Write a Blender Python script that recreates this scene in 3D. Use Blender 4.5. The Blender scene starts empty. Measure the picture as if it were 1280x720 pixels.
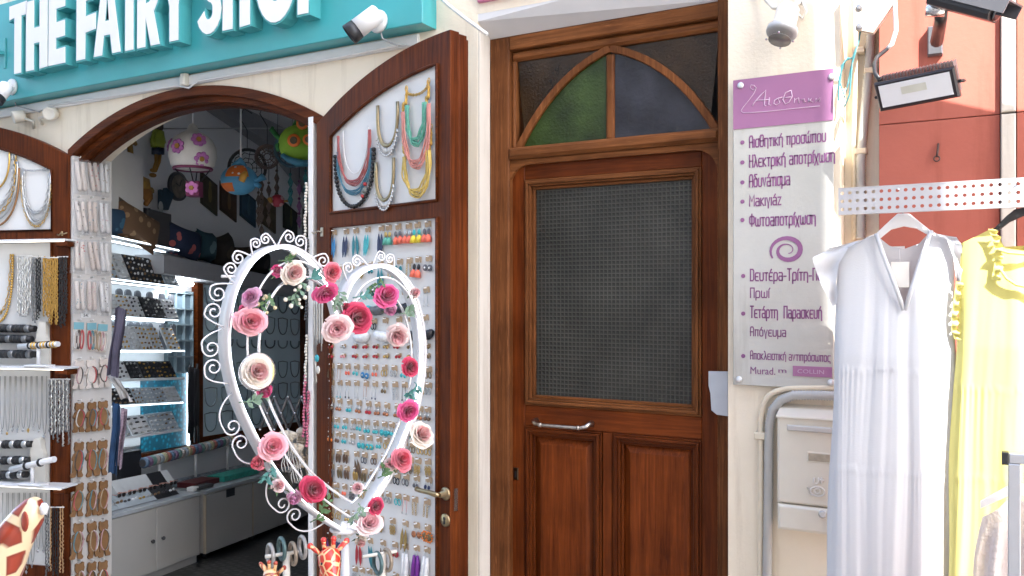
import bpy, bmesh, math, random
from mathutils import Vector, Matrix, Euler
from mathutils.geometry import tessellate_polygon
R = math.radians
sin, cos, pi = math.sin, math.cos, math.pi
random.seed(7)
SC = bpy.context.scene
COL = SC.collection

# ------------------------------------------------------------------ camera, sky, sun, exposure
FPX, TH = 1074.0, R(29)
CAM = Vector((2.03, -3.5, 1.65)); HY = 372.0
cd = bpy.data.cameras.new('camera'); cam = bpy.data.objects.new('camera', cd); COL.objects.link(cam)
cam.location = CAM; cam.rotation_euler = (R(90), 0, TH)
cd.sensor_width = 36; cd.lens = 36*FPX/1280; cd.shift_y = (HY-360)/1280
cd.clip_start = .05; cd.clip_end = 500
SC.camera = cam
SUN_H = Vector((-1.1, 1.0)).normalized(); SUN_EL = R(43)          # horizontal way the light travels, height of the sun
w = bpy.data.worlds.new('World'); SC.world = w; w.use_nodes = True
nt = w.node_tree; bg = nt.nodes['Background']
sky = nt.nodes.new('ShaderNodeTexSky'); sky.sky_type = 'NISHITA'; sky.sun_disc = False; sky.air_density = 1.0; sky.dust_density = 1.6; sky.ozone_density = .9
sky.sun_elevation = SUN_EL; sky.sun_rotation = math.atan2(-SUN_H.x, -SUN_H.y)
nt.links.new(sky.outputs[0], bg.inputs[0]); bg.inputs[1].default_value = .15
sl = bpy.data.lights.new('sun', 'SUN'); sl.energy = 3.0; sl.angle = R(.3); sl.color = (1, .98, .94)
so = bpy.data.objects.new('sun', sl); COL.objects.link(so)
sdir = Vector((SUN_H.x*cos(SUN_EL), SUN_H.y*cos(SUN_EL), -sin(SUN_EL)))
so.rotation_euler = sdir.to_track_quat('-Z', 'Y').to_euler(); so.location = (8, -8, 9)
SC.view_settings.view_transform = 'Standard'; SC.view_settings.look = 'None'
SC.view_settings.exposure = 2.75; SC.view_settings.gamma = 1.0
SC.render.engine = 'CYCLES'
SC.cycles.use_denoising = True
SC.cycles.max_bounces = 8; SC.cycles.diffuse_bounces = 5; SC.cycles.caustics_reflective = False; SC.cycles.caustics_refractive = False

# ------------------------------------------------------------------ frames: a vertical plane of the place, x along it, y into it, z up
def ray(px, py):
    a = (px-640)/FPX; b = (HY-py)/FPX
    return Vector((a*cos(TH)-sin(TH), a*sin(TH)+cos(TH), b))
class Frame:
    def __init__(s, o, ang, fall=0.0, flip=1):
        s.o = Vector((o[0], o[1], 0)); s.fall = fall
        s.x = Vector((cos(ang), sin(ang), 0))*flip; s.y = Vector((-sin(ang), cos(ang), 0))
    def pt(s, x, y, z): return s.o + s.x*x + s.y*y + Vector((0, 0, z - s.fall*x))
    def pix(s, px, py, y=0.0):
        d = ray(px, py); n = s.y
        t = (s.o + n*y - CAM).dot(n)/d.dot(n); p = CAM + d*t; x = (p-s.o).dot(s.x)
        return x, p.z + s.fall*x
    def X(s, px, y=0.0): return s.pix(px, HY, y)[0]
WALL = Frame((0, 0), 0)
LEAF = Frame((-1.07, -.03), R(-15))                  # right door leaf, x from its hinge outwards
LLEAF = Frame((-3.18, -.03), R(16), flip=-1)         # left door leaf
SHOP = Frame((-4.014, 1.186), R(105), fall=.0641)       # side wall inside the shop, floor falls towards the back

# ------------------------------------------------------------------ materials
MATS = {}
def newmat(name):
    m = bpy.data.materials.new(name); m.use_nodes = True
    return m, m.node_tree, m.node_tree.nodes['Principled BSDF']
def N(nt, t, **k):
    n = nt.nodes.new(t)
    for a, v in k.items(): setattr(n, a, v)
    return n
def plain(name, c, rough=.5, metal=0, var=.08, scale=18, emit=0, coat=0, bump=0, alpha=1, trans=0, spec=.5, sheen=0, sss=0):
    if name in MATS: return MATS[name]
    m, nt, p = newmat(name); L = nt.links
    tc = N(nt, 'ShaderNodeTexCoord'); no = N(nt, 'ShaderNodeTexNoise'); no.inputs['Scale'].default_value = scale; no.inputs['Detail'].default_value = 5
    L.new(tc.outputs['Object'], no.inputs['Vector'])
    hs = N(nt, 'ShaderNodeMix', data_type='RGBA', blend_type='MIX')
    hs.inputs[6].default_value = (*[min(1, v*(1-var*1.6)) for v in c], 1); hs.inputs[7].default_value = (*[min(1, v*(1+var)) for v in c], 1)
    L.new(no.outputs[0], hs.inputs[0]); L.new(hs.outputs[2], p.inputs['Base Color'])
    p.inputs['Roughness'].default_value = rough; p.inputs['Metallic'].default_value = metal
    p.inputs['Specular IOR Level'].default_value = spec
    if coat: p.inputs['Coat Weight'].default_value = coat; p.inputs['Coat Roughness'].default_value = .15
    if emit: p.inputs['Emission Color'].default_value = (*c, 1); p.inputs['Emission Strength'].default_value = emit
    if alpha < 1: p.inputs['Alpha'].default_value = alpha
    if trans: p.inputs['Transmission Weight'].default_value = trans; p.inputs['IOR'].default_value = 1.3
    if sheen: p.inputs['Sheen Weight'].default_value = sheen
    if bump:
        b = N(nt, 'ShaderNodeBump'); b.inputs['Strength'].default_value = bump; b.inputs['Distance'].default_value = .01
        L.new(no.outputs[0], b.inputs['Height']); L.new(b.outputs[0], p.inputs['Normal'])
    MATS[name] = m; return m
def stucco(name, c, c2, bump=.35):
    m, nt, p = newmat(name); L = nt.links
    tc = N(nt, 'ShaderNodeTexCoord')
    big = N(nt, 'ShaderNodeTexNoise'); big.inputs['Scale'].default_value = 2.2; big.inputs['Detail'].default_value = 6; big.inputs['Roughness'].default_value = .6
    fine = N(nt, 'ShaderNodeTexNoise'); fine.inputs['Scale'].default_value = 70; fine.inputs['Detail'].default_value = 4
    mid = N(nt, 'ShaderNodeTexNoise'); mid.inputs['Scale'].default_value = 9; mid.inputs['Detail'].default_value = 3
    for t in (big, fine, mid): L.new(tc.outputs['Object'], t.inputs['Vector'])
    rp = N(nt, 'ShaderNodeValToRGB'); rp.color_ramp.elements[0].position = .36; rp.color_ramp.elements[1].position = .62
    rp.color_ramp.elements[0].color = (*c2, 1); rp.color_ramp.elements[1].color = (*c, 1)
    L.new(big.outputs[0], rp.inputs[0])
    mp = N(nt, 'ShaderNodeMapping'); mp.inputs['Scale'].default_value = (7, 7, .7); L.new(tc.outputs['Object'], mp.inputs[0])
    st = N(nt, 'ShaderNodeTexNoise'); st.inputs['Scale'].default_value = 1.2; st.inputs['Detail'].default_value = 7; st.inputs['Roughness'].default_value = .65; L.new(mp.outputs[0], st.inputs['Vector'])
    sr = N(nt, 'ShaderNodeValToRGB'); sr.color_ramp.elements[0].position = .28; sr.color_ramp.elements[0].color = (.74, .71, .68, 1); sr.color_ramp.elements[1].position = .46; sr.color_ramp.elements[1].color = (1, 1, 1, 1); L.new(st.outputs[0], sr.inputs[0])
    sp = N(nt, 'ShaderNodeValToRGB'); sp.color_ramp.elements[0].position = .70; sp.color_ramp.elements[0].color = (1, 1, 1, 1); sp.color_ramp.elements[1].position = .78; sp.color_ramp.elements[1].color = (.8, .76, .7, 1); L.new(mid.outputs[0], sp.inputs[0])
    m1 = N(nt, 'ShaderNodeMix', data_type='RGBA', blend_type='MULTIPLY'); m1.inputs[0].default_value = .8; L.new(rp.outputs[0], m1.inputs[6]); L.new(sr.outputs[0], m1.inputs[7])
    m2 = N(nt, 'ShaderNodeMix', data_type='RGBA', blend_type='MULTIPLY'); m2.inputs[0].default_value = .6; L.new(m1.outputs[2], m2.inputs[6]); L.new(sp.outputs[0], m2.inputs[7]); L.new(m2.outputs[2], p.inputs['Base Color'])
    p.inputs['Roughness'].default_value = .9; p.inputs['Specular IOR Level'].default_value = .2
    ad = N(nt, 'ShaderNodeMath', operation='MULTIPLY_ADD'); ad.inputs[1].default_value = 1.6
    L.new(mid.outputs[0], ad.inputs[0]); L.new(fine.outputs[0], ad.inputs[2])
    b = N(nt, 'ShaderNodeBump'); b.inputs['Strength'].default_value = bump; b.inputs['Distance'].default_value = .012
    L.new(ad.outputs[0], b.inputs['Height']); L.new(b.outputs[0], p.inputs['Normal'])
    return m
def wood(name, dark, light, axis='z', rough=.38, worn=0.0):
    m, nt, p = newmat(name); L = nt.links
    tc = N(nt, 'ShaderNodeTexCoord'); mp = N(nt, 'ShaderNodeMapping')
    mp.inputs['Scale'].default_value = {'z': (34, 34, 1.3), 'x': (1.3, 34, 34)}[axis]
    L.new(tc.outputs['Object'], mp.inputs[0])
    g = N(nt, 'ShaderNodeTexNoise'); g.inputs['Scale'].default_value = 1.5; g.inputs['Detail'].default_value = 8; g.inputs['Roughness'].default_value = .62; g.inputs['Distortion'].default_value = .8
    L.new(mp.outputs[0], g.inputs['Vector'])
    f = N(nt, 'ShaderNodeTexNoise'); f.inputs['Scale'].default_value = 9; f.inputs['Detail'].default_value = 3
    L.new(mp.outputs[0], f.inputs['Vector'])
    pz = N(nt, 'ShaderNodeTexNoise'); pz.inputs['Scale'].default_value = 3.5; pz.inputs['Detail'].default_value = 5
    L.new(tc.outputs['Object'], pz.inputs['Vector'])
    rp = N(nt, 'ShaderNodeValToRGB'); e = rp.color_ramp.elements
    e[0].position = .3; e[0].color = (*dark, 1); e[1].position = .72; e[1].color = (*light, 1)
    L.new(g.outputs[0], rp.inputs[0])
    mx = N(nt, 'ShaderNodeMix', data_type='RGBA', blend_type='MULTIPLY'); mx.inputs[0].default_value = .75
    r2 = N(nt, 'ShaderNodeValToRGB'); r2.color_ramp.elements[0].position = .3; r2.color_ramp.elements[0].color = (.45, .42, .4, 1); r2.color_ramp.elements[1].position = .6; r2.color_ramp.elements[1].color = (1, 1, 1, 1)
    L.new(pz.outputs[0], r2.inputs[0]); L.new(rp.outputs[0], mx.inputs[6]); L.new(r2.outputs[0], mx.inputs[7])
    out = mx.outputs[2]
    if worn:
        wn = N(nt, 'ShaderNodeValToRGB'); wn.color_ramp.elements[0].position = .60; wn.color_ramp.elements[1].position = .78
        L.new(f.outputs[0], wn.inputs[0])
        ml = N(nt, 'ShaderNodeMath', operation='MULTIPLY'); ml.inputs[1].default_value = worn; L.new(wn.outputs[0], ml.inputs[0])
        m3 = N(nt, 'ShaderNodeMix', data_type='RGBA'); m3.inputs[7].default_value = (light[0]*1.8, light[1]*2.0, light[2]*2.2, 1)
        L.new(ml.outputs[0], m3.inputs[0]); L.new(out, m3.inputs[6]); out = m3.outputs[2]
    oi = N(nt, 'ShaderNodeObjectInfo'); om = N(nt, 'ShaderNodeMapRange'); om.inputs[3].default_value = .72; om.inputs[4].default_value = 1.12; L.new(oi.outputs['Random'], om.inputs[0])
    vm = N(nt, 'ShaderNodeVectorMath', operation='SCALE'); L.new(out, vm.inputs[0]); L.new(om.outputs[0], vm.inputs['Scale']); out = vm.outputs[0]
    L.new(out, p.inputs['Base Color'])
    mr = N(nt, 'ShaderNodeMapRange'); mr.inputs[3].default_value = rough-.1; mr.inputs[4].default_value = rough+.2
    L.new(pz.outputs[0], mr.inputs[0]); L.new(mr.outputs[0], p.inputs['Roughness'])
    p.inputs['Specular IOR Level'].default_value = .13
    b = N(nt, 'ShaderNodeBump'); b.inputs['Strength'].default_value = .25; b.inputs['Distance'].default_value = .004
    L.new(f.outputs[0], b.inputs['Height']); L.new(b.outputs[0], p.inputs['Normal'])
    return m
def glass_tex(name, c, rough, kind, scale):
    m, nt, p = newmat(name); L = nt.links
    tc = N(nt, 'ShaderNodeTexCoord')
    p.inputs['Base Color'].default_value = (*c, 1); p.inputs['Roughness'].default_value = rough; p.inputs['Specular IOR Level'].default_value = .34
    b = N(nt, 'ShaderNodeBump'); b.inputs['Distance'].default_value = .004
    if kind == 'grid':
        sx = N(nt, 'ShaderNodeSeparateXYZ'); L.new(tc.outputs['Object'], sx.inputs[0])
        hs = []
        for ax in (0, 2):
            mu = N(nt, 'ShaderNodeMath', operation='MULTIPLY'); mu.inputs[1].default_value = scale; L.new(sx.outputs[ax], mu.inputs[0])
            fr = N(nt, 'ShaderNodeMath', operation='FRACT'); L.new(mu.outputs[0], fr.inputs[0])
            sb = N(nt, 'ShaderNodeMath', operation='SUBTRACT'); sb.inputs[1].default_value = .5; L.new(fr.outputs[0], sb.inputs[0])
            ab = N(nt, 'ShaderNodeMath', operation='ABSOLUTE'); L.new(sb.outputs[0], ab.inputs[0]); hs.append(ab)
        mx = N(nt, 'ShaderNodeMath', operation='MAXIMUM'); L.new(hs[0].outputs[0], mx.inputs[0]); L.new(hs[1].outputs[0], mx.inputs[1])
        rp = N(nt, 'ShaderNodeValToRGB'); rp.color_ramp.elements[0].position = .33; rp.color_ramp.elements[1].position = .47
        rp.color_ramp.elements[0].color = (*c, 1); rp.color_ramp.elements[1].color = (c[0]*2.1, c[1]*2.1, c[2]*2.0, 1)
        L.new(mx.outputs[0], rp.inputs[0])
        nz = N(nt, 'ShaderNodeTexNoise'); nz.inputs['Scale'].default_value = 5; nz.inputs['Detail'].default_value = 4; L.new(tc.outputs['Object'], nz.inputs['Vector'])
        mm = N(nt, 'ShaderNodeMix', data_type='RGBA', blend_type='MULTIPLY'); mm.inputs[0].default_value = .7
        L.new(rp.outputs[0], mm.inputs[6]); L.new(nz.outputs[0], mm.inputs[7]); L.new(mm.outputs[2], p.inputs['Base Color'])
        L.new(mx.outputs[0], b.inputs['Height']); b.inputs['Strength'].default_value = .8
    else:
        nz = N(nt, 'ShaderNodeTexNoise'); nz.inputs['Scale'].default_value = scale; nz.inputs['Detail'].default_value = 3; L.new(tc.outputs['Object'], nz.inputs['Vector'])
        L.new(nz.outputs[0], b.inputs['Height']); b.inputs['Strength'].default_value = .8
        dn = N(nt, 'ShaderNodeTexNoise'); dn.inputs['Scale'].default_value = 6; dn.inputs['Detail'].default_value = 6; L.new(tc.outputs['Object'], dn.inputs['Vector']); dr = N(nt, 'ShaderNodeValToRGB'); dr.color_ramp.elements[0].position = .3; dr.color_ramp.elements[0].color = tuple(v*.55 for v in c)+(1,); dr.color_ramp.elements[1].position = .72; dr.color_ramp.elements[1].color = tuple(min(1, v*1.5+.004) for v in c)+(1,); L.new(dn.outputs[0], dr.inputs[0]); L.new(dr.outputs[0], p.inputs['Base Color'])
    L.new(b.outputs[0], p.inputs['Normal'])
    return m
CREAM = stucco('cream_stucco', (.85, .76, .62), (.80, .71, .57), .12)
CREAM2 = stucco('pale_plaster', (.68, .63, .56), (.63, .58, .51), .1)
INWALL = plain('inner_paint', (.80, .80, .81), .8, var=.04, scale=3)
TERRA = stucco('terracotta_paint', (.44, .135, .10), (.395, .118, .086), .06)
W_DOORZ = wood('mahogany_upright', (.075, .0145, .003), (.205, .048, .009), 'z', .36, .25)
W_DOORX = wood('mahogany_level', (.078, .015, .003), (.20, .047, .009), 'x', .36, .3)
W_FRZ = wood('old_frame_upright', (.10, .033, .010), (.27, .098, .032), 'z', .5, .5)
W_FRX = wood('old_frame_level', (.105, .036, .011), (.29, .107, .035), 'x', .5, .5)
W_SHZ = wood('shop_wood_upright', (.046, .0082, .0012), (.165, .039, .0075), 'z', .42, .1)
W_SHX = wood('shop_wood_level', (.05, .0095, .0015), (.175, .043, .0085), 'x', .42, .1)
WHITE = plain('white_paint', (.78, .77, .76), .45, var=.03)
BOARD = plain('white_board', (.75, .74, .72), .55, var=.025, scale=4)
OFFW = plain('off_white_plastic', (.70, .66, .58), .45, var=.05)
BLACK = plain('black_plastic', (.018, .018, .02), .4)
DARK = plain('dark_grey', (.06, .06, .065), .5)
GREY = plain('grey_metal', (.42, .42, .43), .4, .7)
STEEL = plain('steel', (.62, .61, .6), .25, 1, var=.1)
BRASS = plain('aged_brass', (.40, .30, .17), .32, 1, var=.2, scale=40)
GOLD = plain('gold', (.72, .45, .13), .28, 1, var=.15, scale=60)
SILVER = plain('silver', (.66, .65, .63), .28, 1, var=.15, scale=60)
TEAL = plain('teal_board', (.055, .38, .40), .34, var=.10, scale=3.5, coat=.2)
TEAL2 = plain('teal_edge', (.075, .36, .37), .4, var=.03)
LETTER = plain('letter_white', (.82, .80, .77), .45, var=.02)
LED = plain('led_light', (.93, .96, 1.0), .5, emit=2.2, var=0)
LEDCOOL = plain('led_cool', (.80, .92, 1.0), .5, emit=1.6, var=0)
LEDWARM = plain('led_warm', (1.0, .93, .80), .5, emit=.6, var=0)
CARD = plain('kraft_card', (.50, .36, .23), .85, var=.15, scale=50)

# ------------------------------------------------------------------ mesh builder
class MB:
    def __init__(s, frame=WALL): s.v = []; s.f = []; s.m = []; s.sm = []; s.fr = frame
    def P(s, p): s.v.append(s.fr.pt(*p)); return len(s.v)-1
    def F(s, idx, m=0, smooth=False): s.f.append(idx); s.m.append(m); s.sm.append(smooth)
    def box(s, x0, x1, y0, y1, z0, z1, m=0, ch=0.0):
        if x1 < x0: x0, x1 = x1, x0
        if y1 < y0: y0, y1 = y1, y0
        if z1 < z0: z0, z1 = z1, z0
        c = min(ch, (x1-x0)*.45, (z1-z0)*.45, (y1-y0)*.9)
        if c <= 0:
            i = [s.P((x, y, z)) for y in (y0, y1) for (x, z) in ((x0, z0), (x1, z0), (x1, z1), (x0, z1))]
            for q in ((0, 1, 2, 3), (7, 6, 5, 4), (0, 4, 5, 1), (1, 5, 6, 2), (2, 6, 7, 3), (3, 7, 4, 0)): s.F([i[k] for k in q], m)
        else:                                   # the viewer's side (y0) is chamfered
            a = [s.P(p) for p in ((x0+c, y0, z0+c), (x1-c, y0, z0+c), (x1-c, y0, z1-c), (x0+c, y0, z1-c))]
            b = [s.P(p) for p in ((x0, y0+c, z0), (x1, y0+c, z0), (x1, y0+c, z1), (x0, y0+c, z1))]
            d = [s.P(p) for p in ((x0, y1, z0), (x1, y1, z0), (x1, y1, z1), (x0, y1, z1))]
            s.F(a, m)
            for k in range(4):
                n = (k+1) % 4
                s.F([b[k], b[n], a[n], a[k]], m); s.F([d[k], d[n], b[n], b[k]], m)
            s.F(d[::-1], m)
        return s
    def prism(s, loops, y0, y1, m=0, mside=None, back=True):
        """polygon (x,z) with holes, pushed from y0 (viewer side) to y1"""
        if mside is None: mside = m
        flat = [p for lp in loops for p in lp]
        tris = tessellate_polygon([[Vector((p[0], p[1], 0)) for p in lp] for lp in loops])
        fr = [s.P((p[0], y0, p[1])) for p in flat]; bk = [s.P((p[0], y1, p[1])) for p in flat]
        for t in tris:
            a, b, c = (flat[k] for k in t)
            ar = (b[0]-a[0])*(c[1]-a[1])-(b[1]-a[1])*(c[0]-a[0])
            t = list(t) if ar > 0 else list(t)[::-1]
            s.F([fr[k] for k in t], m)
            if back: s.F([bk[k] for k in t[::-1]], m)
        o = 0
        for li, lp in enumerate(loops):
            n = len(lp); area = sum(lp[k][0]*lp[(k+1) % n][1]-lp[(k+1) % n][0]*lp[k][1] for k in range(n))
            for k in range(n):
                a, b = o+k, o+(k+1) % n
                q = [fr[a], bk[a], bk[b], fr[b]]
                if (area > 0) == (li == 0): pass
                else: q = q[::-1]
                s.F(q if li == 0 else q, mside)
            o += n
        return s
    def tube(s, pts, r, m=0, n=6, closed=False, smooth=True, flat=1.0):
        P = [s.fr.pt(*p) if not isinstance(p, Vector) else p for p in pts]; K = len(P)
        rr = r if isinstance(r, (list, tuple)) else [r]*K
        up = None; rings = []
        for k in range(K):
            a = P[k-1] if (k > 0 or closed) else P[k]; b = P[(k+1) % K] if (k < K-1 or closed) else P[k]
            t = (b-a); t = t.normalized() if t.length > 1e-9 else Vector((0, 0, 1))
            if up is None: up = Vector((0, 0, 1)) if abs(t.z) < .9 else Vector((0, 1, 0))
            sx = t.cross(up)
            if sx.length < 1e-6: sx = t.orthogonal()
            sx.normalize(); up = sx.cross(t).normalized(); ring = []
            for j in range(n):
                an = 2*pi*j/n; s.v.append(P[k] + sx*cos(an)*rr[k] + up*sin(an)*rr[k]*flat); ring.append(len(s.v)-1)
            rings.append(ring)
        for k in range(K if closed else K-1):
            A, B = rings[k], rings[(k+1) % K]
            for j in range(n): s.F([A[j], A[(j+1) % n], B[(j+1) % n], B[j]], m, smooth)
        if not closed: s.F(rings[0][::-1], m); s.F(rings[-1], m)
        return s
    def ell(s, c, r, m=0, n=10, k=6, frame=True):
        """ellipsoid; c and r in frame coordinates"""
        if not isinstance(r, (tuple, list)): r = (r, r, r)
        rows = []
        for i in range(1, k):
            a = pi*i/k
            rows.append([s.P((c[0]+r[0]*sin(a)*cos(2*pi*j/n), c[1]+r[1]*sin(a)*sin(2*pi*j/n), c[2]+r[2]*cos(a))) for j in range(n)])
        t = s.P((c[0], c[1], c[2]+r[2])); b = s.P((c[0], c[1], c[2]-r[2]))
        for j in range(n):
            s.F([t, rows[0][j], rows[0][(j+1) % n]], m, True); s.F([b, rows[-1][(j+1) % n], rows[-1][j]], m, True)
            for i in range(k-2): s.F([rows[i][j], rows[i+1][j], rows[i+1][(j+1) % n], rows[i][(j+1) % n]], m, True)
        return s
    def lathe(s, o, ax, prof, m=0, n=18, smooth=True):
        """prof: (distance along the axis, radius); o point, ax direction in world space"""
        ax = Vector(ax).normalized(); u = ax.orthogonal().normalized(); w_ = ax.cross(u); o = Vector(o); rows = []
        for d, r in prof:
            row = []
            for j in range(n):
                a = 2*pi*j/n; s.v.append(o+ax*d+u*cos(a)*r+w_*sin(a)*r); row.append(len(s.v)-1)
            rows.append(row)
        for i in range(len(rows)-1):
            for j in range(n): s.F([rows[i][j], rows[i][(j+1) % n], rows[i+1][(j+1) % n], rows[i+1][j]], m[i] if isinstance(m, list) else m, smooth)
        m0, m1 = (m[0], m[-1]) if isinstance(m, list) else (m, m)
        s.F(rows[0][::-1], m0); s.F(rows[-1], m1)
        return s
    def grid(s, fn, nu, nv, m=0, smooth=True):
        I = [[s.P(fn(i/nu, j/nv)) for j in range(nv+1)] for i in range(nu+1)]
        for i in range(nu):
            for j in range(nv): s.F([I[i][j], I[i+1][j], I[i+1][j+1], I[i][j+1]], m(i/nu, j/nv) if callable(m) else m, smooth)
        return s
    def build(s, name, mats, parent=None, bevel=0, mods=()):
        if not isinstance(mats, (list, tuple)): mats = [mats]
        if parent is None and s.v:
            lo = Vector([min(v[k] for v in s.v) for k in range(3)]); hi = Vector([max(v[k] for v in s.v) for k in range(3)])
            o = (lo+hi)/2; o.z = lo.z
        else: o = Vector((0, 0, 0))
        me = bpy.data.meshes.new(name); me.from_pydata([tuple(v-o) for v in s.v], [], s.f)
        for mt in mats: me.materials.append(mt)
        me.polygons.foreach_set('material_index', s.m); me.polygons.foreach_set('use_smooth', s.sm)
        me.update()
        ob = bpy.data.objects.new(name, me); COL.objects.link(ob); ob.location = o
        if parent is not None:
            ob.parent = parent; ob.matrix_parent_inverse = world_of(parent).inverted()
        if bevel:
            b = ob.modifiers.new('soft_edges', 'BEVEL'); b.width = bevel; b.segments = 2; b.limit_method = 'ANGLE'; b.angle_limit = R(40)
        return ob
def world_of(o):
    m = Matrix.LocRotScale(o.location, o.rotation_euler, o.scale)
    if o.parent: m = world_of(o.parent) @ o.matrix_parent_inverse @ m
    return m
def tag(o, label, cat, group=None, kind=None):
    o['label'] = label; o['category'] = cat
    if group: o['group'] = group
    if kind: o['kind'] = kind
    return o
def struct(o): o['kind'] = 'structure'; return o
def thing(name, label, cat, loc, group=None):
    o = bpy.data.objects.new(name, None); COL.objects.link(o); o.location = loc; o.empty_display_size = .05
    return tag(o, label, cat, group)
def copy_tree(o, parent=None):
    c = o.copy(); COL.objects.link(c)
    if parent is not None: c.parent = parent
    for ch in list(o.children): copy_tree(ch, c)
    return c
def setmat(o, i, m):
    o.material_slots[i].link = 'OBJECT'; o.material_slots[i].material = m
ORD = 'first second third fourth fifth sixth seventh eighth ninth tenth eleventh twelfth thirteenth fourteenth fifteenth sixteenth seventeenth eighteenth nineteenth twentieth'.split()
def text_mesh(body, mb, x0, x1, z0, z1, y0, y1, m=0, offset=0.0, keep=False):
    """lettering of the built-in face, fitted to a box of the frame"""
    cu = bpy.data.curves.new('t', 'FONT'); cu.body = body; cu.size = 1; cu.resolution_u = 3; cu.offset = offset; cu.extrude = .01
    ob = bpy.data.objects.new('t', cu); COL.objects.link(ob)
    dg = bpy.context.evaluated_depsgraph_get(); me = bpy.data.meshes.new_from_object(ob.evaluated_get(dg))
    vs = [v.co.copy() for v in me.vertices]; fs = [list(p.vertices) for p in me.polygons]
    bpy.data.objects.remove(ob); bpy.data.curves.remove(cu); bpy.data.meshes.remove(me)
    if not vs: return mb
    lo = [min(v[k] for v in vs) for k in range(2)]; hi = [max(v[k] for v in vs) for k in range(2)]
    sx = (x1-x0)/(hi[0]-lo[0]); sz = (z1-z0)/(hi[1]-lo[1]); o = len(mb.v)
    for v in vs: mb.P((x0+(v.x-lo[0])*sx, y0 if v.z > 0 else y1, z0+(v.y-lo[1])*sz))
    for f in fs: mb.F([o+k for k in f], m)
    return mb
def U(xa, xb, zt, zb, n=18, p=.8, za=None):
    """hanging-loop points (x, z)"""
    xc, h = (xa+xb)/2, (xb-xa)/2
    return [(xc-h*cos(pi*k/n), zt-(zt-zb)*abs(sin(pi*k/n))**p) for k in range(n+1)]
def beads(mb, pts, r, m=0, step=None, n=6, k=4):
    """round beads along a line of frame points"""
    step = step or r*1.9; d = 0; last = Vector(pts[0]); mb.ell(last, r, m, n, k)
    for p in pts[1:]:
        p = Vector(p); seg = (p-last).length
        while seg > 0 and d+seg >= step:
            t = (step-d)/seg; last = last.lerp(p, t); mb.ell(last, r*random.uniform(.9, 1.1), m, n, k); seg = (p-last).length; d = 0
        d += seg; last = p
    return mb

# ================================================================== THE SETTING
GZ = -.32
def tile_mat():
    m, nt, p = newmat('street_stone'); L = nt.links
    tc = N(nt, 'ShaderNodeTexCoord'); br = N(nt, 'ShaderNodeTexBrick'); br.inputs['Scale'].default_value = 2.2; br.inputs['Mortar Size'].default_value = .012
    br.inputs['Color1'].default_value = (.40, .37, .33, 1); br.inputs['Color2'].default_value = (.33, .31, .28, 1); br.inputs['Mortar'].default_value = (.16, .15, .14, 1)
    L.new(tc.outputs['Object'], br.inputs[0]); L.new(br.outputs[0], p.inputs['Base Color']); p.inputs['Roughness'].default_value = .75
    return m
m = MB(); m.F([m.P(q) for q in ((-60, -60, GZ), (60, -60, GZ), (60, .0, GZ), (-60, .0, GZ))]); struct(m.build('street', tile_mat()))
# the other side of the lane: it keeps the sun off the shop front
ox = 1.467 + 1.1*4.7
t = thing('house', 'plain plastered house across the lane facing the gift shop', 'building', (0, -5.2, GZ))
m = MB(); m.box(-22, ox, -11, -4.7, GZ, 11.5); m.build('wall', plain('lime_wash', (.78, .775, .77), .9, var=.05, scale=2), t)
m = MB(); m.box(-22.2, ox, -11.2, -6.0, 11.504, 11.8); m.build('roof', CREAM2, t)
SHUT = plain('old_shutter', (.12, .16, .15), .5)
for k in range(6):
    for zz in (1.0, 4.4, 7.6):
        x = -17+k*4
        MB().box(x, x+1.2, -4.72, -4.67, zz, zz+1.7).build('window', SHUT, t); MB().box(x-.08, x+1.28, -4.665, -4.60, zz-.1, zz-.02).build('sill', CREAM2, t)

# ------------------------------------------------------------------ the shop building: front wall with its two openings
AX, AH, AZ, AR = -2.125, 1.055, 2.57, 0.27           # arch: centre, half width, spring height, rise
RAD = (AH*AH+AR*AR)/(2*AR)
def archz(x, add=0.0): return AZ+AR-RAD+math.sqrt((RAD+add)**2-(x-AX)**2)
def arch_pts(x0, x1, add=0.0, n=24): return [(x0+(x1-x0)*k/n, archz(x0+(x1-x0)*k/n, add)) for k in range(n+1)]
bld = thing('shop_building', 'cream stuccoed shop building with an arched opening and a side door', 'building', (-1, .15, GZ))
arch_hole = [(AX-AH, -.3), (AX+AH, -.3)] + arch_pts(AX+AH, AX-AH)
door_hole = [(-.097, -.3), (1.10, -.3), (1.10, 3.0), (-.097, 3.0)]
m = MB(); m.prism([[(-10, GZ), (1.531, GZ), (1.531, 7), (-10, 7)], arch_hole, door_hole], 0, .28); m.build('front_wall', CREAM, bld)
m = MB()                                              # sloping plaster soffit over the side door
i = [m.P(p) for p in ((-.096, .001, 2.965), (1.099, .001, 3.045), (1.099, .105, 2.905), (-.096, .105, 2.905), (-.096, .001, 3.0), (1.099, .001, 3.06), (1.099, .105, 3.0), (-.096, .105, 3.0))]
for q in ((0, 1, 2, 3), (0, 1, 5, 4), (3, 2, 6, 7), (0, 3, 7, 4), (1, 2, 6, 5), (4, 5, 6, 7)): m.F([i[k] for k in q])
m.build('soffit', plain('soffit_paint', (.66, .66, .67), .8, var=.06, scale=6), bld)
m = MB(); m.box(-.0975, -.088, .002, .1, -.3, 2.93); m.build('reveal', CREAM2, bld)
m = MB(); m.box(-.3, 1.3, .40, .45, -.3, 3.2); m.build('hall_wall', DARK, bld)

m = MB(); m.box(1.5315, 1.70, .125, .28, GZ, 7); m.build('recess_wall', CREAM, bld)

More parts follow.
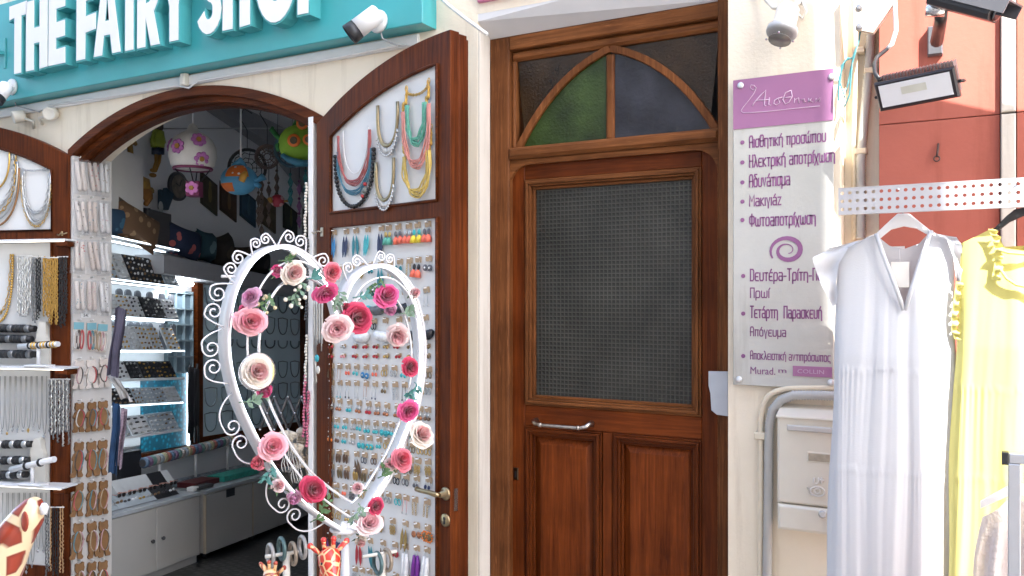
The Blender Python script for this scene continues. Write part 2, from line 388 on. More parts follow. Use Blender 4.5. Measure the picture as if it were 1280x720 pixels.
# room behind the arch (in the frame of its side wall)
A1 = 4.2; FZ = -.475
m = MB(SHOP); m.box(-.95, A1, 0, .1, FZ-.1, 3.75); m.build('side_wall', INWALL, bld)
m = MB(SHOP); m.box(A1, A1+.1, -4.4, .1, FZ-.1, 3.75); m.build('back_wall', INWALL, bld)
m = MB(); m.box(-.75, -.65, .281, 6.6, FZ-.4, 3.7); m.build('side_wall', INWALL, bld)
def roomslab(z, mat, name, down):
    m = MB(); c = [SHOP.pt(-.95, .1, z), SHOP.pt(A1, .1, z), SHOP.pt(A1, -4.4, z)]
    k = SHOP.fall
    pts = [Vector((-3.9, .005, 0)), c[0], c[1], c[2], Vector((-.66, c[2].y, 0)), Vector((-.66, .005, 0))]
    for q in pts:
        x = (Vector((q.x, q.y, 0))-SHOP.o).dot(SHOP.x); m.v.append(Vector((q.x, q.y, z-k*x)))
    m.F(list(range(6))); return m.build(name, mat)
def mosaic():
    m, nt, p = newmat('mosaic_floor'); L = nt.links
    tc = N(nt, 'ShaderNodeTexCoord'); mp = N(nt, 'ShaderNodeMapping'); mp.inputs['Rotation'].default_value = (0, 0, R(15)); L.new(tc.outputs['Object'], mp.inputs[0])
    v = N(nt, 'ShaderNodeTexVoronoi'); v.inputs['Scale'].default_value = 15; v.inputs['Randomness'].default_value = .25; L.new(mp.outputs[0], v.inputs['Vector'])
    rp = N(nt, 'ShaderNodeValToRGB'); e = rp.color_ramp.elements; e[0].position = .30; e[0].color = (.085, .085, .08, 1); e[1].position = .46; e[1].color = (.022, .022, .022, 1); L.new(v.outputs['Distance'], rp.inputs[0])
    br = N(nt, 'ShaderNodeTexVoronoi', feature='F1', distance='MANHATTAN'); br.inputs['Scale'].default_value = 2.6; br.inputs['Randomness'].default_value = 0; L.new(mp.outputs[0], br.inputs['Vector'])
    r2 = N(nt, 'ShaderNodeValToRGB'); r2.color_ramp.interpolation = 'CONSTANT'; r2.color_ramp.elements[0].color = (.8, .8, .78, 1); q_ = r2.color_ramp.elements; q_[1].position = .16; q_[1].color = (2.6, 2.5, 2.4, 1); a_ = q_.new(.24); a_.color = (.7, .7, .7, 1); a_ = q_.new(.46); a_.color = (1.7, 1.7, 1.65, 1); a_ = q_.new(.52); a_.color = (.9, .9, .9, 1); L.new(br.outputs['Distance'], r2.inputs[0])
    x = N(nt, 'ShaderNodeMix', data_type='RGBA', blend_type='MULTIPLY'); x.inputs[0].default_value = 1; L.new(rp.outputs[0], x.inputs[6]); L.new(r2.outputs[0], x.inputs[7])
    L.new(x.outputs[2], p.inputs['Base Color']); p.inputs['Roughness'].default_value = .35
    return m
struct(roomslab(FZ, mosaic(), 'shop_floor', 1))
struct(roomslab(3.55, INWALL, 'ceiling', 0))
# dark roof beam slanting under the ceiling
m = MB(SHOP); b0, b1 = SHOP.pix(262, 128, -.15), SHOP.pix(352, 190, -.15)
m.prism([[b0, b1, (b1[0]+1.4, b1[1]-.55), (b1[0]+1.4, b1[1]+.05), (b1[0], b1[1]+.42), (b0[0], b0[1]+.55)]], -.15, -.002); m.build('roof_beam', plain('beam_grey', (.30, .30, .32), .8), bld)
m = MB(SHOP); x0, z0 = SHOP.pix(128, 268, -.2); x1, _ = SHOP.pix(179, 268, -.2); m.box(x0-.2, x1, -.2, -.003, z0-.05, z0+.52); m.build('wall_box', WHITE, bld)

# ------------------------------------------------------------------ wooden arch frame
m = MB()
def band(m, add0, add1, y0, y1, x0=AX-AH, x1=AX+AH, n=32):
    m.prism([[(x0+(x1-x0)*k/n, archz(x0+(x1-x0)*k/n, add0)) for k in range(n+1)] + [(x1-(x1-x0)*k/n, archz(x1-(x1-x0)*k/n, add1)) for k in range(n+1)]], y0, y1)
t = thing('arch_frame', 'curved brown wooden arch frame over the open shop front', 'door frame', (AX, .05, AZ))
band(m, -.008, .045, -.018, .03, AX-AH-.02, AX+AH+.03); m.build('casing', W_SHX, t, bevel=.004)
m = MB(); band(m, -.040, -.004, .031, .085); m.build('stop', W_SHX, t, bevel=.004)
m = MB(); band(m, -.055, -.036, .086, .16); m.build('inner_stop', W_SHX, t, bevel=.004)

# ------------------------------------------------------------------ side door with coloured fanlight
d = thing('wooden_door', 'tall brown wooden door with a patterned glass pane and coloured fanlight', 'door', (.5, .12, -.3))
FX0, FX1, DT = -.09, 1.098, 2.904
def strip(name, x0, x1, y0, y1, z0, z1, mat, par, ch=.006): return MB().box(x0, x1, y0, y1, z0, z1, 0, ch).build(name, mat, par)
ix0, ix1 = WALL.X(636, .10), WALL.X(900, .10)
fr = strip('jamb', FX0, ix0, .10, .24, -.3, DT, W_FRZ, d); strip('jamb', ix1, FX1, .06, .24, -.3, DT, W_FRZ, d)
strip('head', ix0, ix1, .10, .24, 2.838, DT, W_FRX, d); strip('head_moulding', ix0, ix1, .125, .24, 2.79, 2.837, W_FRX, d, .012)
strip('inner_jamb', ix0+.001, ix0+.022, .125, .24, 2.37, 2.789, W_FRZ, d); strip('inner_jamb', ix1-.018, ix1-.001, .125, .24, 2.37, 2.789, W_FRZ, d)
tr = strip('transom_bar', ix0, ix1, .088, .24, 2.312, 2.368, W_FRX, d, .015)
# fanlight
gx0, gx1, gz0, gz1, gc = ix0+.02, ix1-.016, 2.369, 2.79, WALL.X(762.5, .14)
def bez(a, b, c, n=14): return [((1-t)**2*a[0]+2*t*(1-t)*b[0]+t*t*c[0], (1-t)**2*a[1]+2*t*(1-t)*b[1]+t*t*c[1]) for t in [k/n for k in range(n+1)]]
def offs(P, w_):
    o = []
    for k, p in enumerate(P):
        a, b = P[max(0, k-1)], P[min(len(P)-1, k+1)]; l = math.hypot(b[0]-a[0], b[1]-a[1]); o.append((p[0]-(b[1]-a[1])/l*w_, p[1]+(b[0]-a[0])/l*w_))
    return o
La = bez((gx0+.012, gz0), (gx0+.20, gz0+.33), (gc, gz1-.005)); Ra = bez((gx1-.012, gz0), (gx1-.20, gz0+.33), (gc, gz1-.005))
fl = MB(); fl.box(gc-.02, gc+.02, .135, .17, gz0, gz1-.03, 0, .008)
fl.prism([offs(La, .017)+offs(La, -.017)[::-1]], .132, .171); fl.prism([offs(Ra, .017)+offs(Ra, -.017)[::-1]], .132, .171)
fan = fl.build('fanlight', W_FRZ, d, bevel=.004)
PANE = lambda nm, c, r=.22, s=60: glass_tex(nm, c, r, 'noise', s)
for lp, gm in ((La+[(gc, gz0)], PANE('green_glass', (.022, .043, .007), .16, 90)), (Ra+[(gc, gz0)], PANE('slate_glass', (.022, .024, .032), .22, 40)),
               (La[1:]+[(gx0, gz1)], PANE('amber_glass', (.026, .013, .004), .14, 80)), (Ra[1:]+[(gx1, gz1)], PANE('amber_glass', (.026, .013, .004), .14, 80))):
    MB().prism([lp], .150, .156).build('pane', gm, fan)
# frame round the leaf, with rounded upper corners
lx0, lx1, lt = ix0-.004, WALL.X(897, .12), 2.285
hole = [(lx0, -.3), (lx1, -.3), (lx1, lt-.10)] + [(lx1-.10+.10*cos(a), lt-.10+.10*sin(a)) for a in [pi/2*k/8 for k in range(9)]] + [(lx0+.10-.10*sin(a), lt-.10+.10*cos(a)) for a in [pi/2*k/8 for k in range(9)]] + [(lx0, lt-.10)]
MB().prism([[(ix0, -.3), (lx0-.001, -.3), (lx0-.001, lt-.1)] + hole[::-1][1:-1] + [(ix1, -.3), (ix1, 2.311), (ix0, 2.311)]] if 0 else [[(ix0-.02, -.31), (ix1+.01, -.31), (ix1+.01, 2.311), (ix0-.02, 2.311)], hole], .115, .135).build('corner_fillet', W_FRX, d, bevel=.003)
lf = MB()
DY = .14                                             # face of the leaf
px = lambda x, y=DY: WALL.X(x, y)
s0, s1 = px(656), px(877)
leaf = strip('left_stile', lx0-.01, s0, DY, DY+.05, -.3, 2.30, W_DOORZ, d, .004); strip('right_stile', s1, lx1+.01, DY, DY+.05, -.3, 2.30, W_DOORZ, d, .004)
strip('top_rail', s0, s1, DY, DY+.05, 2.215, 2.30, W_DOORX, d, .003); strip('lock_rail', s0, s1, DY, DY+.05, 1.035, 1.135, W_DOORX, d, .003); strip('bottom_rail', s0, s1, DY, DY+.05, -.3, -.06, W_DOORX, d, .003)
pz = MB(); strip('muntin', px(753), px(765), DY, DY+.05, -.06, 1.034, W_DOORZ, d, .004)
def moulding(x0, x1, z0, z1, steps, mz, mx, par, name):
    """picture-frame moulding of several stepped beads; one mesh"""
    mb = MB(); a = 0
    for wd, y in steps:
        X0, X1, Z0, Z1 = x0+a, x1-a, z0+a, z1-a; b = wd
        mb.prism([[(X0, Z0), (X0+b, Z0+b), (X0+b, Z1-b), (X0, Z1)]], y, DY+.045, 0); mb.prism([[(X1, Z0), (X1, Z1), (X1-b, Z1-b), (X1-b, Z0+b)]], y, DY+.045, 0)
        mb.prism([[(X0, Z0), (X1, Z0), (X1-b, Z0+b), (X0+b, Z0+b)]], y, DY+.045, 1); mb.prism([[(X0, Z1), (X0+b, Z1-b), (X1-b, Z1-b), (X1, Z1)]], y, DY+.045, 1)
        a += wd
    return mb.build(name, [mz, mx], par, bevel=.003)
moulding(s0+.0005, s1-.0005, 1.1355, 2.2145, ((.010, DY-.006), (.014, DY-.016), (.010, DY-.008), (.014, DY+.012)), W_FRZ, W_FRX, d, 'glass_bead')
MB().box(s0+.045, s1-.045, DY+.026, DY+.032, 1.18, 2.17).build('glass_pane', glass_tex('patterned_glass', (.038, .038, .033), .2, 'grid', 50), d)
for a, b in ((s0+.0005, px(752)), (px(766), s1-.0005)):
    pn = moulding(a, b, -.059, 1.0345, ((.010, DY-.002), (.014, DY-.012), (.012, DY-.004), (.012, DY+.01)), W_DOORZ, W_DOORX, d, 'panel_moulding')
    mb = MB(); X0, X1, Z0, Z1 = a+.047, b-.047, -.01, .987; q = .035
    o = [mb.P(p) for p in ((X0, DY+.03, Z0), (X1, DY+.03, Z0), (X1, DY+.03, Z1), (X0, DY+.03, Z1))]; i = [mb.P(p) for p in ((X0+q, DY+.008, Z0+q), (X1-q, DY+.008, Z0+q), (X1-q, DY+.008, Z1-q), (X0+q, DY+.008, Z1-q))]
    mb.F(i)
    for k in range(4): mb.F([o[k], o[(k+1) % 4], i[(k+1) % 4], i[k]])
    mb.build('raised_panel', W_DOORZ, d)
hx0, hz = WALL.pix(666, 530, DY-.04); hx1, _ = WALL.pix(735, 536, DY-.04)
mb = MB(); pts = [(hx0, DY, hz+.012), (hx0, DY-.03, hz+.012), (hx0+.012, DY-.045, hz+.004), (hx0+.04, DY-.05, hz), ((hx0+hx1)/2, DY-.05, hz), (hx1-.04, DY-.05, hz), (hx1-.012, DY-.045, hz+.006), (hx1, DY-.03, hz+.016), (hx1, DY, hz+.016)]
mb.tube(pts, [.015, .012, .009, .008, .0085, .008, .009, .012, .016], 0, 10)
for xx in (hx0+.045, hx1-.045): mb.tube([(xx-.006, DY-.05, hz), (xx+.006, DY-.05, hz)], .0115, 0, 10)
mb.build('handle', plain('worn_chrome', (.55, .50, .45), .3, 1, var=.3, scale=60), d)
kx, kz = WALL.pix(645, 592, DY); mb = MB(); mb.box(kx-.013, kx+.013, DY-.004, DY, kz-.03, kz+.03, 0, .003); mb.box(kx-.004, kx+.004, DY-.006, DY-.0045, kz-.015, kz+.012, 1)
mb.build('keyhole', [plain('dark_bronze', (.06, .04, .025), .4, 1), BLACK], d)
gx, gz = WALL.pix(886, 464, .05); gX, gZ = WALL.pix(910, 520, .05)
o = MB().prism([[(gx, gz), (gX, gz+.002), (gX, gZ), (gx+.035, gZ+.003), (gx+.012, gZ+.02), (gx+.008, gZ+.09), (gx, gz-.06)]], .046, .056).build('metal_plate', plain('zinc', (.47, .50, .55), .45, .4), None)
tag(o, 'torn pale grey sheet metal plate on the edge of the wooden side door', 'plate')

# ================================================================== SHOP SIGN OVER THE ARCH
sg = thing('shop_sign', 'long turquoise fascia sign with big raised white capital letters', 'sign', (-2.2, -.06, 2.96))
m = MB(); m.box(-4.6, WALL.X(528, -.12), -.12, -.001, 2.962, 3.62, 0, .004); m.build('board', TEAL, sg)
LY0, LY1 = -.205, -.121
ZB, ZT = 3.095, 3.537
def glyph(ch):
    """outlines in a unit box: outer loop and holes, heavy narrow hand-cut capitals"""
    S = .30
    def arc(cx, cy, rx, ry, a0, a1, n=12): return [(cx+rx*cos(R(a0+(a1-a0)*k/n)), cy+ry*sin(R(a0+(a1-a0)*k/n))) for k in range(n+1)]
    if ch == 'T': return [[(0, 1), (0, .80), (.30, .82), (.28, 0), (.66, 0), (.68, .83), (1, .83), (1, 1.02)]]
    if ch == 'H': return [[(0, 0), (.36, 0), (.36, .38), (.64, .38), (.64, 0), (1, .01), (1, 1), (.65, 1), (.65, .60), (.37, .60), (.37, 1), (.02, 1)]]
    if ch == 'E': return [[(0, 0), (1, .0), (1, .22), (.45, .21), (.45, .37), (.98, .38), (.98, .60), (.46, .59), (.46, .78), (1, .79), (1, 1.0), (.03, 1)]]
    if ch == 'F': return [[(0, 0), (.42, 0), (.44, .36), (.95, .38), (.95, .60), (.45, .58), (.45, .79), (1, .80), (1, 1), (.02, 1)]]
    if ch == 'A': return [[(0, 0), (.30, 0), (.37, .26), (.62, .26), (.70, 0), (1, 0), (.68, 1), (.33, 1)], [(.42, .45), (.49, .78), (.52, .78), (.58, .45)]]
    if ch == 'I': return [[(0, 0), (1, 0), (1, 1), (.05, 1)]]
    if ch == 'R': return [[(0, 0), (.36, 0), (.37, .40), (.62, 0), (1, 0), (.74, .44)] + arc(.58, .72, .40, .28, -40, 90) + [(.02, 1)], [(.38, .56)] + arc(.52, .70, .12, .13, -80, 85, 8) + [(.38, .83)]]
    if ch == 'Y': return [[(.32, 0), (.68, 0), (.68, .45), (1, 1), (.66, 1), (.5, .68), (.34, 1), (0, 1), (.32, .45)]]
    if ch == 'S':
        c = arc(.5, .72, .33, .20, 20, 262, 12)+arc(.5, .29, .33, .20, 82, -165, 12)
        def of(w_, h_): return [(p[0]+q[0]*w_, p[1]+q[1]*h_) for p, q in zip(c, [((c[min(len(c)-1, k+1)][1]-c[max(0, k-1)][1])/l_, -(c[min(len(c)-1, k+1)][0]-c[max(0, k-1)][0])/l_) for k in range(len(c)) for l_ in [math.hypot(c[min(len(c)-1, k+1)][1]-c[max(0, k-1)][1], c[min(len(c)-1, k+1)][0]-c[max(0, k-1)][0])]])]
        return [of(.17, .09)+of(-.17, -.09)[::-1]]
    if ch == 'O': return [arc(.5, .5, .5, .52, 0, 350, 26), arc(.5, .5, .20, .27, 0, 345, 20)]
    if ch == 'P': return [[(0, 0), (.38, 0), (.39, .36)] + arc(.56, .67, .44, .33, -80, 90) + [(.02, 1)], [(.39, .56)] + arc(.52, .68, .13, .13, -80, 85, 8) + [(.39, .82)]]
def grow(lp, w_):
    n = len(lp); o = []; area = sum(lp[k][0]*lp[(k+1) % n][1]-lp[(k+1) % n][0]*lp[k][1] for k in range(n)); sg_ = 1 if area > 0 else -1
    for k in range(n):
        a, b, c = Vector((*lp[k-1], 0)), Vector((*lp[k], 0)), Vector((*lp[(k+1) % n], 0))
        d1 = (b-a).normalized() if (b-a).length > 1e-6 else (c-b).normalized(); d2 = (c-b).normalized() if (c-b).length > 1e-6 else d1
        n1 = Vector((d1.y, -d1.x, 0))*sg_; n2 = Vector((d2.y, -d2.x, 0))*sg_; nn = n1+n2
        nn = nn.normalized() if nn.length > .2 else n1; k_ = 1/max(.55, nn.dot(n1)); o.append((b.x+nn.x*w_*k_, b.y+nn.y*w_*k_))
    return o
LZ = 3.2
for ch, x0, x1, dz in (('T', 37, 106, 0), ('H', 103, 189, 0), ('E', 193, 259, .004), ('F', 305, 386, .0), ('A', 375, 481, 0), ('I', 500, 532, -.004), ('R', 548, 637, -.004),
                       ('Y', 648, 742, -.004), ('S', 785, 884, -.008), ('H', 890, 998, -.006), ('O', 1022, 1182, -.012), ('P', 1190, 1300, -.006)):
    X0, X1 = WALL.X(x0/LZ, LY0), WALL.X(x1/LZ, LY0)
    G = [[(X0+p[0]*(X1-X0), ZB+dz+p[1]*(ZT-ZB)) for p in lp] for lp in glyph(ch)]
    mb = MB(); mb.prism([G[0]]+[h for h in G[1:]], LY0, LY0+.004, 0)
    big = [grow(G[0], .010)]+[grow(h, -.007) for h in G[1:]]
    mb.prism(big, LY0+.0042, LY1, 1)
    mb.build('letter', [LETTER, TEAL2], sg)
m = MB(); x, z = WALL.pix(4, 66, -.135); m.box(x-.012, x+.012, -.128, -.121, z-.1, z+.1, 0, .002); m.box(x-.06, x, -.16, -.128, z-.012, z+.012); m.build('bracket', TEAL2, sg)
# white trim and cable under the sign
m = MB(); m.box(-4.6, -.43, -.022, -.001, 2.895, 2.952, 0, .004); tag(m.build('batten', WHITE), 'narrow white batten on the wall under the turquoise fascia sign', 'batten')
def wallpts(P, off): return [(lambda q: (q[0], off, q[1]))(WALL.pix(a, b, off)) for a, b in P]
m = MB(); m.tube(wallpts([(60, 132), (100, 126), (160, 117), (222, 107), (236, 110), (248, 101), (300, 92), (345, 85), (400, 76), (450, 66), (497, 57)], -.03), .006, 0, 6); m.build('cable', WHITE)
c_ = bpy.data.objects['cable']; tag(c_, 'thin white cable sagging along the wall under the turquoise sign', 'cable')
m = MB(); m.tube(wallpts([(545, -8), (560, 6), (580, 22), (598, 35), (609, 43)], -.04), .009, 0, 8); tag(m.build('cable', WHITE), 'thick white cable running down to the top corner of the wooden door', 'cable')
x, z = WALL.pix(232, 100, -.03); m = MB(); m.box(x-.02, x+.02, -.06, -.024, z-.035, z+.035, 0, .008); tag(m.build('cable_clip', OFFW), 'small white cable clip at the crown of the shop arch', 'clip')
x, z = WALL.pix(597, 3, -.02); m = MB(); m.box(x, x+.9, -.025, -.001, z+.0, z+.5, 0, .003); tag(m.build('sign_panel', plain('dusty_pink', (.55, .18, .30), .5)), 'lower edge of a dusty pink sign panel above the side door', 'sign')

# ================================================================== BEAUTY SIGN BESIDE THE DOOR
def spt(px_, py_): return WALL.pix(px_, py_, -.03)
BX0, BX1, BZ0, BZ1 = 1.128, 1.512, 1.298, 2.528
bs = thing('wall_sign', 'tall grey and mauve beauty parlour sign with Greek lettering beside the wooden door', 'sign', (1.32, -.02, BZ0))
PLUM = plain('plum_print', (.27, .105, .24), .6, var=.1)
MAUVE = plain('mauve_band', (.35, .15, .29), .5, var=.06, scale=6)
m = MB(); m.box(BX0, BX1, -.028, -.016, BZ0, BZ1, 0, .002); m.build('board', stucco('dusty_board', (.54, .535, .50), (.47, .465, .43), .05), bs)
hz0 = spt(980, 156)[1]; m = MB(); m.box(BX0+.0005, BX1-.0005, -.031, -.0285, hz0, BZ1-.001); m.build('header', MAUVE, bs)

def _bx(x0, x1, z0, z1, r=.1): return [(x0+r, z0), (x1-r, z0), (x1, z0+r), (x1, z1-r), (x1-r, z1), (x0+r, z1), (x0, z1-r), (x0, z0+r), (x0+r, z0)]
GK = {'α': (.5, [[(.05, .68), (.42, .68), (.5, .6), (.5, 0)], [(.5, 0), (.1, 0), (0, .1), (0, .28), (.08, .37), (.5, .37)]]), 'ι': (.0, [[(0, .68), (0, 0)]]), 'σ': (.5, [[(.62, .68), (.1, .68), (0, .58), (0, .1), (.1, 0), (.4, 0), (.5, .1), (.5, .68)]]),
      'θ': (.5, [_bx(0, .5, 0, 1), [(0, .5), (.5, .5)]]), 'η': (.5, [[(0, 0), (0, .68)], [(0, .68), (.4, .68), (.5, .58), (.5, -.18)]]), 'τ': (.42, [[(0, .68), (.42, .68)], [(.21, .68), (.21, 0)]]), 'κ': (.44, [[(0, 0), (0, .68)], [(.42, .68), (.04, .34), (.44, 0)]]),
      'π': (.52, [[(0, .68), (.52, .68)], [(.05, .68), (.05, 0)], [(.46, .68), (.46, 0)]]), 'ρ': (.5, [[(0, -.26), (0, .58), (.1, .68), (.4, .68), (.5, .58), (.5, .1), (.4, 0), (0, 0)]]), 'ο': (.5, [_bx(0, .5, 0, .68)]), 'ω': (.74, [[(0, .68), (0, .1), (.1, 0), (.28, 0), (.37, .1), (.37, .55)], [(.37, .1), (.46, 0), (.64, 0), (.74, .1), (.74, .68)]]),
      'υ': (.5, [[(0, .68), (0, .1), (.1, 0), (.4, 0), (.5, .1), (.5, .68)]]), 'ε': (.45, [[(.45, .68), (.1, .68), (0, .58), (0, .1), (.1, 0), (.45, 0)], [(0, .35), (.36, .35)]]), 'λ': (.5, [[(0, 1), (.12, .98), (.5, 0)], [(.27, .56), (0, 0)]]), 'χ': (.5, [[(0, .68), (.5, -.2)], [(.5, .68), (0, -.2)]]),
      'δ': (.5, [[(.45, 1), (.12, 1), (.1, .9), (.5, .56), (.5, .1), (.4, 0), (.1, 0), (0, .1), (0, .52), (.1, .64), (.4, .64)]]), 'ν': (.45, [[(0, .68), (.22, 0), (.45, .68)]]), 'μ': (.5, [[(0, -.26), (0, .68)], [(0, .1), (.1, 0), (.4, 0), (.5, .1)], [(.5, .68), (.5, 0)]]), 'γ': (.45, [[(0, .68), (.22, .05), (.45, .68)], [(.22, .05), (.22, -.26)]]),
      'ζ': (.42, [[(0, .68), (.42, .68), (0, 0), (.42, 0)]]), 'ψ': (.6, [[(0, .68), (0, .1), (.1, 0), (.5, 0), (.6, .1), (.6, .68)], [(.3, .8), (.3, -.2)]]), 'ς': (.5, [[(.5, .68), (.1, .68), (0, .58), (0, .1), (.1, 0), (.42, 0), (.45, -.2)]]), 'φ': (.6, [_bx(0, .6, 0, .68), [(.3, .9), (.3, -.22)]]),
      'Α': (.5, [[(0, 0), (0, .85), (.12, 1), (.38, 1), (.5, .85), (.5, 0)], [(0, .45), (.5, .45)]]), 'Η': (.5, [[(0, 0), (0, 1)], [(.5, 0), (.5, 1)], [(0, .5), (.5, .5)]]), 'Μ': (.7, [[(0, 0), (0, 1), (.35, .42), (.7, 1), (.7, 0)]]), 'Φ': (.72, [[(.36, 0), (.36, 1)], _bx(0, .72, .2, .8)]), 'Δ': (.5, [[(0, 0), (0, 1), (.36, 1), (.5, .86), (.5, .14), (.36, 0), (0, 0)]]),
      'Τ': (.5, [[(0, 1), (.5, 1)], [(.25, 1), (.25, 0)]]), 'Π': (.5, [[(0, 0), (0, 1), (.5, 1), (.5, 0)]]), '-': (.3, [[(0, .36), (.3, .36)]]), '.': (.05, [[(0, 0), (.05, 0)]]), ' ': (.22, [])}
for _a, _b in zip('άέήίόύώ', 'αεηιουω'): GK[_a] = (GK[_b][0], GK[_b][1]+[[(GK[_b][0]*.4, .80), (GK[_b][0]*.4+.14, .98)]])
def stroke_text(body, mb, x0, x1, zb, zt, y, wt=.125):
    """condensed display lettering drawn as strokes; zb is the base line, zt the top of the capitals"""
    adv = 0; items = []
    for ch in body: w_, st = GK[ch]; items.append((adv, st)); adv += w_+.24
    adv -= .24; sx = (x1-x0)/adv; sz = zt-zb; hw = wt*sz*.5
    for a, st in items:
        for P in st:
            Q = [(x0+(a+p[0])*sx, zb+p[1]*sz) for p in P]; n = len(Q); L_, R_ = [], []
            for k in range(n):
                d0 = (Q[k][0]-Q[k-1][0], Q[k][1]-Q[k-1][1]) if k else None; d1 = (Q[k+1][0]-Q[k][0], Q[k+1][1]-Q[k][1]) if k < n-1 else None
                if Q[0] == Q[-1]: d0 = d0 or (Q[0][0]-Q[-2][0], Q[0][1]-Q[-2][1]); d1 = d1 or (Q[1][0]-Q[0][0], Q[1][1]-Q[0][1])
                u = [tuple(c/math.hypot(*d) for c in d) for d in (d0, d1) if d]; t = (sum(q[0] for q in u), sum(q[1] for q in u)); l = math.hypot(*t) or 1; t = (t[0]/l, t[1]/l); kk = hw/max(.6, t[0]*u[0][0]+t[1]*u[0][1])
                ex = hw*.8*((k == n-1)-(k == 0)) if Q[0] != Q[-1] else 0; c = (Q[k][0]+t[0]*ex, Q[k][1]+t[1]*ex); L_.append((c[0]-t[1]*kk*.9, c[1]+t[0]*kk)); R_.append((c[0]+t[1]*kk*.9, c[1]-t[0]*kk))
            for k in range(n-1): mb.F([mb.P((q[0], y, q[1])) for q in (L_[k], R_[k], R_[k+1], L_[k+1])])
    return mb
def line(body, x0, x1, yt, yb, dy=-.0295, mat=PLUM, off=0.0, name='lettering', dot=None):
    mb = MB(); xa, za = spt(x0, yb); xb, zb = spt(x1, yt); za = spt((x0+x1)/2, yb)[1]; zb = spt((x0+x1)/2, yt)[1]
    if all(c in GK for c in body):
        zb_ = za if not any(c in 'ρμγψχης' for c in body.lower()) else za+(zb-za)*.20
        stroke_text(body, mb, xa, xb, zb_, zb, dy)
    else: text_mesh(body, mb, xa, xb, za, zb, dy-.0006, dy+.0006, 0, off)
    if dot:
        cx, cz = spt(*dot); mb.prism([[(cx+.0085*cos(a), cz+.0085*sin(a)) for a in [2*pi*k/14 for k in range(14)]]], dy-.0006, dy+.0006)
    return mb.build(name, mat, bs)
line('Αισθητική προσώπου', 937, 1032, 166, 184, dot=(928, 178)); line('Ηλεκτρική αποτρίχωση', 937, 1043, 190, 209, dot=(928, 203))
line('Αδυνάτισμα', 937, 987, 217, 236, dot=(928, 228)); line('Μακιγιάζ', 937, 976, 243, 260, dot=(928, 252)); line('Φωτοαποτρίχωση', 937, 1019, 266, 285, dot=(928, 275))
line('Δευτέρα-Τρίτη-Πέμ.', 938, 1036, 336, 354, dot=(929, 345)); line('Πρωί', 938, 961, 360, 375); line('Τετάρτη  Παρασκευή', 938, 1027, 383, 401, dot=(929, 392)); line('Απόγευμα', 938, 982, 409, 423)
line('Αποκλειστική αντιπρόσωπος', 938, 1038, 440, 453, dot=(929, 445)); line('Murad.', 938, 969, 459, 468); line('m', 973, 983, 462, 466, off=0)
mb = MB(); xa, za = spt(991, 470); xb, zb = spt(1040, 459); mb.box(xa, xb, -.031, -.0287, za, zb); mb.build('label_bar', MAUVE, bs); line('COLLIN', 997, 1030, 462, 467, -.0318, plain('pale_print', (.5, .35, .48), .6), 0)
mb = MB(); sp = []                                    # spiral
cx, cz = spt(984, 313)
for k in range(44):
    a = R(212-k*15); r_ = .062*(1-k/50)**.9+.004; sp.append((cx+r_*1.0*cos(a), cz+r_*.85*sin(a)))
wv = [.002+.0075*sin(pi*min(1, (k+2)/34)) for k in range(44)]
L1 = [(p[0], p[1]) for p in sp]; oa, ob = [], []
for k, p in enumerate(L1):
    a, b = L1[max(0, k-1)], L1[min(43, k+1)]; l = math.hypot(b[0]-a[0], b[1]-a[1]) or 1; nx, nz = -(b[1]-a[1])/l, (b[0]-a[0])/l
    oa.append((p[0]+nx*wv[k], p[1]+nz*wv[k])); ob.append((p[0]-nx*wv[k], p[1]-nz*wv[k]))
for k in range(43):
    i = [mb.P((q[0], -.0301, q[1])) for q in (oa[k], oa[k+1], ob[k+1], ob[k])]; mb.F(i)
mb.build('spiral', PLUM, bs)
SCR = plain('script_line', (.66, .48, .62), .5)       # the flowing word on the mauve band
mb = MB(); Z = lambda pts: [(lambda q: (q[0], -.0325, q[1]))(spt(900+a/3.275, 80+b/3.273)) for a, b in pts]
mb.tube(Z([(150, 100), (140, 88), (128, 86), (124, 98), (136, 108), (150, 96), (140, 120), (118, 150), (96, 176), (86, 192), (96, 200), (130, 199), (200, 194), (280, 185), (350, 178), (410, 172)]), .0016, 0, 5)
mb.tube(Z([(134, 172), (140, 160), (165, 130), (188, 108), (184, 140), (182, 168), (190, 172)]), .0022, 0, 5); mb.tube(Z([(148, 150), (200, 146)]), .0018, 0, 5)
mb.tube(Z([(203, 138), (200, 166), (210, 170)]), .002, 0, 5); mb.tube(Z([(244, 138), (224, 148), (220, 162), (232, 168), (246, 158), (238, 142), (256, 136)]), .002, 0, 5)
mb.tube(Z([(292, 108), (268, 118), (258, 146), (268, 164), (284, 156), (296, 132), (292, 108)]), .002, 0, 5); mb.tube(Z([(262, 140), (296, 134)]), .0016, 0, 5)
mb.tube(Z([(306, 140), (305, 160), (308, 146), (322, 138), (324, 160)]), .0018, 0, 5); mb.tube(Z([(334, 148), (346, 142), (344, 160), (352, 152)]), .0016, 0, 5); mb.tube(Z([(364, 140), (362, 158), (376, 140), (366, 148), (382, 158)]), .0016, 0, 5); mb.tube(Z([(394, 140), (392, 156), (410, 138), (408, 156)]), .0016, 0, 5)
mb.build('script', SCR, bs)
for a, b in ((926, 107), (1040, 96), (924, 474), (1039, 478)):
    x, z = spt(a, b); mb = MB(); mb.lathe((x, -.03, z), (0, -1, 0), [(0, .013), (.006, .013), (.009, .010), (.0095, .0)], 0, 14); mb.build('stud', plain('stud', (.70, .70, .70), .35, .6), bs)

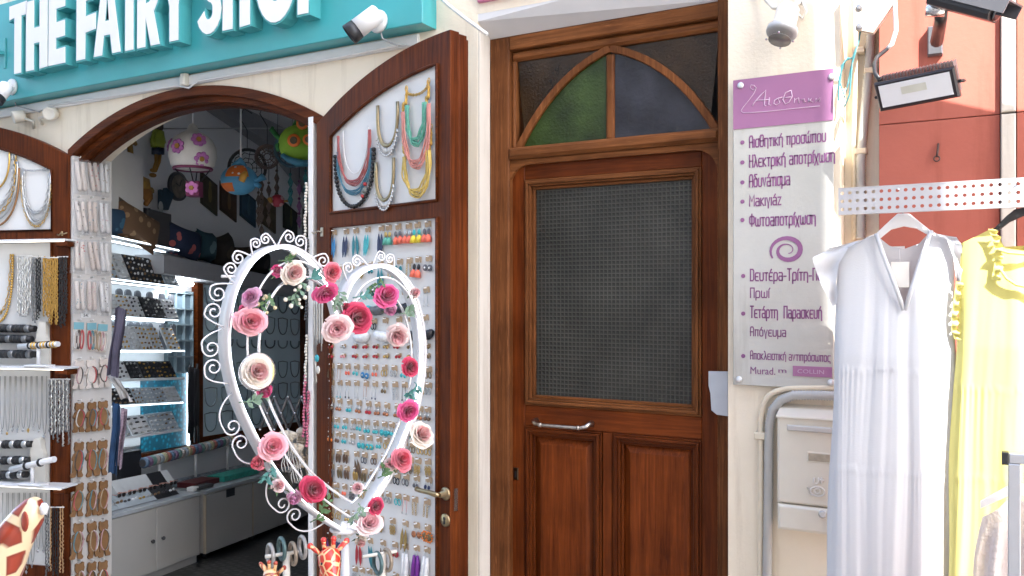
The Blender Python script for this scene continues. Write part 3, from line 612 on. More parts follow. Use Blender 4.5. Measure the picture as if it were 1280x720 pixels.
# ================================================================== THE TWO OPEN DOOR LEAVES OF THE SHOP
def leafz(u, add=0.0): return archz(AX+AH-min(u, 1.06), add)
def door_leaf(fr, label, u0, u1, W=1.05):
    base = fr.pt(W/2, .03, GZ+.05); t = thing('shop_door', label, 'door', base)
    n = 20; zl = GZ+.06
    top = [(W*k/n-.008*(k == 0), leafz(W*k/n)) for k in range(n+1)][::-1]
    up = [(u0, 2.088), (u1, 2.088)] + [(u1+(u0-u1)*k/n, leafz(u1+(u0-u1)*k/n, -.135)) for k in range(n+1)]
    lo = [(u0, zl+.16), (u1, zl+.16), (u1, 2.012), (u0, 2.012)]
    m = MB(fr); m.prism([[(-.008, zl), (W, zl)]+top, up, lo], 0, .055); m.build('frame', W_SHZ, t, bevel=.004)
    m = MB(fr); m.box(W-.09, W-.004, .0555, .105, zl, leafz(W)-.006); m.build('rebate_strip', W_SHZ, t, bevel=.004)
    m = MB(fr); m.box(W-.08, W-.012, .1055, .122, zl, leafz(W)-.02); m.build('cover_strip', W_SHZ, t, bevel=.004)
    for lp in (up, lo):                                # thin bead round each opening
        a = offs(lp+[lp[0]], 0)[:-1]; m = MB(fr); K = len(lp)
        m.tube([(p[0], -.002, p[1]) for p in lp], .009, 0, 6, closed=True, smooth=True); m.build('bead', W_SHX, t)
    return t, up, lo
LF, upR, loR = door_leaf(LEAF, 'brown arched shop door leaf folded back, its white panels hung with necklaces and earrings', .125, .962)
LL, upL, loL = door_leaf(LLEAF, 'brown arched shop door leaf folded back beside the sock cards, with lit jewellery shelves', .122, .93)
for fr, t, up, lo in ((LEAF, LF, upR, loR), (LLEAF, LL, upL, loL)):
    m = MB(fr); m.prism([up], .012, .03); m.build('upper_panel', BOARD, t)
    m = MB(fr); m.prism([lo], .012, .03); m.build('lower_panel', BOARD, t)
# lock of the right leaf
hb = LEAF.pix(557.5, 617, -.0); m = MB(LEAF)
m.lathe(LEAF.pt(hb[0], 0, hb[1]), -LEAF.y, [(0, .030), (.006, .030), (.010, .026), (.012, .015), (.04, .012)], 0, 18)
he = LEAF.pix(521, 611, -.05); m.tube([(hb[0], -.038, hb[1]), (hb[0]-.012, -.052, hb[1]+.002), (hb[0]-.05, -.055, hb[1]+.006), (he[0]+.03, -.055, he[1]-.002), (he[0], -.052, he[1])], [.011, .012, .011, .0105, .012], 0, 10); m.build('handle', BRASS, LF)
hk = LEAF.pix(557.5, 650, 0); m = MB(LEAF); m.lathe(LEAF.pt(hk[0], 0, hk[1]), -LEAF.y, [(0, .030), (.006, .030), (.010, .026), (.0105, .0)], 0, 18)
m.tube([(hk[0], -.0107, hk[1]+.008), (hk[0], -.0125, hk[1]+.008)], .0075, 1, 10); m.box(hk[0]-.0045, hk[0]+.0045, -.0125, -.0107, hk[1]-.016, hk[1]+.006, 1); m.build('keyhole', [BRASS, BLACK], LF)
lk = LEAF.pix(573, 618, .05); m = MB(LEAF); m.box(1.0502, 1.054, .02, .042, lk[1]-.07, lk[1]+.03); m.build('lock_plate', STEEL, LF)
ct = LEAF.pix(403, 290, 0); m = MB(LEAF); m.box(ct[0]-.012, ct[0]+.012, -.006, -.001, ct[1]-.024, ct[1]+.024, 0, .002); m.tube([(ct[0], -.006, ct[1]), (ct[0]-.01, -.02, ct[1]+.004), (ct[0]-.05, -.022, ct[1]-.006), (ct[0]-.07, -.018, ct[1])], .004, 0, 6); m.build('catch', plain('worn_nickel', (.45, .38, .30), .35, 1), LF)
ct = LLEAF.pix(78, 292, 0); m = MB(LLEAF); m.box(ct[0]-.006, ct[0]+.006, -.008, -.001, ct[1]-.015, ct[1]+.015, 0, .002); m.tube([(ct[0]+.03, -.012, ct[1]-.006), (ct[0]+.012, -.016, ct[1]-.012), (ct[0], -.014, ct[1]+.002), (ct[0]-.02, -.014, ct[1]-.004), (ct[0]-.045, -.012, ct[1]+.004)], .004, 0, 6); m.build('catch', BRASS, LL)

# ------------------------------------------------------------------ necklaces on the upper panels
NM = lambda n, c, r=.45, mt=0: plain(n, c, r, mt, var=.2, scale=80)
def strand_pts(fr, xa, ya, xb, yb, ybot, y=-.002, p=.75, n=22):
    """a hanging strand between two pixels of the board, lowest at ybot"""
    a, b = fr.pix(xa, ya, y), fr.pix(xb, yb, y); zb = fr.pix((xa+xb)/2, ybot, y)[1]
    out = []
    for k in range(n+1):
        t = k/n; zt = a[1]+(b[1]-a[1])*t; out.append(((a[0]+b[0])/2-(b[0]-a[0])/2*cos(pi*t), y, zt-(zt-zb)*sin(pi*t)**p))
    return out
def necklace(fr, label, strands, group=None, extra=None, name='necklace'):
    """strands: (pixels..., kind, material, thickness)"""
    first = strand_pts(fr, *strands[0][0])
    t = thing(name, label, 'necklace', fr.pt(*first[0]), group)
    for q, kind, mat, r_ in strands:
        P = strand_pts(fr, *q); m = MB(fr)
        if kind == 'beads': beads(m, P, r_, 0, n=7, k=5)
        elif kind == 'cord': m.tube(P, r_, 0, 6)
        elif kind == 'multi':
            for j in range(6):
                d = (j-2.5)*r_*.9; e = random.uniform(-1, 1)*r_*.4
                m.tube([(p[0]+d*(.5+.2*sin(k*.8+j))+e, p[1]-abs(sin(j*2.1+k*.5))*r_, p[2]-d*.9*sin(pi*k/(len(P)-1))) for k, p in enumerate(P)], r_*.42, 0, 5)
        elif kind == 'chain':
            d = 0
            for k in range(len(P)-1):
                a, b = Vector(P[k]), Vector(P[k+1]); L = (b-a).length; c = max(1, int(L/(r_*3.2)))
                for j in range(c):
                    o = a.lerp(b, (j+.5)/c); tt = (b-a).normalized()*r_*2.1; nn = Vector((-tt.z, 0, tt.x))*.55; f = (j+k) % 2
                    ring = [o+tt*cos(g)+(nn if not f else Vector((0, -1, 0))*nn.length*.6+nn*.4)*sin(g) for g in [2*pi*h/8 for h in range(8)]]
                    m.tube([tuple(v) for v in ring], r_*.42, 0, 4, closed=True)
        elif kind == 'spikes':
            m.tube(P, r_*.9, 0, 6, flat=.7); K = len(P)
            for k in range(3, K-2):
                f = k+.01; i = int(f); a = Vector(P[i]).lerp(Vector(P[min(K-1, i+1)]), f-i); c = Vector((P[K//2][0], a.y, P[0][2]-.02)); dr = (a-c); dr.y = 0; dr.normalize(); s_ = sin(pi*f/K)**3
                if s_ > .12: m.tube([tuple(a), tuple(a+dr*(.02+.03*s_)+Vector((0, -.006, 0)))], [.0030, .0052], 1, 5); m.ell(tuple(a+dr*(.02+.03*s_)+Vector((0, -.007, 0))), .0062, 1, 6, 4)
        m.build('strand', [mat, SILVER] if kind == 'spikes' else mat, t)
    if extra: extra(t)
    return t
RED_ = NM('dusty_red_cord', (.40, .10, .09)); BLU_ = NM('petrol_cord', (.05, .17, .24)); BLK_ = NM('black_bead', (.014, .013, .013), .5); CLR_ = NM('clear_thread', (.70, .68, .66))
def medal(t):
    x, z = LEAF.pix(456, 238, -.01); m = MB(LEAF); m.ell((x, -.012, z), (.017, .008, .017), 0, 12, 6); m.ell((x+.004, -.012, z+.03), .010, 1); m.ell((x-.016, -.012, z-.027), .010, 1); m.build('pendant', [plain('old_silver', (.20, .20, .18), .5, .6), NM('coral_red', (.40, .03, .03))], t)
necklace(LEAF, 'necklace of four strands in clear, dusty red, petrol and black beads on the white panel',
         [((429, 163, 460, 157, 217), 'cord', CLR_, .0025), ((424, 170, 463, 162, 229), 'multi', RED_, .007), ((423, 190, 464, 185, 241), 'multi', BLU_, .006), ((419, 196, 467, 185, 258), 'beads', BLK_, .0115)], extra=medal)
OLDG = NM('old_gold', (.36, .28, .16), .35, .9)
necklace(LEAF, 'gold collar necklace with silver spikes, the upper of two beside the layered coloured chain', [((472, 132, 497, 127, 182, -.004, .55), 'spikes', OLDG, .012)], 'spiked collar necklaces')
necklace(LEAF, 'gold collar necklace with silver spikes, the lower of two, just above the middle rail', [((470, 203, 492, 197, 250, -.004, .55), 'spikes', OLDG, .012)], 'spiked collar necklaces')
necklace(LEAF, 'layered gold chain necklace with green, salmon and yellow bead loops',
         [((508, 111, 535, 101, 118, -.004), 'chain', GOLD, .005), ((508, 108, 504, 140, 130, -.004), 'chain', GOLD, .007), ((536, 98, 533, 135, 122, -.004), 'chain', GOLD, .007), ((510, 132, 532, 128, 178, -.008, .6), 'multi', NM('jade_beads', (.12, .38, .27)), .010),
          ((506, 140, 537, 130, 206, -.012, .6), 'multi', NM('salmon_beads', (.62, .25, .20)), .010), ((507, 196, 537, 188, 242, -.008, .6), 'multi', NM('mustard_beads', (.60, .42, .10)), .010), ((504, 165, 507, 198, 190, -.004), 'chain', GOLD, .006), ((539, 155, 537, 190, 180, -.004), 'chain', GOLD, .006)])
necklace(LLEAF, 'necklace of four silver and gold chains nearest the hinge of the arched panel',
         [((29, 213, 61, 213, 266), 'chain', SILVER, .008), ((29, 215, 62, 214, 275), 'chain', SILVER, .006), ((28, 218, 63, 216, 279), 'cord', SILVER, .006), ((27, 222, 64, 220, 283), 'chain', GOLD, .006), ((29, 211, 58, 211, 213), 'chain', STEEL, .004)])
necklace(LLEAF, 'broad necklace of gold and silver chains with cords, cut by the picture edge',
         [((-32, 190, 12, 190, 238), 'cord', GOLD, .007), ((-34, 192, 17, 192, 260), 'chain', SILVER, .009), ((-36, 195, 20, 195, 268), 'chain', GOLD, .009), ((-38, 200, 24, 210, 283), 'cord', NM('copper_cord', (.42, .22, .10), .4, .7), .007), ((-37, 198, 22, 202, 275), 'cord', SILVER, .006)])

# ------------------------------------------------------------------ earrings pinned in rows on the lower panel of the right leaf
EC = {'turquoise': (.05, .42, .45), 'red': (.42, .02, .03), 'gold': (.62, .42, .16), 'silver': (.55, .55, .54), 'black': (.015, .015, .018), 'navy': (.02, .03, .09), 'blue': (.04, .22, .45), 'teal': (.02, .20, .24), 'coral': (.85, .17, .10), 'yellow': (.85, .65, .05),
      'green': (.10, .40, .30), 'white': (.78, .78, .78), 'brown': (.14, .08, .045), 'bronze': (.20, .14, .07), 'orange': (.80, .22, .03), 'purple': (.17, .02, .25), 'grey': (.12, .12, .13), 'pink': (.70, .30, .32), 'copper': (.42, .17, .08), 'cream': (.70, .62, .50)}
ECM = {k: plain('ear_'+k, c, .3 if k in ('gold', 'silver', 'bronze', 'copper') else .5, 1 if k in ('gold', 'silver') else .3 if k in ('bronze', 'copper') else 0, var=.2, scale=90) for k, c in EC.items()}
def ear_mesh(style):
    m = MB(LEAF)
    def wire(l): m.tube([(0, -.004, .004), (0, -.006, -l)], .0012, 1, 4)
    if style == 'drop': wire(.014); m.ell((0, -.006, -.022), (.0075, .006, .010), 0, 8, 5); m.ell((0, -.006, -.008), .004, 1, 6, 4)
    elif style == 'bead': wire(.022); m.ell((0, -.006, -.014), .006, 1, 7, 4); m.ell((0, -.006, -.029), .009, 0, 8, 5)
    elif style == 'feather':
        wire(.012); m.prism([[(0, -.014), (.0095, -.045), (.010, -.075), (.004, -.10), (-.002, -.115), (-.009, -.085), (-.0085, -.045)]], -.007, -.004, 0)
    elif style == 'plume':
        wire(.02); m.tube([(0, -.006, -.02), (.001, -.007, -.06), (-.002, -.007, -.11), (0, -.007, -.15)], [.006, .012, .015, .007], 0, 7)
    elif style == 'tassel': wire(.035); m.ell((0, -.006, -.022), (.012, .004, .014), 2, 8, 5); m.tube([(0, -.008, -.034), (0, -.008, -.044), (0, -.008, -.068)], [.004, .013, .017], 0, 9)
    elif style == 'puff':
        wire(.018); m.tube([(.03*cos(a), -.012, -.042-.024*sin(a)) for a in [pi*k/10 for k in range(11)]], [.006, .016, .019, .021, .022, .022, .022, .021, .019, .016, .006], 0, 8)
    elif style == 'hoop': m.tube([(.010*cos(a), -.005, -.014-.014*sin(a)) for a in [2*pi*k/12 for k in range(12)]], .0026, 0, 5, closed=True)
    elif style == 'oval': m.tube([(.0055*cos(a), -.005, -.018-.019*sin(a)) for a in [2*pi*k/12 for k in range(12)]], .0036, 0, 5, closed=True)
    elif style == 'stud': m.ell((0, -.008, -.002), (.008, .006, .008), 0, 8, 5)
    elif style == 'disc': wire(.012); m.lathe(LEAF.pt(0, -.003, -.03), -LEAF.y, [(0, .015), (.003, .015), (.004, .008)], 0, 12); m.ell((0, -.008, -.03), .005, 2, 6, 4)
    elif style == 'long': m.tube([(0, -.005, .004), (.001, -.006, -.025), (0, -.006, -.055)], .0014, 0, 4); m.ell((0, -.006, -.058), (.004, .003, .006), 2, 6, 4)
    elif style == 'chain':
        for k in range(5): m.tube([(.0045*cos(a), -.005, -.008-k*.011-.006*sin(a)) for a in [2*pi*h/8 for h in range(8)]], .0016, 0, 4, closed=True)
    elif style == 'leafy':
        for k in range(7): m.tube([(.007*cos(a)+.004*sin(k*2.), -.005, -.014-.005*k-.006*sin(a)) for a in [2*pi*h/8 for h in range(8)]], .002, 0, 4, closed=True)
    elif style == 'sun':
        m.lathe(LEAF.pt(0, -.003, -.03), -LEAF.y, [(0, .016), (.004, .015), (.0045, .008)], 2, 12)
        for k in range(10): m.ell((.021*cos(k*pi/5), -.005, -.03+.021*sin(k*pi/5)), .005, 0, 6, 4)
    o = LEAF.pt(0, 0, 0); v = [p-o for p in m.v]; me = bpy.data.meshes.new('earring'); me.from_pydata([tuple(p) for p in v], [], m.f)
    for mt in (ECM['gold'], SILVER, ECM['silver']): me.materials.append(mt)
    me.polygons.foreach_set('material_index', m.m); me.polygons.foreach_set('use_smooth', m.sm); me.update(); return me
EM = {}
def card_mesh(w_, h_):
    m = MB(LEAF); m.prism([[(-w_, -h_), (-.2*w_, -h_), (0, -h_*.75), (.2*w_, -h_), (w_, -h_), (w_, h_*.8), (w_*.8, h_), (.25*w_, h_), (0, h_*.7), (-.25*w_, h_), (-w_*.8, h_), (-w_, h_*.8)]], -.003, -.0015)
    m.box(-.003, .003, -.016, -.0032, h_*.45, h_*.45+.004, 1)
    o = LEAF.pt(0, 0, 0); me = bpy.data.meshes.new('earring_card'); me.from_pydata([tuple(p-o) for p in m.v], [], m.f); me.materials.append(CARD); me.materials.append(WHITE); me.polygons.foreach_set('material_index', m.m); me.update(); return me
CM = card_mesh(.017, .011); CMS = card_mesh(.014, .007)
PROTO = {}
def earring(u, z, style, colour, label, small=False, col2=None):
    key = (style, small); loc = LEAF.pt(u, .0105, z)
    if key not in PROTO:
        r = bpy.data.objects.new('earring_card', CMS if small else CM); COL.objects.link(r); r.location = (0, 0, -50)
        if style not in EM: EM[style] = ear_mesh(style)
        for sgn in (-1, 1):
            e = bpy.data.objects.new('earring', EM[style]); COL.objects.link(e); e.parent = r
            e.scale = (.82, .82, .82); q = LEAF.pt(sgn*(.0125 if style in ('tassel', 'disc', 'sun', 'puff') else .009), -.003, -.004 if style == 'stud' else -.009)-LEAF.pt(0, 0, 0); e.location = q
        r.location = loc; PROTO[key] = r
    else: r = copy_tree(PROTO[key]); r.location = loc
    r.scale = (1.28, 1.28, 1.28); r.rotation_euler = (0, random.uniform(-.10, .10), 0)
    for e in r.children: setmat(e, 0, ECM[colour]); e.rotation_euler = (0, random.uniform(-.09, .09), 0); setmat(e, 2, ECM[col2] if col2 else ECM['silver'])
    tag(r, label, 'earrings', 'earrings on cards pinned to the white door panel'); return r
SN = {'drop': 'drop', 'bead': 'round bead', 'feather': 'feather', 'plume': 'long plume', 'tassel': 'tassel', 'puff': 'puffy crescent', 'hoop': 'hoop', 'oval': 'oval ring', 'stud': 'stud', 'disc': 'disc', 'long': 'thin rod', 'chain': 'link chain', 'leafy': 'leafy filigree', 'sun': 'beaded sun'}
# each row: y of the card at px 414 and px 546, then the pieces from left to right (style, colour[, second colour]) with optional px
ROWS = [
 (291, 279, [(418, 'feather', 'blue'), (433, 'feather', 'navy'), (445, 'feather', 'teal'), (460, 'feather', 'turquoise'), (477, 'feather', 'navy'), (486, 'tassel', 'green', 'gold'), (498, 'tassel', 'coral', 'grey'), (511, 'tassel', 'coral', 'silver'), (522, 'tassel', 'yellow', 'turquoise'), (535, 'tassel', 'coral', 'grey')]),
 (336, 322, [(428, 'chain', 'silver'), (440, 'hoop', 'silver'), (452, 'leafy', 'gold'), (464, 'drop', 'teal'), (476, 'feather', 'teal'), (488, 'chain', 'gold'), (500, 'tassel', 'green', 'teal'), (512, 'chain', 'gold'), (523, 'tassel', 'coral', 'black'), (536, 'disc', 'grey', 'white')]),
 (373, 361, [(455, 'puff', 'turquoise'), (472, 'puff', 'grey'), (490, 'puff', 'navy'), (506, 'puff', 'black'), (533, 'long', 'silver')]),
 (405, 396, [(453, 'puff', 'white'), (468, 'hoop', 'black'), (482, 'puff', 'white'), (499, 'puff', 'white'), (514, 'puff', 'black'), (532, 'puff', 'black')]),
 (432, 432, [(415, 'stud', 'red'), (430, 'stud', 'silver'), (445, 'stud', 'red'), (458, 'stud', 'red'), (471, 'stud', 'red'), (484, 'stud', 'gold'), (497, 'stud', 'red'), (514, 'stud', 'bronze'), (535, 'stud', 'bronze')]),
 (444, 444, [(415, 'stud', 'red'), (430, 'stud', 'pink'), (445, 'stud', 'red'), (458, 'stud', 'red'), (471, 'stud', 'red'), (484, 'stud', 'gold'), (499, 'stud', 'red'), (514, 'stud', 'gold'), (535, 'stud', 'bronze')]),
 (457, 462, [(415, 'leafy', 'bronze'), (425, 'long', 'copper'), (435, 'drop', 'coral'), (446, 'drop', 'turquoise'), (458, 'disc', 'blue', 'silver'), (469, 'drop', 'coral'), (481, 'hoop', 'gold'), (493, 'hoop', 'silver'), (506, 'drop', 'turquoise'), (536, 'hoop', 'bronze')]),
 (478, 482, [(415, 'chain', 'silver'), (425, 'long', 'silver', 'turquoise'), (435, 'long', 'silver', 'black'), (446, 'long', 'silver'), (458, 'long', 'copper'), (469, 'long', 'silver', 'navy'), (481, 'drop', 'bronze'), (494, 'chain', 'silver'), (506, 'long', 'black', 'black'), (519, 'long', 'gold'), (536, 'hoop', 'silver')]),
 (500, 513, [(415, 'bead', 'brown'), (425, 'bead', 'copper'), (437, 'bead', 'turquoise'), (449, 'bead', 'copper'), (461, 'bead', 'red'), (472, 'bead', 'copper'), (484, 'bead', 'copper'), (497, 'bead', 'copper'), (535, 'bead', 'brown')]),
 (524, 536, [(414, 'chain', 'silver'), (422, 'drop', 'turquoise'), (432, 'drop', 'turquoise'), (442, 'drop', 'silver'), (450, 'drop', 'turquoise'), (459, 'bead', 'turquoise'), (470, 'bead', 'turquoise'), (481, 'disc', 'turquoise', 'turquoise'), (490, 'bead', 'turquoise'), (499, 'bead', 'turquoise'), (509, 'disc', 'turquoise', 'gold')]),
 (541, 559, [(414, 'drop', 'orange'), (423, 'drop', 'brown'), (431, 'drop', 'turquoise'), (441, 'drop', 'silver'), (452, 'disc', 'turquoise', 'turquoise'), (462, 'disc', 'turquoise', 'gold'), (474, 'drop', 'turquoise'), (484, 'hoop', 'gold'), (494, 'hoop', 'silver'), (506, 'hoop', 'silver'), (536, 'hoop', 'gold')]),
 (564, 578, [(415, 'oval', 'bronze'), (424, 'oval', 'brown'), (433, 'oval', 'brown'), (446, 'feather', 'brown'), (456, 'hoop', 'grey'), (468, 'hoop', 'brown'), (480, 'disc', 'pink', 'pink'), (494, 'leafy', 'gold'), (523, 'leafy', 'gold'), (535, 'leafy', 'gold')]),
 (583, 601, [(415, 'oval', 'grey'), (425, 'oval', 'bronze'), (434, 'oval', 'brown'), (445, 'oval', 'gold'), (456, 'oval', 'bronze'), (466, 'hoop', 'brown'), (478, 'oval', 'gold'), (497, 'hoop', 'black'), (508, 'hoop', 'grey'), (521, 'drop', 'grey'), (536, 'drop', 'navy')]),
 (605, 629, [(414, 'leafy', 'silver'), (421, 'leafy', 'gold'), (431, 'drop', 'coral'), (441, 'leafy', 'grey'), (453, 'hoop', 'gold'), (465, 'hoop', 'gold'), (486, 'hoop', 'silver'), (498, 'hoop', 'turquoise', 'turquoise'), (508, 'long', 'pink'), (519, 'chain', 'gold'), (534, 'chain', 'gold')]),
 (637, 661, [(415, 'hoop', 'gold'), (424, 'hoop', 'gold'), (434, 'drop', 'gold'), (444, 'leafy', 'gold'), (476, 'leafy', 'gold'), (491, 'leafy', 'gold'), (507, 'feather', 'gold'), (521, 'disc', 'copper', 'copper'), (535, 'sun', 'orange', 'bronze')]),
 (668, 689, [(413, 'feather', 'purple'), (424, 'plume', 'navy'), (449, 'feather', 'red'), (463, 'feather', 'teal'), (479, 'feather', 'brown'), (494, 'disc', 'red', 'bronze'), (507, 'plume', 'white'), (521, 'plume', 'purple'), (534, 'plume', 'white')]),
 (706, 728, [(416, 'hoop', 'silver'), (430, 'drop', 'silver'), (444, 'leafy', 'silver'), (462, 'feather', 'grey'), (479, 'tassel', 'orange', 'gold'), (495, 'plume', 'orange'), (510, 'drop', 'silver')]),
]
def thicken(ri, items):
    if ri < 2 or ri in (4, 5, 15): return items
    out = [items[0]]; rn = random.Random(ri)
    for it in items[1:]:
        g = it[0]-out[-1][0]; n = int(g/8.2)-1
        base = out[-1]
        for k in range(n if ri > 3 else 0):
            x = base[0]+g*(k+1)/(n+1); q = rn.choice((base, it)); out.append((x, q[1] if q[1] != 'puff' else 'hoop', rn.choice((q[2], 'gold', 'silver', 'bronze', q[2]))))
        out.append(it)
    return out
for ri, (yl, yr, items) in enumerate(ROWS):
    items = thicken(ri, items)
    for ci, it in enumerate(items):
        pxx = it[0]; yy = yl+(yr-yl)*(pxx-414)/132
        u, z = LEAF.pix(pxx, yy, .008)
        earring(u, z, it[1], it[2], f"{it[2]} {SN[it[1]]} earrings on a kraft card, {ORD[ci]} from the left in the {ORD[ri]} row", it[1] == 'stud', it[3] if len(it) > 3 else None)

# ================================================================== LEFT LEAF: LIT SHELVES AND WHAT HANGS THERE
def lp(px_, py_, y=-.002): return LLEAF.pix(px_, py_, y)
GLASSY = plain('shelf_glass', (.70, .72, .70), .2, var=.03)
def lit_shelf(label, yl, yr, xr, dep=.10):
    a = lp(0, yl, -dep); b = lp(xr, yr, -dep); u1, u0 = .93, b[0]; z = (a[1]+b[1])/2
    t = thing('shelf', label, 'shelf', LLEAF.pt((u0+u1)/2, -dep/2, z)); MB(LLEAF).box(u0, u1, -dep, .011, z-.006, z+.006, 0, .002).build('board', WHITE, t)
    MB(LLEAF).box(u0+.02, u1, -dep+.012, -dep+.026, z-.012, z-.0065).build('light_strip', LEDWARM, t)
    MB(LLEAF).box(u0+.002, u0+.09, -dep+.03, -.003, z-.042, z-.0125, 0, .003).build('bracket', W_SHX, t); return z, u0
lit_shelf('narrow white shelf with a warm light strip right under the arched panel', 297, 303, 80)
z2, _ = lit_shelf('white shelf carrying black bracelet rolls and the bar of gold bangles', 461, 459, 79, .13)
z3, _ = lit_shelf('white shelf carrying black bracelets and a bar with two bangles, behind the giraffe', 611, 606, 77, .13)
CHM = {'gold': GOLD, 'silver': SILVER, 'black': BLK_, 'grey': plain('grey_chain', (.22, .22, .22), .35, .8), 'ochre': plain('ochre_cord', (.50, .28, .06), .4, .4, var=.3, scale=90), 'white': WHITE, 'tan': plain('tan_cord', (.45, .27, .13), .6)}
def hanks(label, items, yt, yb, name='necklace_bunch', y=-.03, r_=.004, group='bunches of hanging chains', wob=.004):
    """a bunch of chains hanging side by side: (px, material)"""
    p0 = lp(items[0][0], yt, y); t = thing(name, label, 'necklaces', LLEAF.pt(p0[0], y, p0[1]), group); i0 = {}
    for px_, mt in items:
        u, zt = lp(px_, yt+random.uniform(-2, 2), y); zb = lp(px_, yb+random.uniform(-12, 8), y)[1]; m = i0.setdefault(mt, MB(LLEAF)); n = int((zt-zb)/.012)
        m.tube([(u+random.uniform(-1, 1)*wob*.4+.002*sin(k*2.6), y+.004*(k % 2)+random.uniform(-.004, .004), zt+(zb-zt)*k/n) for k in range(n+1)], [r_*(.75+.5*(k % 2)) for k in range(n+1)], 0, 5)
    for mt, m in i0.items(): m.build('strand', CHM[mt], t)
    a = lp(items[0][0]-2, yt, y); b = lp(items[-1][0]+2, yt, y); MB(LLEAF).tube([(a[0], y, a[1]), (b[0], y, b[1])], .004, 0, 6).build('hook_bar', WHITE, t); return t
hanks('bunch of silver chains hanging under the upper light strip', [(22+k*2.0, 'silver') for k in range(9)], 320, 390, r_=.0045)
hanks('bunch of black and dark grey chains between the silver and the gold bunch', [(41+k*2.2, 'grey' if k < 2 else 'black') for k in range(5)], 321, 396, r_=.0045)
hanks('bunch of bright gold chains on a white hook near the shelf bracket', [(54+k*1.9, 'ochre') for k in range(10)], 322, 398, r_=.005, y=-.05)
hanks('bunch of black cords beside the gold chains at the door stile', [(74+k*2.2, 'black') for k in range(5)], 321, 403, r_=.0045, y=-.04)
hanks('bunch of grey silver tassel chains hanging at the end of the middle shelf', [(62+k*2.4, 'silver' if k % 2 else 'grey') for k in range(11)], 474, 550, r_=.006, y=-.06)
hanks('bunch of black, grey and tan cords hanging at the door stile below the lowest shelf', [(57, 'grey'), (60, 'grey'), (63, 'tan'), (66, 'black'), (69, 'black'), (72, 'black'), (75, 'tan'), (78, 'tan')], 634, 722, r_=.0045, y=-.04)
m_ = [(('chain'), GOLD, .007), ('chain', GOLD, .006)]
necklace(LLEAF, 'thick gold bead necklace hanging at the picture edge beside the silver bunch', [((-20, 318, 16, 318, 402), 'beads', GOLD, .009), ((-18, 318, 13, 318, 392), 'chain', GOLD, .008)])
def pend(k, px_, yt, yb, label, grp):
    P = strand_pts(LLEAF, px_-2.6, yt, px_+2.6, yt, yb, -.004, .5, 10); t = thing('pendant_necklace', label, 'necklace', LLEAF.pt(*P[0]), grp)
    m = MB(LLEAF); m.tube(P, .0028, 0, 4); m.build('chain', plain('dull_silver', (.40, .39, .38), .35, .9), t); c = P[5]; m = MB(LLEAF)
    s = k % 3
    if s == 0: m.box(c[0]-.003, c[0]+.003, c[1]-.008, c[1]-.003, c[2]-.034, c[2]-.002); m.box(c[0]-.010, c[0]+.010, c[1]-.009, c[1]-.0035, c[2]-.016, c[2]-.010)
    elif s == 1: m.ell((c[0], c[1]-.006, c[2]-.012), (.009, .004, .011), 0, 8, 5)
    else: m.prism([[(c[0], c[2]), (c[0]+.010, c[2]-.014), (c[0], c[2]-.032), (c[0]-.010, c[2]-.014)]], c[1]-.008, c[1]-.003)
    m.build('pendant', GOLD if grp and k % 4 == 1 and yt < 500 else STEEL, t)
for k in range(9): pend(k, 3+k*6.6, 470, 535+random.uniform(-4, 8), f"thin silver pendant necklace, {ORD[k]} in the row between the two bracelet shelves", 'silver pendant necklaces')
for k in range(8): pend(k+1, 6+k*7.0, 616, 690+random.uniform(-14, 22), f"thin silver charm necklace, {ORD[k]} in the row below the lowest shelf", 'silver charm necklaces')
def roll_bar(label, x0, y0, x1, y1, ry, y, bands, post=True, zbase=None, name='bracelet_bar', bar=WHITE, cat='bracelet stand'):
    a, b = lp(x0, y0, y), lp(x1, y1, y-.04 if post else y); A = (a[0], y, a[1]); B = (b[0], y-.04 if post else y, b[1])
    t = thing(name, label, cat, LLEAF.pt(*A)); m = MB(LLEAF); m.tube([A, B], ry, 0, 14); m.build('bar', bar, t)
    if post:
        c = [(A[k]+B[k])/2 for k in range(3)]; m = MB(LLEAF); m.tube([(c[0], c[1], c[2]-ry*.8), (c[0], c[1], zbase+.018)], .012, 0, 10); m.box(c[0]-.09, c[0]+.08, c[1]-.04, c[1]+.04, zbase+.0065, zbase+.02, 0, .004); m.build('stand', WHITE, t)
    dA = Vector(B)-Vector(A)
    for f, w_, mt in bands:
        c = Vector(A)+dA*f; q = dA.normalized()*w_; m = MB(LLEAF); m.tube([tuple(c-q), tuple(c-q*.5), tuple(c+q*.5), tuple(c+q)], [ry+.002, ry+.007, ry+.007, ry+.002], 0, 14); m.build('bangle', mt, t)
    return t
roll_bar('white bar on a post with a row of gold and black bangles', 24, 433, 73, 430, .017, -.09, [(f, .005, GOLD if k % 3 else BLK_) for k, f in enumerate([.28, .36, .44, .52, .6, .68, .76, .84, .92])], zbase=z2)
roll_bar('white bar on a post with two black leather bangles, in front of the black rolls', 14, 587, 68, 574, .020, -.09, [(.36, .010, BLK_), (.68, .010, BLK_)], zbase=z3)
for k, (x1, yy) in enumerate(((44, 411), (40, 424), (46, 443))):
    roll_bar(f"roll of black leather bracelets, {('topmost', 'middle', 'lowest')[k]} of the upper three rolls", -30, yy-1, x1, yy, .021, -.03-.01*k, [(f/14+.03, .0175, BLK_ if f % 4 else CHM['grey']) for f in range(13)], False, name='bracelet_roll', bar=BLK_)
for k, (x1, yy) in enumerate(((40, 556), (37, 576), (34, 594))):
    roll_bar(f"roll of black and silver bracelets, {('topmost', 'middle', 'lowest')[k]} of the lower three rolls", -30, yy, x1, yy-1, .021, -.03-.01*k, [(f/14+.03, .0175, BLK_ if f % 3 else CHM['silver']) for f in range(13)], False, name='bracelet_roll', bar=BLK_)
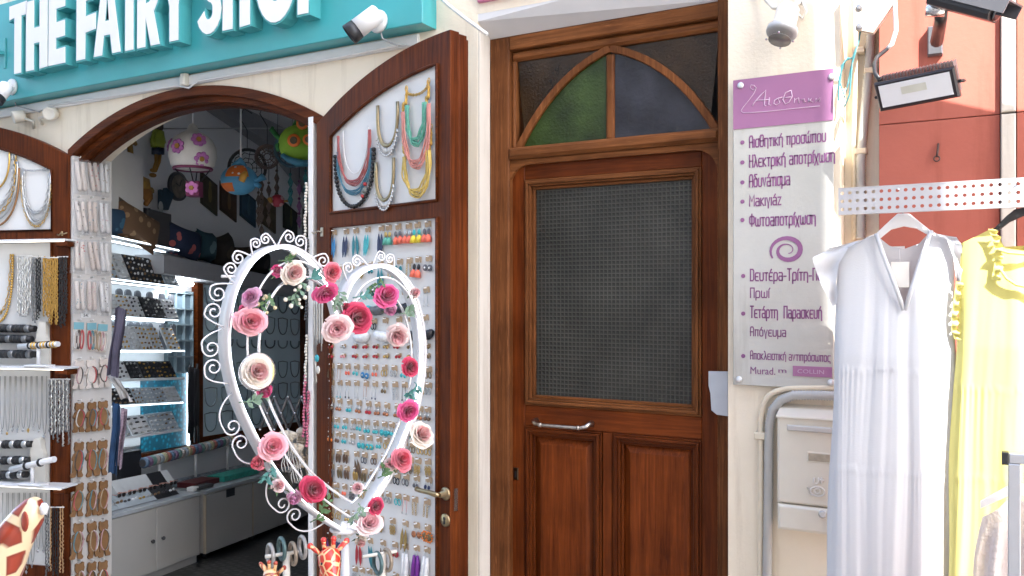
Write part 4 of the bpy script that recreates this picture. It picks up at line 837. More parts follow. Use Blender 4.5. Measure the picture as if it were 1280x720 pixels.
for lab, pts, zz in (('stepped white foam end block of the upper bracelet rolls', [(45, 456), (61, 456), (61, 430), (57, 418), (57, 402), (49, 402), (46, 414), (44, 430)], 0), ('stepped white foam end block of the lower bracelet rolls', [(40, 604), (57, 604), (56, 575), (52, 562), (50, 548), (43, 548), (38, 560), (37, 580)], 0)):
    m = MB(LLEAF); m.prism([[lp(a, b, -.03) for a, b in pts]][0:1], -.03, .008); tag(m.build('foam_block', OFFW), lab, 'display block')

# ------------------------------------------------------------------ cards on the left jamb of the arch
JAMB = Frame((-3.155, 0), R(90))
z_ = JAMB.pix(90, 194, 0)[1]
jb = MB(JAMB); jb.box(-.012, .272, .0, .022, -.22, z_, 0, .003); tag(jb.build('display_board', plain('jamb_white', (.60, .57, .54), .6, var=.05, scale=4)), 'narrow white board on the left arch jamb, hung with sock and bracelet cards', 'board')
def jp(px_, py_, y=-.02): return JAMB.pix(px_, py_, y)
COCO = [plain('sock_%d' % k, c, .85, var=.1, scale=60, sheen=.3) for k, c in enumerate(((.66, .58, .52), (.60, .50, .44), (.68, .66, .64), (.62, .46, .42)))]
BEARM = plain('bear_card', (.25, .125, .048), .7, var=.25, scale=30)
FILM = plain('clear_film', (.75, .75, .76), .12, alpha=.13, var=.02)
CORDS = [plain('cord_%d' % k, c, .6, var=.2, scale=80) for k, c in enumerate(((.65, .62, .58), (.10, .08, .07), (.50, .10, .10), (.12, .26, .30), (.40, .30, .20), (.55, .33, .34)))]
def bear(u, z, w_, h_, s):
    q = [(-.26, 1), (-.40, .97), (-.38, .90), (-.42, .82), (-.34, .74), (-.22, .70), (-.40, .66), (-.56, .52), (-.50, .46), (-.36, .54), (-.40, .40), (-.44, .26), (-.40, .14), (-.56, .05), (-.48, -.01), (-.12, .0), (-.02, .20), (.02, .20), (.12, .0), (.48, -.01), (.56, .05), (.40, .14), (.44, .26), (.40, .40), (.36, .54), (.50, .46), (.56, .52), (.40, .66), (.22, .70), (.34, .74), (.42, .82), (.38, .90), (.40, .97), (.26, 1), (.16, .96), (-.16, .96)]
    return [(u+a*w_, z+(b-1)*h_) for a, b in q]
def hook(t, u, z): MB(JAMB).tube([(u, .0, z+.010), (u, -.03, z+.010), (u, -.034, z+.018)], .0032, 0, 6).build('hook', WHITE, t)
RW = [('sock', 199, 241), ('sock', 248, 292), ('sock', 298, 340), ('sock', 348, 390), ('strap', 402, 438), ('charm', 450, 486), ('bear', 503, 540), ('bear', 552, 596), ('bear', 603, 645), ('bear', 653, 698), ('bear', 703, 748)]
RN = ['top', 'second', 'third', 'fourth', 'fifth', 'sixth', 'seventh', 'eighth', 'ninth', 'tenth', 'eleventh']
for ri, (kd, ya, yb) in enumerate(RW):
    for ci, px_ in enumerate((99.5, 115, 129.5)):
        yo = (0, 1, 3)[ci] * (1 if ri < 5 else -1)*.8
        u, zt = jp(px_, ya+yo); zb = jp(px_, yb+yo)[1]; h_ = zt-zb; w_ = .084; pos = ('left', 'middle', 'right')[ci]
        if kd == 'sock':
            t = thing('sock_pack', f"clear pack of pale baby socks, {pos} in the {RN[ri]} row of the jamb board", 'sock pack', JAMB.pt(u, 0, zt), 'sock packs on the jamb board')
            m = MB(JAMB)
            for s_ in (-1, 1):
                m.tube([(u+s_*.016, -.02-.006*s_, zt-.02), (u+s_*.017, -.024, zt-h_*.35), (u+s_*.016+.006, -.026, zt-h_*.62), (u+s_*.018+.012, -.026, zt-h_*.86), (u+s_*.018+.016, -.024, zt-h_*.93)], [.014, .016, .018, .019, .011], 0, 9, flat=.8)
            for q in range(7): m.ell((u+random.uniform(-.028, .03), -.042, zt-h_*random.uniform(.12, .8)), (.0045, .002, .0045), 1, 6, 4)
            m.build('socks', [COCO[(ri*3+ci*5+ri) % 4], CORDS[(ri+ci*2) % 6]], t)
            MB(JAMB).box(u-w_/2, u+w_/2, -.049, -.006, zb-.012, zt-.004, 0, .012).build('wrapper', FILM, t); hook(t, u, zt)
        elif kd == 'strap':
            t = thing('bracelet_card', f"blue topped card of beaded bracelets, {pos} one in the row below the socks", 'bracelet card', JAMB.pt(u, 0, zt), 'bracelet cards on the jamb board')
            MB(JAMB).box(u-.034, u+.034, -.014, -.010, zb, zt).build('card', COCO[0], t); MB(JAMB).box(u-.034, u+.034, -.018, -.0145, zt-.05, zt-.004).build('header', plain('pale_blue', (.20, .42, .48), .6), t)
            for s_ in (-1, 0, 1):
                m = MB(JAMB); m.tube([(u+s_*.022+.012*cos(a), -.022, (zt-.045+zb)/2+h_*.32*sin(a)) for a in [2*pi*k/16 for k in range(16)]], .005, 0, 6, closed=True); m.build('bracelet', CORDS[(s_+1+ci*2) % 6], t)
            hook(t, u, zt)
        else:
            lab = {'charm': 'pale bear shaped card wound with dark cord charms', 'bear': 'brown bear shaped card wound with braided cord bracelets'}[kd]
            t = thing('bracelet_card', f"{lab}, {pos} one in the {RN[ri]} row", 'bracelet card', JAMB.pt(u, 0, zt), 'bracelet cards on the jamb board')
            MB(JAMB).prism([bear(u, zt, w_*.92, h_, 0)], -.026, -.012).build('card', BEARM if kd == 'bear' else COCO[0], t, bevel=.003)
            for q in range(3):
                m = MB(JAMB); sx_ = (-1, 1, 1)[q]; e = random.uniform(.014, .030)
                m.tube([(u+sx_*(.004+e*sin(pi*k/12)**.55), -.030-.004*sin(pi*k/6), zt-h_*(.24+.58*k/12)) for k in range(13)], .0042, 0, 5); m.build('bracelet', CORDS[(q+ri+ci) % 6], t)
            hook(t, u, zt)
        t.rotation_euler = (random.uniform(-.09, .09), 0, random.uniform(-.25, .10) if kd in ('bear', 'charm') else random.uniform(-.08, .06))
for (a, b) in ((108, 290), (107, 394)):
    u, z = jp(a, b, 0); m = MB(JAMB); m.box(u-.034, u+.034, -.004, -.001, z-.016, z+.016); o = m.build('price_label', WHITE); tag(o, f"small white price label reading 5 euro {'between the second and third' if b < 300 else 'between the fourth and fifth'} card rows", 'price label')
    mb = text_mesh('5€', MB(JAMB), u-.018, u+.018, z-.010, z+.010, -.0052, -.0042, 0, .01); mb.build('figures', BLACK, o)
for k, (pts, wd, mt, lab, nm) in enumerate((
    ([(143, 385), (141, 410), (136, 440), (133, 470)], .06, plain('lilac_cloth', (.085, .075, .11), .9, var=.4, scale=12), 'lilac grey cloth hanging at the inner end of the sock card board', 'scarf'),
    ([(137, 505), (137, 530), (134, 565), (133, 592)], .055, plain('blue_cloth', (.014, .05, .12), .85, var=.7, scale=9), 'bright blue patterned scarf hanging behind the bear shaped cards', 'scarf'),
    ([(148, 512), (147, 535), (143, 560), (141, 584)], .034, plain('strap_pattern', (.30, .22, .26), .9, var=.8, scale=70), 'narrow patterned strap hanging beside the bright blue scarf', 'strap'),
    ([(133, 470), (146, 488), (152, 500)], .07, plain('beige_cloth', (.38, .36, .34), .9, var=.3, scale=10), 'beige folded cloth between the lilac grey and the bright blue cloth', 'cloth'))):
    SC_ = Frame((0, .40+.03*k), R(20)); Q = [SC_.pix(a+7, b, 0) for a, b in pts]
    def fs(u, v, Q=Q, wd=wd, k=k):
        n = len(Q)-1; i = min(n-1, int(v*n)); f = v*n-i; x = Q[i][0]+(Q[i+1][0]-Q[i][0])*f; z = Q[i][1]+(Q[i+1][1]-Q[i][1])*f
        return (x+(u-.5)*wd, .012*sin(u*9+k)+.006*sin(u*21+v*5), z+.01*sin(u*5))
    mb = MB(SC_); mb.grid(fs, 24, 14); mb.grid(lambda u, v: tuple(c+(0, .006, 0)[i] for i, c in enumerate(fs(u, v))), 24, 14); tag(mb.build(nm, mt), lab, nm)
JR = MB(); JR.box(-1.142, -1.108, -.022, .262, -.22, WALL.pix(389, 146, -.02)[1], 0, .003); tag(JR.build('display_board', WHITE), 'white board on the right side of the arch, seen edge on beside the door leaf', 'board')

# ================================================================== INSIDE THE SHOP
def WP(px_, py_, D): return CAM + ray(px_, py_)*D
KD = 1.078
def sp_(px_, py_, y=0.0): return SHOP.pix(px_, py_, y)
SY = -.26
UNITW = plain('unit_white', (.74, .76, .78), .5, var=.02)
a0, a1 = sp_(120, 400, -.02)[0], sp_(236, 400, -.02)[0]
MB(SHOP).box(a0, sp_(205, 400, -.03)[0], -.03, -.003, sp_(150, 560, -.03)[1], sp_(150, 285, -.03)[1]).build('x', UNITW)
bp = bpy.data.objects['x']; bp.name = 'wall_panel'; tag(bp, 'white back panel behind the lit jewellery shelves', 'panel')
SH = [((118, 289), (224, 312)), ((122, 345), (227, 358)), ((122, 393), (223, 399.5)), ((122, 437), (231, 437.5)), ((122, 475), (231, 472)), ((122, 508), (229, 502)), ((122, 552), (229, 536))]
SHZ = []
for k, (A, B) in enumerate(SH):
    a, b = sp_(*A, SY), sp_(*B, SY); SHZ.append((a, b)); th = .016
    t = thing('shelf', f"white wall shelf with jewellery trays, {'topmost with a bright edge light' if k == 0 else ORD[k]+' from the top inside the shop'}", 'shelf', SHOP.pt(a[0], SY, a[1]), 'lit wall shelves')
    m = MB(SHOP); m.prism([[(a[0], a[1]-th), (b[0], b[1]-th), b, a]], SY, -.031); m.build('board', UNITW, t)
    if k < 4 or k == 5:
        n = 44; m = MB(SHOP)
        for j in range(n):
            f = (j+.5)/n; x = a[0]+(b[0]-a[0])*f; z = a[1]+(b[1]-a[1])*f-th*.5; m.box(x-.005, x+.005, SY-.004, SY-.001, z-.003, z+.003)
        m.build('light_strip', LEDCOOL, t)
    if 1:
        m = MB(SHOP); m.prism([[(a[0], a[1]-th-.006), (b[0], b[1]-th-.006), (b[0], b[1]-th-.001), (a[0], a[1]-th-.001)]], SY+.13, SY+.15); m.build('light_tube', LEDCOOL, t)
TR = {'white': plain('tray_white', (.62, .64, .66), .35, var=.06), 'black': plain('tray_black', (.02, .02, .024), .4), 'clear': plain('tray_clear', (.42, .48, .53), .25, var=.1)}
BITS = [SILVER, plain('bit_dark', (.05, .05, .06), .3), GOLD, plain('bit_bronze', (.25, .16, .09), .35, .5), plain('bit_pale', (.7, .72, .75), .3)]
def tray(label, xa, xb, k, hpx, kind, bits, rows=4, cols=3, group='jewellery trays on the lit shelves'):
    a, b = SHZ[k]; ua, ub = sp_(xa, 400, SY)[0], sp_(xb, 400, SY)[0]; f = ((ua+ub)/2-a[0])/(b[0]-a[0]); zb = a[1]+(b[1]-a[1])*f+.003; D = 7.3; h_ = hpx*.88*D/FPX
    t = thing('jewellery_tray', label, 'jewellery tray', SHOP.pt((ua+ub)/2, SY+.03, zb), group); lean = .35*h_; du = (ub-ua)
    m = MB(SHOP); P = lambda x, s, d: m.P((x+.22*du*(1-s)-.1*du, SY+.025+lean*s+d, zb+h_*s))
    i = [P(ua, 0, 0), P(ub, 0, 0), P(ub, 1, 0), P(ua, 1, 0), P(ua, 0, .014), P(ub, 0, .014), P(ub, 1, .014), P(ua, 1, .014)]
    for q in ((0, 1, 2, 3), (7, 6, 5, 4), (0, 4, 5, 1), (1, 5, 6, 2), (2, 6, 7, 3), (3, 7, 4, 0)): m.F([i[z] for z in q])
    m.build('tray', TR[kind], t); m = MB(SHOP); e_ = .04*du; m.F([m.P((x+.22*du*(1-s_)-.1*du, SY+.0235+lean*s_, zb+h_*s_)) for x, s_ in ((ua+e_, .04), (ub-e_, .04), (ub-e_, .96), (ua+e_, .96))], 2)
    for r_ in range(rows):
        for c in range(cols):
            s = (r_+.5)/rows+random.uniform(-.04, .04); x = ua+du*((c+.5)/cols)+.22*du*(1-s)-.1*du; ww, hh = du/cols*.34, h_/rows*random.uniform(.16, .34)
            m.ell((x, SY+.02+lean*s, zb+h_*s), (ww, .006, hh), random.randrange(2), 6, 4)
    m.build('jewellery', [BITS[bits], BITS[(bits+4) % 5], TR[kind]], t); return t
NT = ['first', 'second', 'third', 'fourth', 'fifth', 'sixth', 'seventh', 'eighth']
SPEC = [(1, 33, [(136, 150, 'clear', 3), (151, 166, 'white', 0), (167, 180, 'black', 4), (181, 193, 'black', 4), (194, 208, 'black', 4), (209, 226, 'clear', 0)]),
        (2, 27, [(138, 154, 'white', 0), (155, 170, 'white', 3), (171, 184, 'white', 1), (185, 198, 'black', 1), (198, 211, 'black', 1), (212, 226, 'white', 1)]),
        (3, 30, [(137, 151, 'clear', 0), (152, 166, 'white', 2), (167, 179, 'white', 0), (180, 193, 'white', 3), (194, 207, 'white', 3), (213, 228, 'white', 2)]),
        (4, 22, [(137, 149, 'white', 0), (150, 165, 'white', 1), (166, 180, 'black', 1), (182, 196, 'black', 2), (197, 207, 'black', 2), (208, 223, 'black', 2)]),
        (5, 20, [(140, 155, 'black', 4), (156, 172, 'black', 4), (173, 183, 'clear', 4), (184, 198, 'clear', 0), (199, 212, 'clear', 4), (213, 229, 'white', 0)]),
        (6, 24, [(145, 166, 'clear', 0), (167, 192, 'white', 1), (193, 210, 'clear', 0), (210, 226, 'clear', 4)])]
for k, h_, items in SPEC:
    for j, (xa, xb, kd, bi) in enumerate(items):
        tray(f"{kd} sloping tray of small jewellery, {NT[j]} from the left on the {ORD[k]} lit shelf", xa, xb, k, h_, kd, bi, 5 if h_ > 25 else 4, 3)
# round stands peeping over the trays
DISC = plain('disc_grey', (.14, .15, .17), .4)
for k, xs, dy in ((2, (150, 161, 173, 188, 203, 215), 27), (3, (140, 153, 164, 172, 181, 188, 204, 217), 30)):
    for j, x_ in enumerate(xs):
        a, b = SHZ[k]; u = sp_(x_, 400, SY+.15)[0]; f = (u-a[0])/(b[0]-a[0]); z = a[1]+(b[1]-a[1])*f+.003
        m = MB(SHOP); m.prism([[(u-.028, z)]+[(u+.034*cos(pi*q/10), z+dy*.0066+.028*sin(pi*q/10)) for q in range(10, -1, -1)][0:0]+[(u-.034, z+.15)]+[(u+.034*cos(pi-pi*q/10), z+.185+.03*sin(pi*q/10)) for q in range(11)]+[(u+.034, z+.15), (u+.028, z)]], SY+.15, SY+.165)
        tag(m.build('ring_stand', DISC), f"grey round topped ring stand, {NT[j]} behind the trays of the {ORD[k]} lit shelf", 'ring stand', 'round stands behind the trays')
# wire grid and blue case right of the shelves
x0, zt = sp_(206, 361, -.02); x1, zb = sp_(238, 466, -.02); t = thing('grid_panel', 'pale blue grid panel of little pockets right of the lit shelves', 'panel', SHOP.pt(x0, 0, zb))
MB(SHOP).box(x0, x1, -.02, -.003, zb, zt).build('back', plain('grid_blue', (.20, .28, .33), .35, var=.15), t); m = MB(SHOP)
for k in range(6): m.box(x0, x1, -.05, -.021, zb+(zt-zb)*k/5.2, zb+(zt-zb)*k/5.2+.012)
for k in range(4): m.box(x0+(x1-x0)*k/3.05, x0+(x1-x0)*k/3.05+.01, -.049, -.0205, zb, zt)
m.build('pockets', plain('grid_edge', (.28, .36, .40), .3), t)
x0, zt = sp_(176, 468, -.035); x1, zb = sp_(234, 556, -.035); t = thing('display_case', 'blue backlit case of hanging pieces with a bright vertical light tube', 'display case', SHOP.pt(x0, 0, zb))
BLUEM, nt_, p_ = newmat('blue_case'); v_ = N(nt_, 'ShaderNodeTexVoronoi'); v_.inputs['Scale'].default_value = 26; tc_ = N(nt_, 'ShaderNodeTexCoord'); nt_.links.new(tc_.outputs['Object'], v_.inputs['Vector']); r_ = N(nt_, 'ShaderNodeValToRGB'); r_.color_ramp.elements[0].color = (.01, .20, .30, 1); r_.color_ramp.elements[1].color = (.004, .045, .075, 1); r_.color_ramp.elements[1].position = .5
nt_.links.new(v_.outputs[0], r_.inputs[0]); nt_.links.new(r_.outputs[0], p_.inputs['Base Color']); nt_.links.new(r_.outputs[0], p_.inputs['Emission Color']); p_.inputs['Emission Strength'].default_value = .14
MB(SHOP).box(x0, x1, -.035, -.031, zb, zt).build('back', BLUEM, t); MB(SHOP).box(x1, x1+.02, -.07, -.004, zb-.01, zt+.01).build('frame', DARK, t); MB(SHOP).box(x1-.014, x1-.001, -.06, -.04, zb, zt).build('light_tube', LEDCOOL, t); MB(SHOP).box(x0, x1+.02, -.07, -.004, zb-.04, zb-.011).build('foot', W_SHX, t)
# framed board of necklaces further in
fx0, fz0 = sp_(241, 352, -.05); bx0, bz1 = sp_(252, 355, -.05); bx1, bz1b = sp_(375, 371.5, -.05); _, bz0 = sp_(252, 551, -.05); bz0b = sp_(340, 528, -.05)[1]
bz1 = (bz1+bz1b)/2; bz0 = (bz0+bz0b)/2
t = thing('necklace_board', 'large blue grey board in a dark wooden frame, covered with U shaped necklaces', 'display board', SHOP.pt((bx0+bx1)/2, 0, bz0))
MB(SHOP).box(bx0, bx1, -.05, -.03, bz0, bz1).build('board', plain('board_blue', (.70, .86, .93), .35, var=.08, scale=3), t)
MB(SHOP).prism([[(bx0-.08, bz0-.12), (bx1+.1, bz0-.12), (bx1+.1, bz1+.10), (bx0-.08, bz1+.10)], [(bx0, bz0), (bx1, bz0), (bx1, bz1), (bx0, bz1)]], -.065, -.004).build('frame', W_SHX, t)
NK = [plain('nk_dark', (.10, .14, .17), .35, .3), plain('nk_mid', (.25, .32, .36), .3, .5), plain('nk_green', (.14, .22, .24), .35)]
nc, nr = 7, 6
for r_ in range(nr):
    for c in range(nc):
        u = bx0+(bx1-bx0)*(c+.5)/nc; z = bz1-(bz1-bz0)*(r_+.12)/nr; wd = (bx1-bx0)/nc*.36; hh = (bz1-bz0)/nr*(.72 if r_ != 2 else .35)
        m = MB(SHOP); P = [(x, -.058, zz) for x, zz in U(u-wd, u+wd, z, z-hh, 12, .6)]
        if r_ > 2 or r_ == 1: P.append((u, -.058, z+.01)); m.tube(P, .0055, 0, 5, closed=True)
        else: m.tube(P, .008, 0, 5)
        tag(m.build('necklace', NK[(r_+c) % 3]), f"dark U shaped necklace on the blue grey board, {NT[c]} in its {NT[r_]} row", 'necklace', 'necklaces on the blue grey board')
# long plank with cushions and bags on top
q = [sp_(205, 318, -.30), sp_(385, 352, -.30)]
sv = thing('wall_shelf', 'long dark grey wall shelf above the necklace board, loaded with cushions and bags', 'shelf', SHOP.pt(q[0][0], -.15, q[0][1])); th = .15
MB(SHOP).prism([[(q[0][0], q[0][1]-th), (q[1][0]+.5, q[1][1]-.02-th), (q[1][0]+.5, q[1][1]-.02), q[0]]], -.30, -.003).build('plank', plain('shelf_grey', (.36, .36, .38), .6), sv)
a, b = [SHOP.pt(sp_(p_, 333, -.16)[0], -.16, q[0][1]+(q[1][1]-q[0][1])*(sp_(p_, 333, -.16)[0]-q[0][0])/(q[1][0]-q[0][0])-th-.035) for p_ in (211, 240)]; m = MB(); m.tube([a, b], .018, 0, 10); tag(m.build('tube_lamp', plain('tube_glow', (.92, .96, 1.0), .5, emit=14, var=0)), 'short white tube lamp glowing under the long grey wall shelf', 'lamp')
def cloth(name, c1, c2, sc=14):
    mm, nt_, p_ = newmat(name); L = nt_.links; tc_ = N(nt_, 'ShaderNodeTexCoord'); v_ = N(nt_, 'ShaderNodeTexVoronoi'); v_.inputs['Scale'].default_value = sc; L.new(tc_.outputs['Object'], v_.inputs['Vector'])
    r_ = N(nt_, 'ShaderNodeValToRGB', ); r_.color_ramp.interpolation = 'CONSTANT'; r_.color_ramp.elements[0].color = (*c2, 1); r_.color_ramp.elements[1].color = (*c1, 1); r_.color_ramp.elements[1].position = .28; L.new(v_.outputs[0], r_.inputs[0]); L.new(r_.outputs[0], p_.inputs['Base Color']); p_.inputs['Roughness'].default_value = .9; return mm
def pillow(label, xa, ya, xb, yb, y, mat, rot=0, name='cushion', cat='cushion'):
    a, b = sp_(xa, yb, y), sp_(xb, ya, y); cx, cz = (a[0]+b[0])/2, (a[1]+b[1])/2; hw, hh = (b[0]-a[0])/2, (b[1]-a[1])/2; m = MB(SHOP)
    def fn(s, sg):
        def g(u, v):
            x, z = 2*u-1, 2*v-1; th = .09*(1-x**4)**.5*(1-z**4)**.5; pu = 1+.10*x*x*z*z; X, Zz = x*hw*pu, z*hh*pu
            return (cx+X*cos(rot)-Zz*sin(rot), y+sg*th, cz+X*sin(rot)+Zz*cos(rot))
        return g
    m.grid(fn(0, -1), 10, 8); m.grid(fn(0, 1), 10, 8); return tag(m.build(name, mat), label, cat)
pillow('blue cushion at the left end of the top lit shelf', 128, 262, 152, 293, -.16, cloth('navy_cloth', (.03, .07, .13), (.06, .16, .25), 9), .1)
pillow('tan patterned kilim cushion lying on the top lit shelf', 146, 268, 194, 300, -.20, cloth('kilim', (.16, .09, .05), (.35, .22, .12), 12), -.25)
pillow('dark navy cushion standing behind the kilim cushion', 152, 262, 186, 296, -.07, cloth('navy2', (.02, .035, .06), (.03, .05, .09), 6), .0)
pillow('navy bag with a coral print beside the black box', 212, 289, 246, 318, -.18, cloth('navy_print', (.02, .03, .07), (.45, .12, .12), 9), -.1, 'bag', 'bag')
pillow('dark teal bag with a pale shell print next to the navy bag', 246, 292, 264, 324, -.16, cloth('teal_print', (.02, .06, .08), (.12, .20, .22), 7), -.05, 'bag', 'bag')
pillow('dark brown folded bag on the long grey shelf', 266, 298, 288, 330, -.14, cloth('brown_dark', (.025, .018, .014), (.06, .04, .025), 6), .3, 'bag', 'bag')
pillow('flat brown and olive fabric bag on the long grey shelf behind the heart', 286, 312, 312, 334, -.18, cloth('brown_mix', (.06, .035, .02), (.10, .09, .03), 8), .1, 'bag', 'bag')
pillow('dark fabric bundle at the far end of the long grey shelf', 313, 314, 332, 340, -.14, cloth('black_mix', (.015, .015, .015), (.04, .03, .03), 8), -.1, 'bundle', 'bundle')
a, b = sp_(182, 306, -.16), sp_(212, 268, -.16); m = MB(SHOP); m.box(a[0], b[0], -.18, -.06, a[1], b[1], 0, .006); tag(m.build('box', DARK), 'plain black box standing between the kilim cushion and the navy bag', 'box')

# pictures, clock and toys on the wall
PIC = [((.05, .04, .02), (.20, .15, .05)), ((.06, .03, .015), (.18, .10, .04)), ((.02, .06, .10), (.05, .12, .16)), ((.09, .06, .03), (.18, .13, .07)), ((.03, .035, .025), (.14, .14, .05)), ((.03, .025, .02), (.08, .07, .05))]
PL = ['small dark picture panel with a golden figure below the balloon lamp', 'small brown picture panel with dark figures, just below the blue fish lamp', 'small blue picture panel on the wall right of the fish lamp', 'small brown portrait panel below the red fish ornament', 'small dark picture panel with a yellow plant shape', 'small dark picture panel half hidden by the right jamb board']
for k, (xa, ya, xb, yb) in enumerate(((252, 229, 272, 262), (276, 240, 296, 270), (301, 248, 320, 277), (327, 256, 345, 285), (355, 264, 372, 291), (380, 272, 395, 298))):
    a, b = sp_(xa, yb, -.02), sp_(xb, ya, -.02); t = thing('picture', PL[k], 'picture', SHOP.pt((a[0]+b[0])/2, 0, a[1]), 'picture panels in a slanting row')
    sl_ = -.05; m = MB(SHOP); m.prism([[(a[0], a[1]+.06), (b[0], a[1]-.02), (b[0], b[1]-.02), (a[0], b[1]+.06)]], -.02, -.004); m.build('panel', plain('pic_edge%d' % k, PIC[k][0], .6), t)
    m = MB(SHOP); cx, cz = (a[0]+b[0])/2, (a[1]+b[1])/2+.02; m.prism([[(a[0]+.02, a[1]+.08), (b[0]-.02, a[1]+.01), (b[0]-.02, b[1]-.04), (a[0]+.02, b[1]+.03)]], -.0225, -.0203, 0); m.ell((cx, -.024, cz), (.03, .004, .08), 1, 8, 5); m.ell((cx, -.024, cz+.09), (.022, .004, .03), 1, 8, 5)
    m.build('painting', [plain('pic_in%d' % k, tuple(v*1.5 for v in PIC[k][0]), .6, var=.4, scale=14), plain('pic_fig%d' % k, PIC[k][1], .6)], t)
c = sp_(225, 233, -.04); t = thing('clock', 'round dark wall clock with a mottled face behind the balloon basket', 'clock', SHOP.pt(c[0], 0, c[1]-.13)); o = SHOP.pt(c[0], -.004, c[1])
MB().lathe(o, -SHOP.y, [(0, .125), (.03, .125), (.036, .115), (.03, .105)], 0, 28).build('rim', DARK, t); MB().lathe(o-SHOP.y*.0305, -SHOP.y, [(0, .104), (.002, .104)], 0, 28).build('face', plain('clock_face', (.22, .18, .14), .5, var=.7, scale=22), t)
m = MB(SHOP); m.tube([(c[0], -.035, c[1]), (c[0]+.03, -.035, c[1]+.06)], .005, 0, 5); m.tube([(c[0], -.035, c[1]), (c[0]-.05, -.035, c[1]+.02)], .004, 0, 5); m.build('hands', BLACK, t)
OCH = plain('ochre_wood', (.38, .19, .03), .6, var=.2); YG = plain('lime_paint', (.30, .36, .03), .5); BRN = plain('brown_spot', (.14, .05, .015), .6); NAVY = plain('navy_paint', (.015, .03, .07), .5)
gq = lambda x, y, d=-.1: (lambda r: (r[0], d, r[1]))(sp_(x, y, d))
t = thing('wooden_giraffe', 'yellow wooden giraffe hanging on the wall left of the jointed puppet', 'ornament', SHOP.pt(*gq(165, 240)))
m = MB(SHOP); m.tube([gq(162, 174), gq(163, 190), gq(163, 222), gq(164, 236)], [.02, .022, .03, .05], 0, 8); m.tube([gq(163, 179), gq(167, 177), gq(170, 181)], [.02, .024, .014], 0, 8); m.tube([gq(164, 232), gq(172, 228), gq(178, 231), gq(184, 240), gq(189, 238)], [.05, .07, .07, .04, .03], 0, 8)
for x_ in (162, 169, 177, 186): m.tube([gq(x_, 234), gq(x_-1, 246)], .016, 0, 6)
m.build('body', plain('giraffe_yellow', (.40, .22, .04), .6, var=.45, scale=28), t)
t = thing('puppet', 'jointed wooden puppet in a lime top and navy shorts hanging on the wall', 'puppet', SHOP.pt(*gq(196, 220)))
m = MB(SHOP); m.ell(gq(198, 157, -.1), (.045, .04, .055), 0, 10, 7); m.build('head', plain('dark_wood', (.05, .035, .02), .6), t)
m = MB(SHOP); m.tube([gq(198, 164), gq(197, 175), gq(197, 184)], [.045, .06, .055], 0, 10); m.tube([gq(193, 166), gq(190, 178), gq(195, 186)], [.018, .016, .014], 0, 6); m.tube([gq(202, 166), gq(205, 178), gq(202, 182)], [.018, .016, .014], 0, 6); m.build('shirt', YG, t)
m = MB(SHOP); m.tube([gq(195, 185), gq(195, 193)], .035, 0, 8); m.tube([gq(200, 185), gq(200, 193)], .035, 0, 8); m.build('shorts', NAVY, t)
m = MB(SHOP); m.tube([gq(195, 192), gq(195, 203), gq(192, 213)], .014, 0, 6); m.tube([gq(200, 192), gq(199, 202), gq(194, 214)], .014, 0, 6); m.ell(gq(192, 213), (.03, .03, .018)); m.ell(gq(191, 219), (.03, .03, .018)); m.build('legs', OCH, t)
t = thing('wall_ornament', 'painted bird on a wire arch hanging above the sock cards', 'ornament', SHOP.pt(*gq(145, 235)))
m = MB(SHOP); m.tube([gq(137, 236), gq(136, 205), gq(140, 190), gq(147, 186), gq(153, 196), gq(154, 235), gq(137, 233)], .008, 0, 6); m.build('wire', BRN, t); m = MB(SHOP); m.ell(gq(140, 200), (.05, .03, .07), 0); m.ell(gq(142, 214), (.06, .03, .07), 0); m.build('bird', plain('bird_paint', (.20, .17, .05), .5, var=.6, scale=20), t); m = MB(SHOP); m.ell(gq(145, 208), (.03, .035, .05)); m.build('wing', plain('bird_green', (.03, .16, .15), .5), t)
t = thing('wind_chime', 'yellow cut out wooden fish with hanging rods beside the yellow giraffe', 'ornament', SHOP.pt(*gq(183, 245, -.14))); m = MB(SHOP); m.tube([gq(176, 214, -.14), gq(176, 250, -.14)], .006, 0, 6); m.build('rod', STEEL, t); m = MB(SHOP); m.ell(gq(184, 243, -.14), (.07, .02, .06)); m.tube([gq(187, 246, -.14), gq(182, 256, -.14)], [.03, .02], 0, 6); m.build('fish', plain('wood_orange', (.35, .15, .03), .6, var=.3), t)
t = thing('pouch', 'navy bird shaped pouch hanging on the wall left of the clock', 'ornament', SHOP.pt(*gq(206, 252))); m = MB(SHOP); m.prism([[sp_(x, y, -.1) for x, y in ((199, 262), (209, 263), (216, 243), (210, 238), (206, 234), (204, 240), (199, 236), (199, 250))]], -.12, -.08); m.build('body', plain('pouch_navy', (.02, .05, .08), .8, var=.4), t, bevel=.01)
m = MB(SHOP); m.ell(gq(201, 259, -.125), (.03, .01, .05)); m.build('patch', plain('pouch_pale', (.35, .37, .38), .8), t)
# hanging lamps
PAPER = plain('paper_white', (.60, .58, .54), .8, var=.1, scale=25); PINKP = plain('petal_purple', (.42, .14, .38), .7); PURP = plain('purple_rim', (.16, .02, .07), .6)
D = 5.5*KD; c = WP(241, 186, D); s = D/FPX
t = thing('balloon_lamp', 'white paper lamp shaped as a hot air balloon with purple flowers', 'lamp', c-Vector((0, 0, 50*s)))
m = MB(); prof = [(-25, 22), (-21, 26), (-10, 29), (2, 28), (12, 23), (19, 14), (23, 7), (29, 5), (31, 2)]; m.lathe(c, (0, 0, 1), [(a*s, b*s) for a, b in prof], 0, 26); m.build('envelope', PAPER, t)
m = MB(); m.tube([c+Vector((22.5*s*cos(a), 22.5*s*sin(a), -25*s)) for a in [2*pi*k/28 for k in range(28)]], 1.9*s, 0, 6, closed=True); m.build('rim', PURP, t)
m = MB(); m.tube([c+Vector((0, 0, 30*s)), c+Vector((0, 0, 1.0))], .006, 0, 6); m.build('cord', WHITE, t)
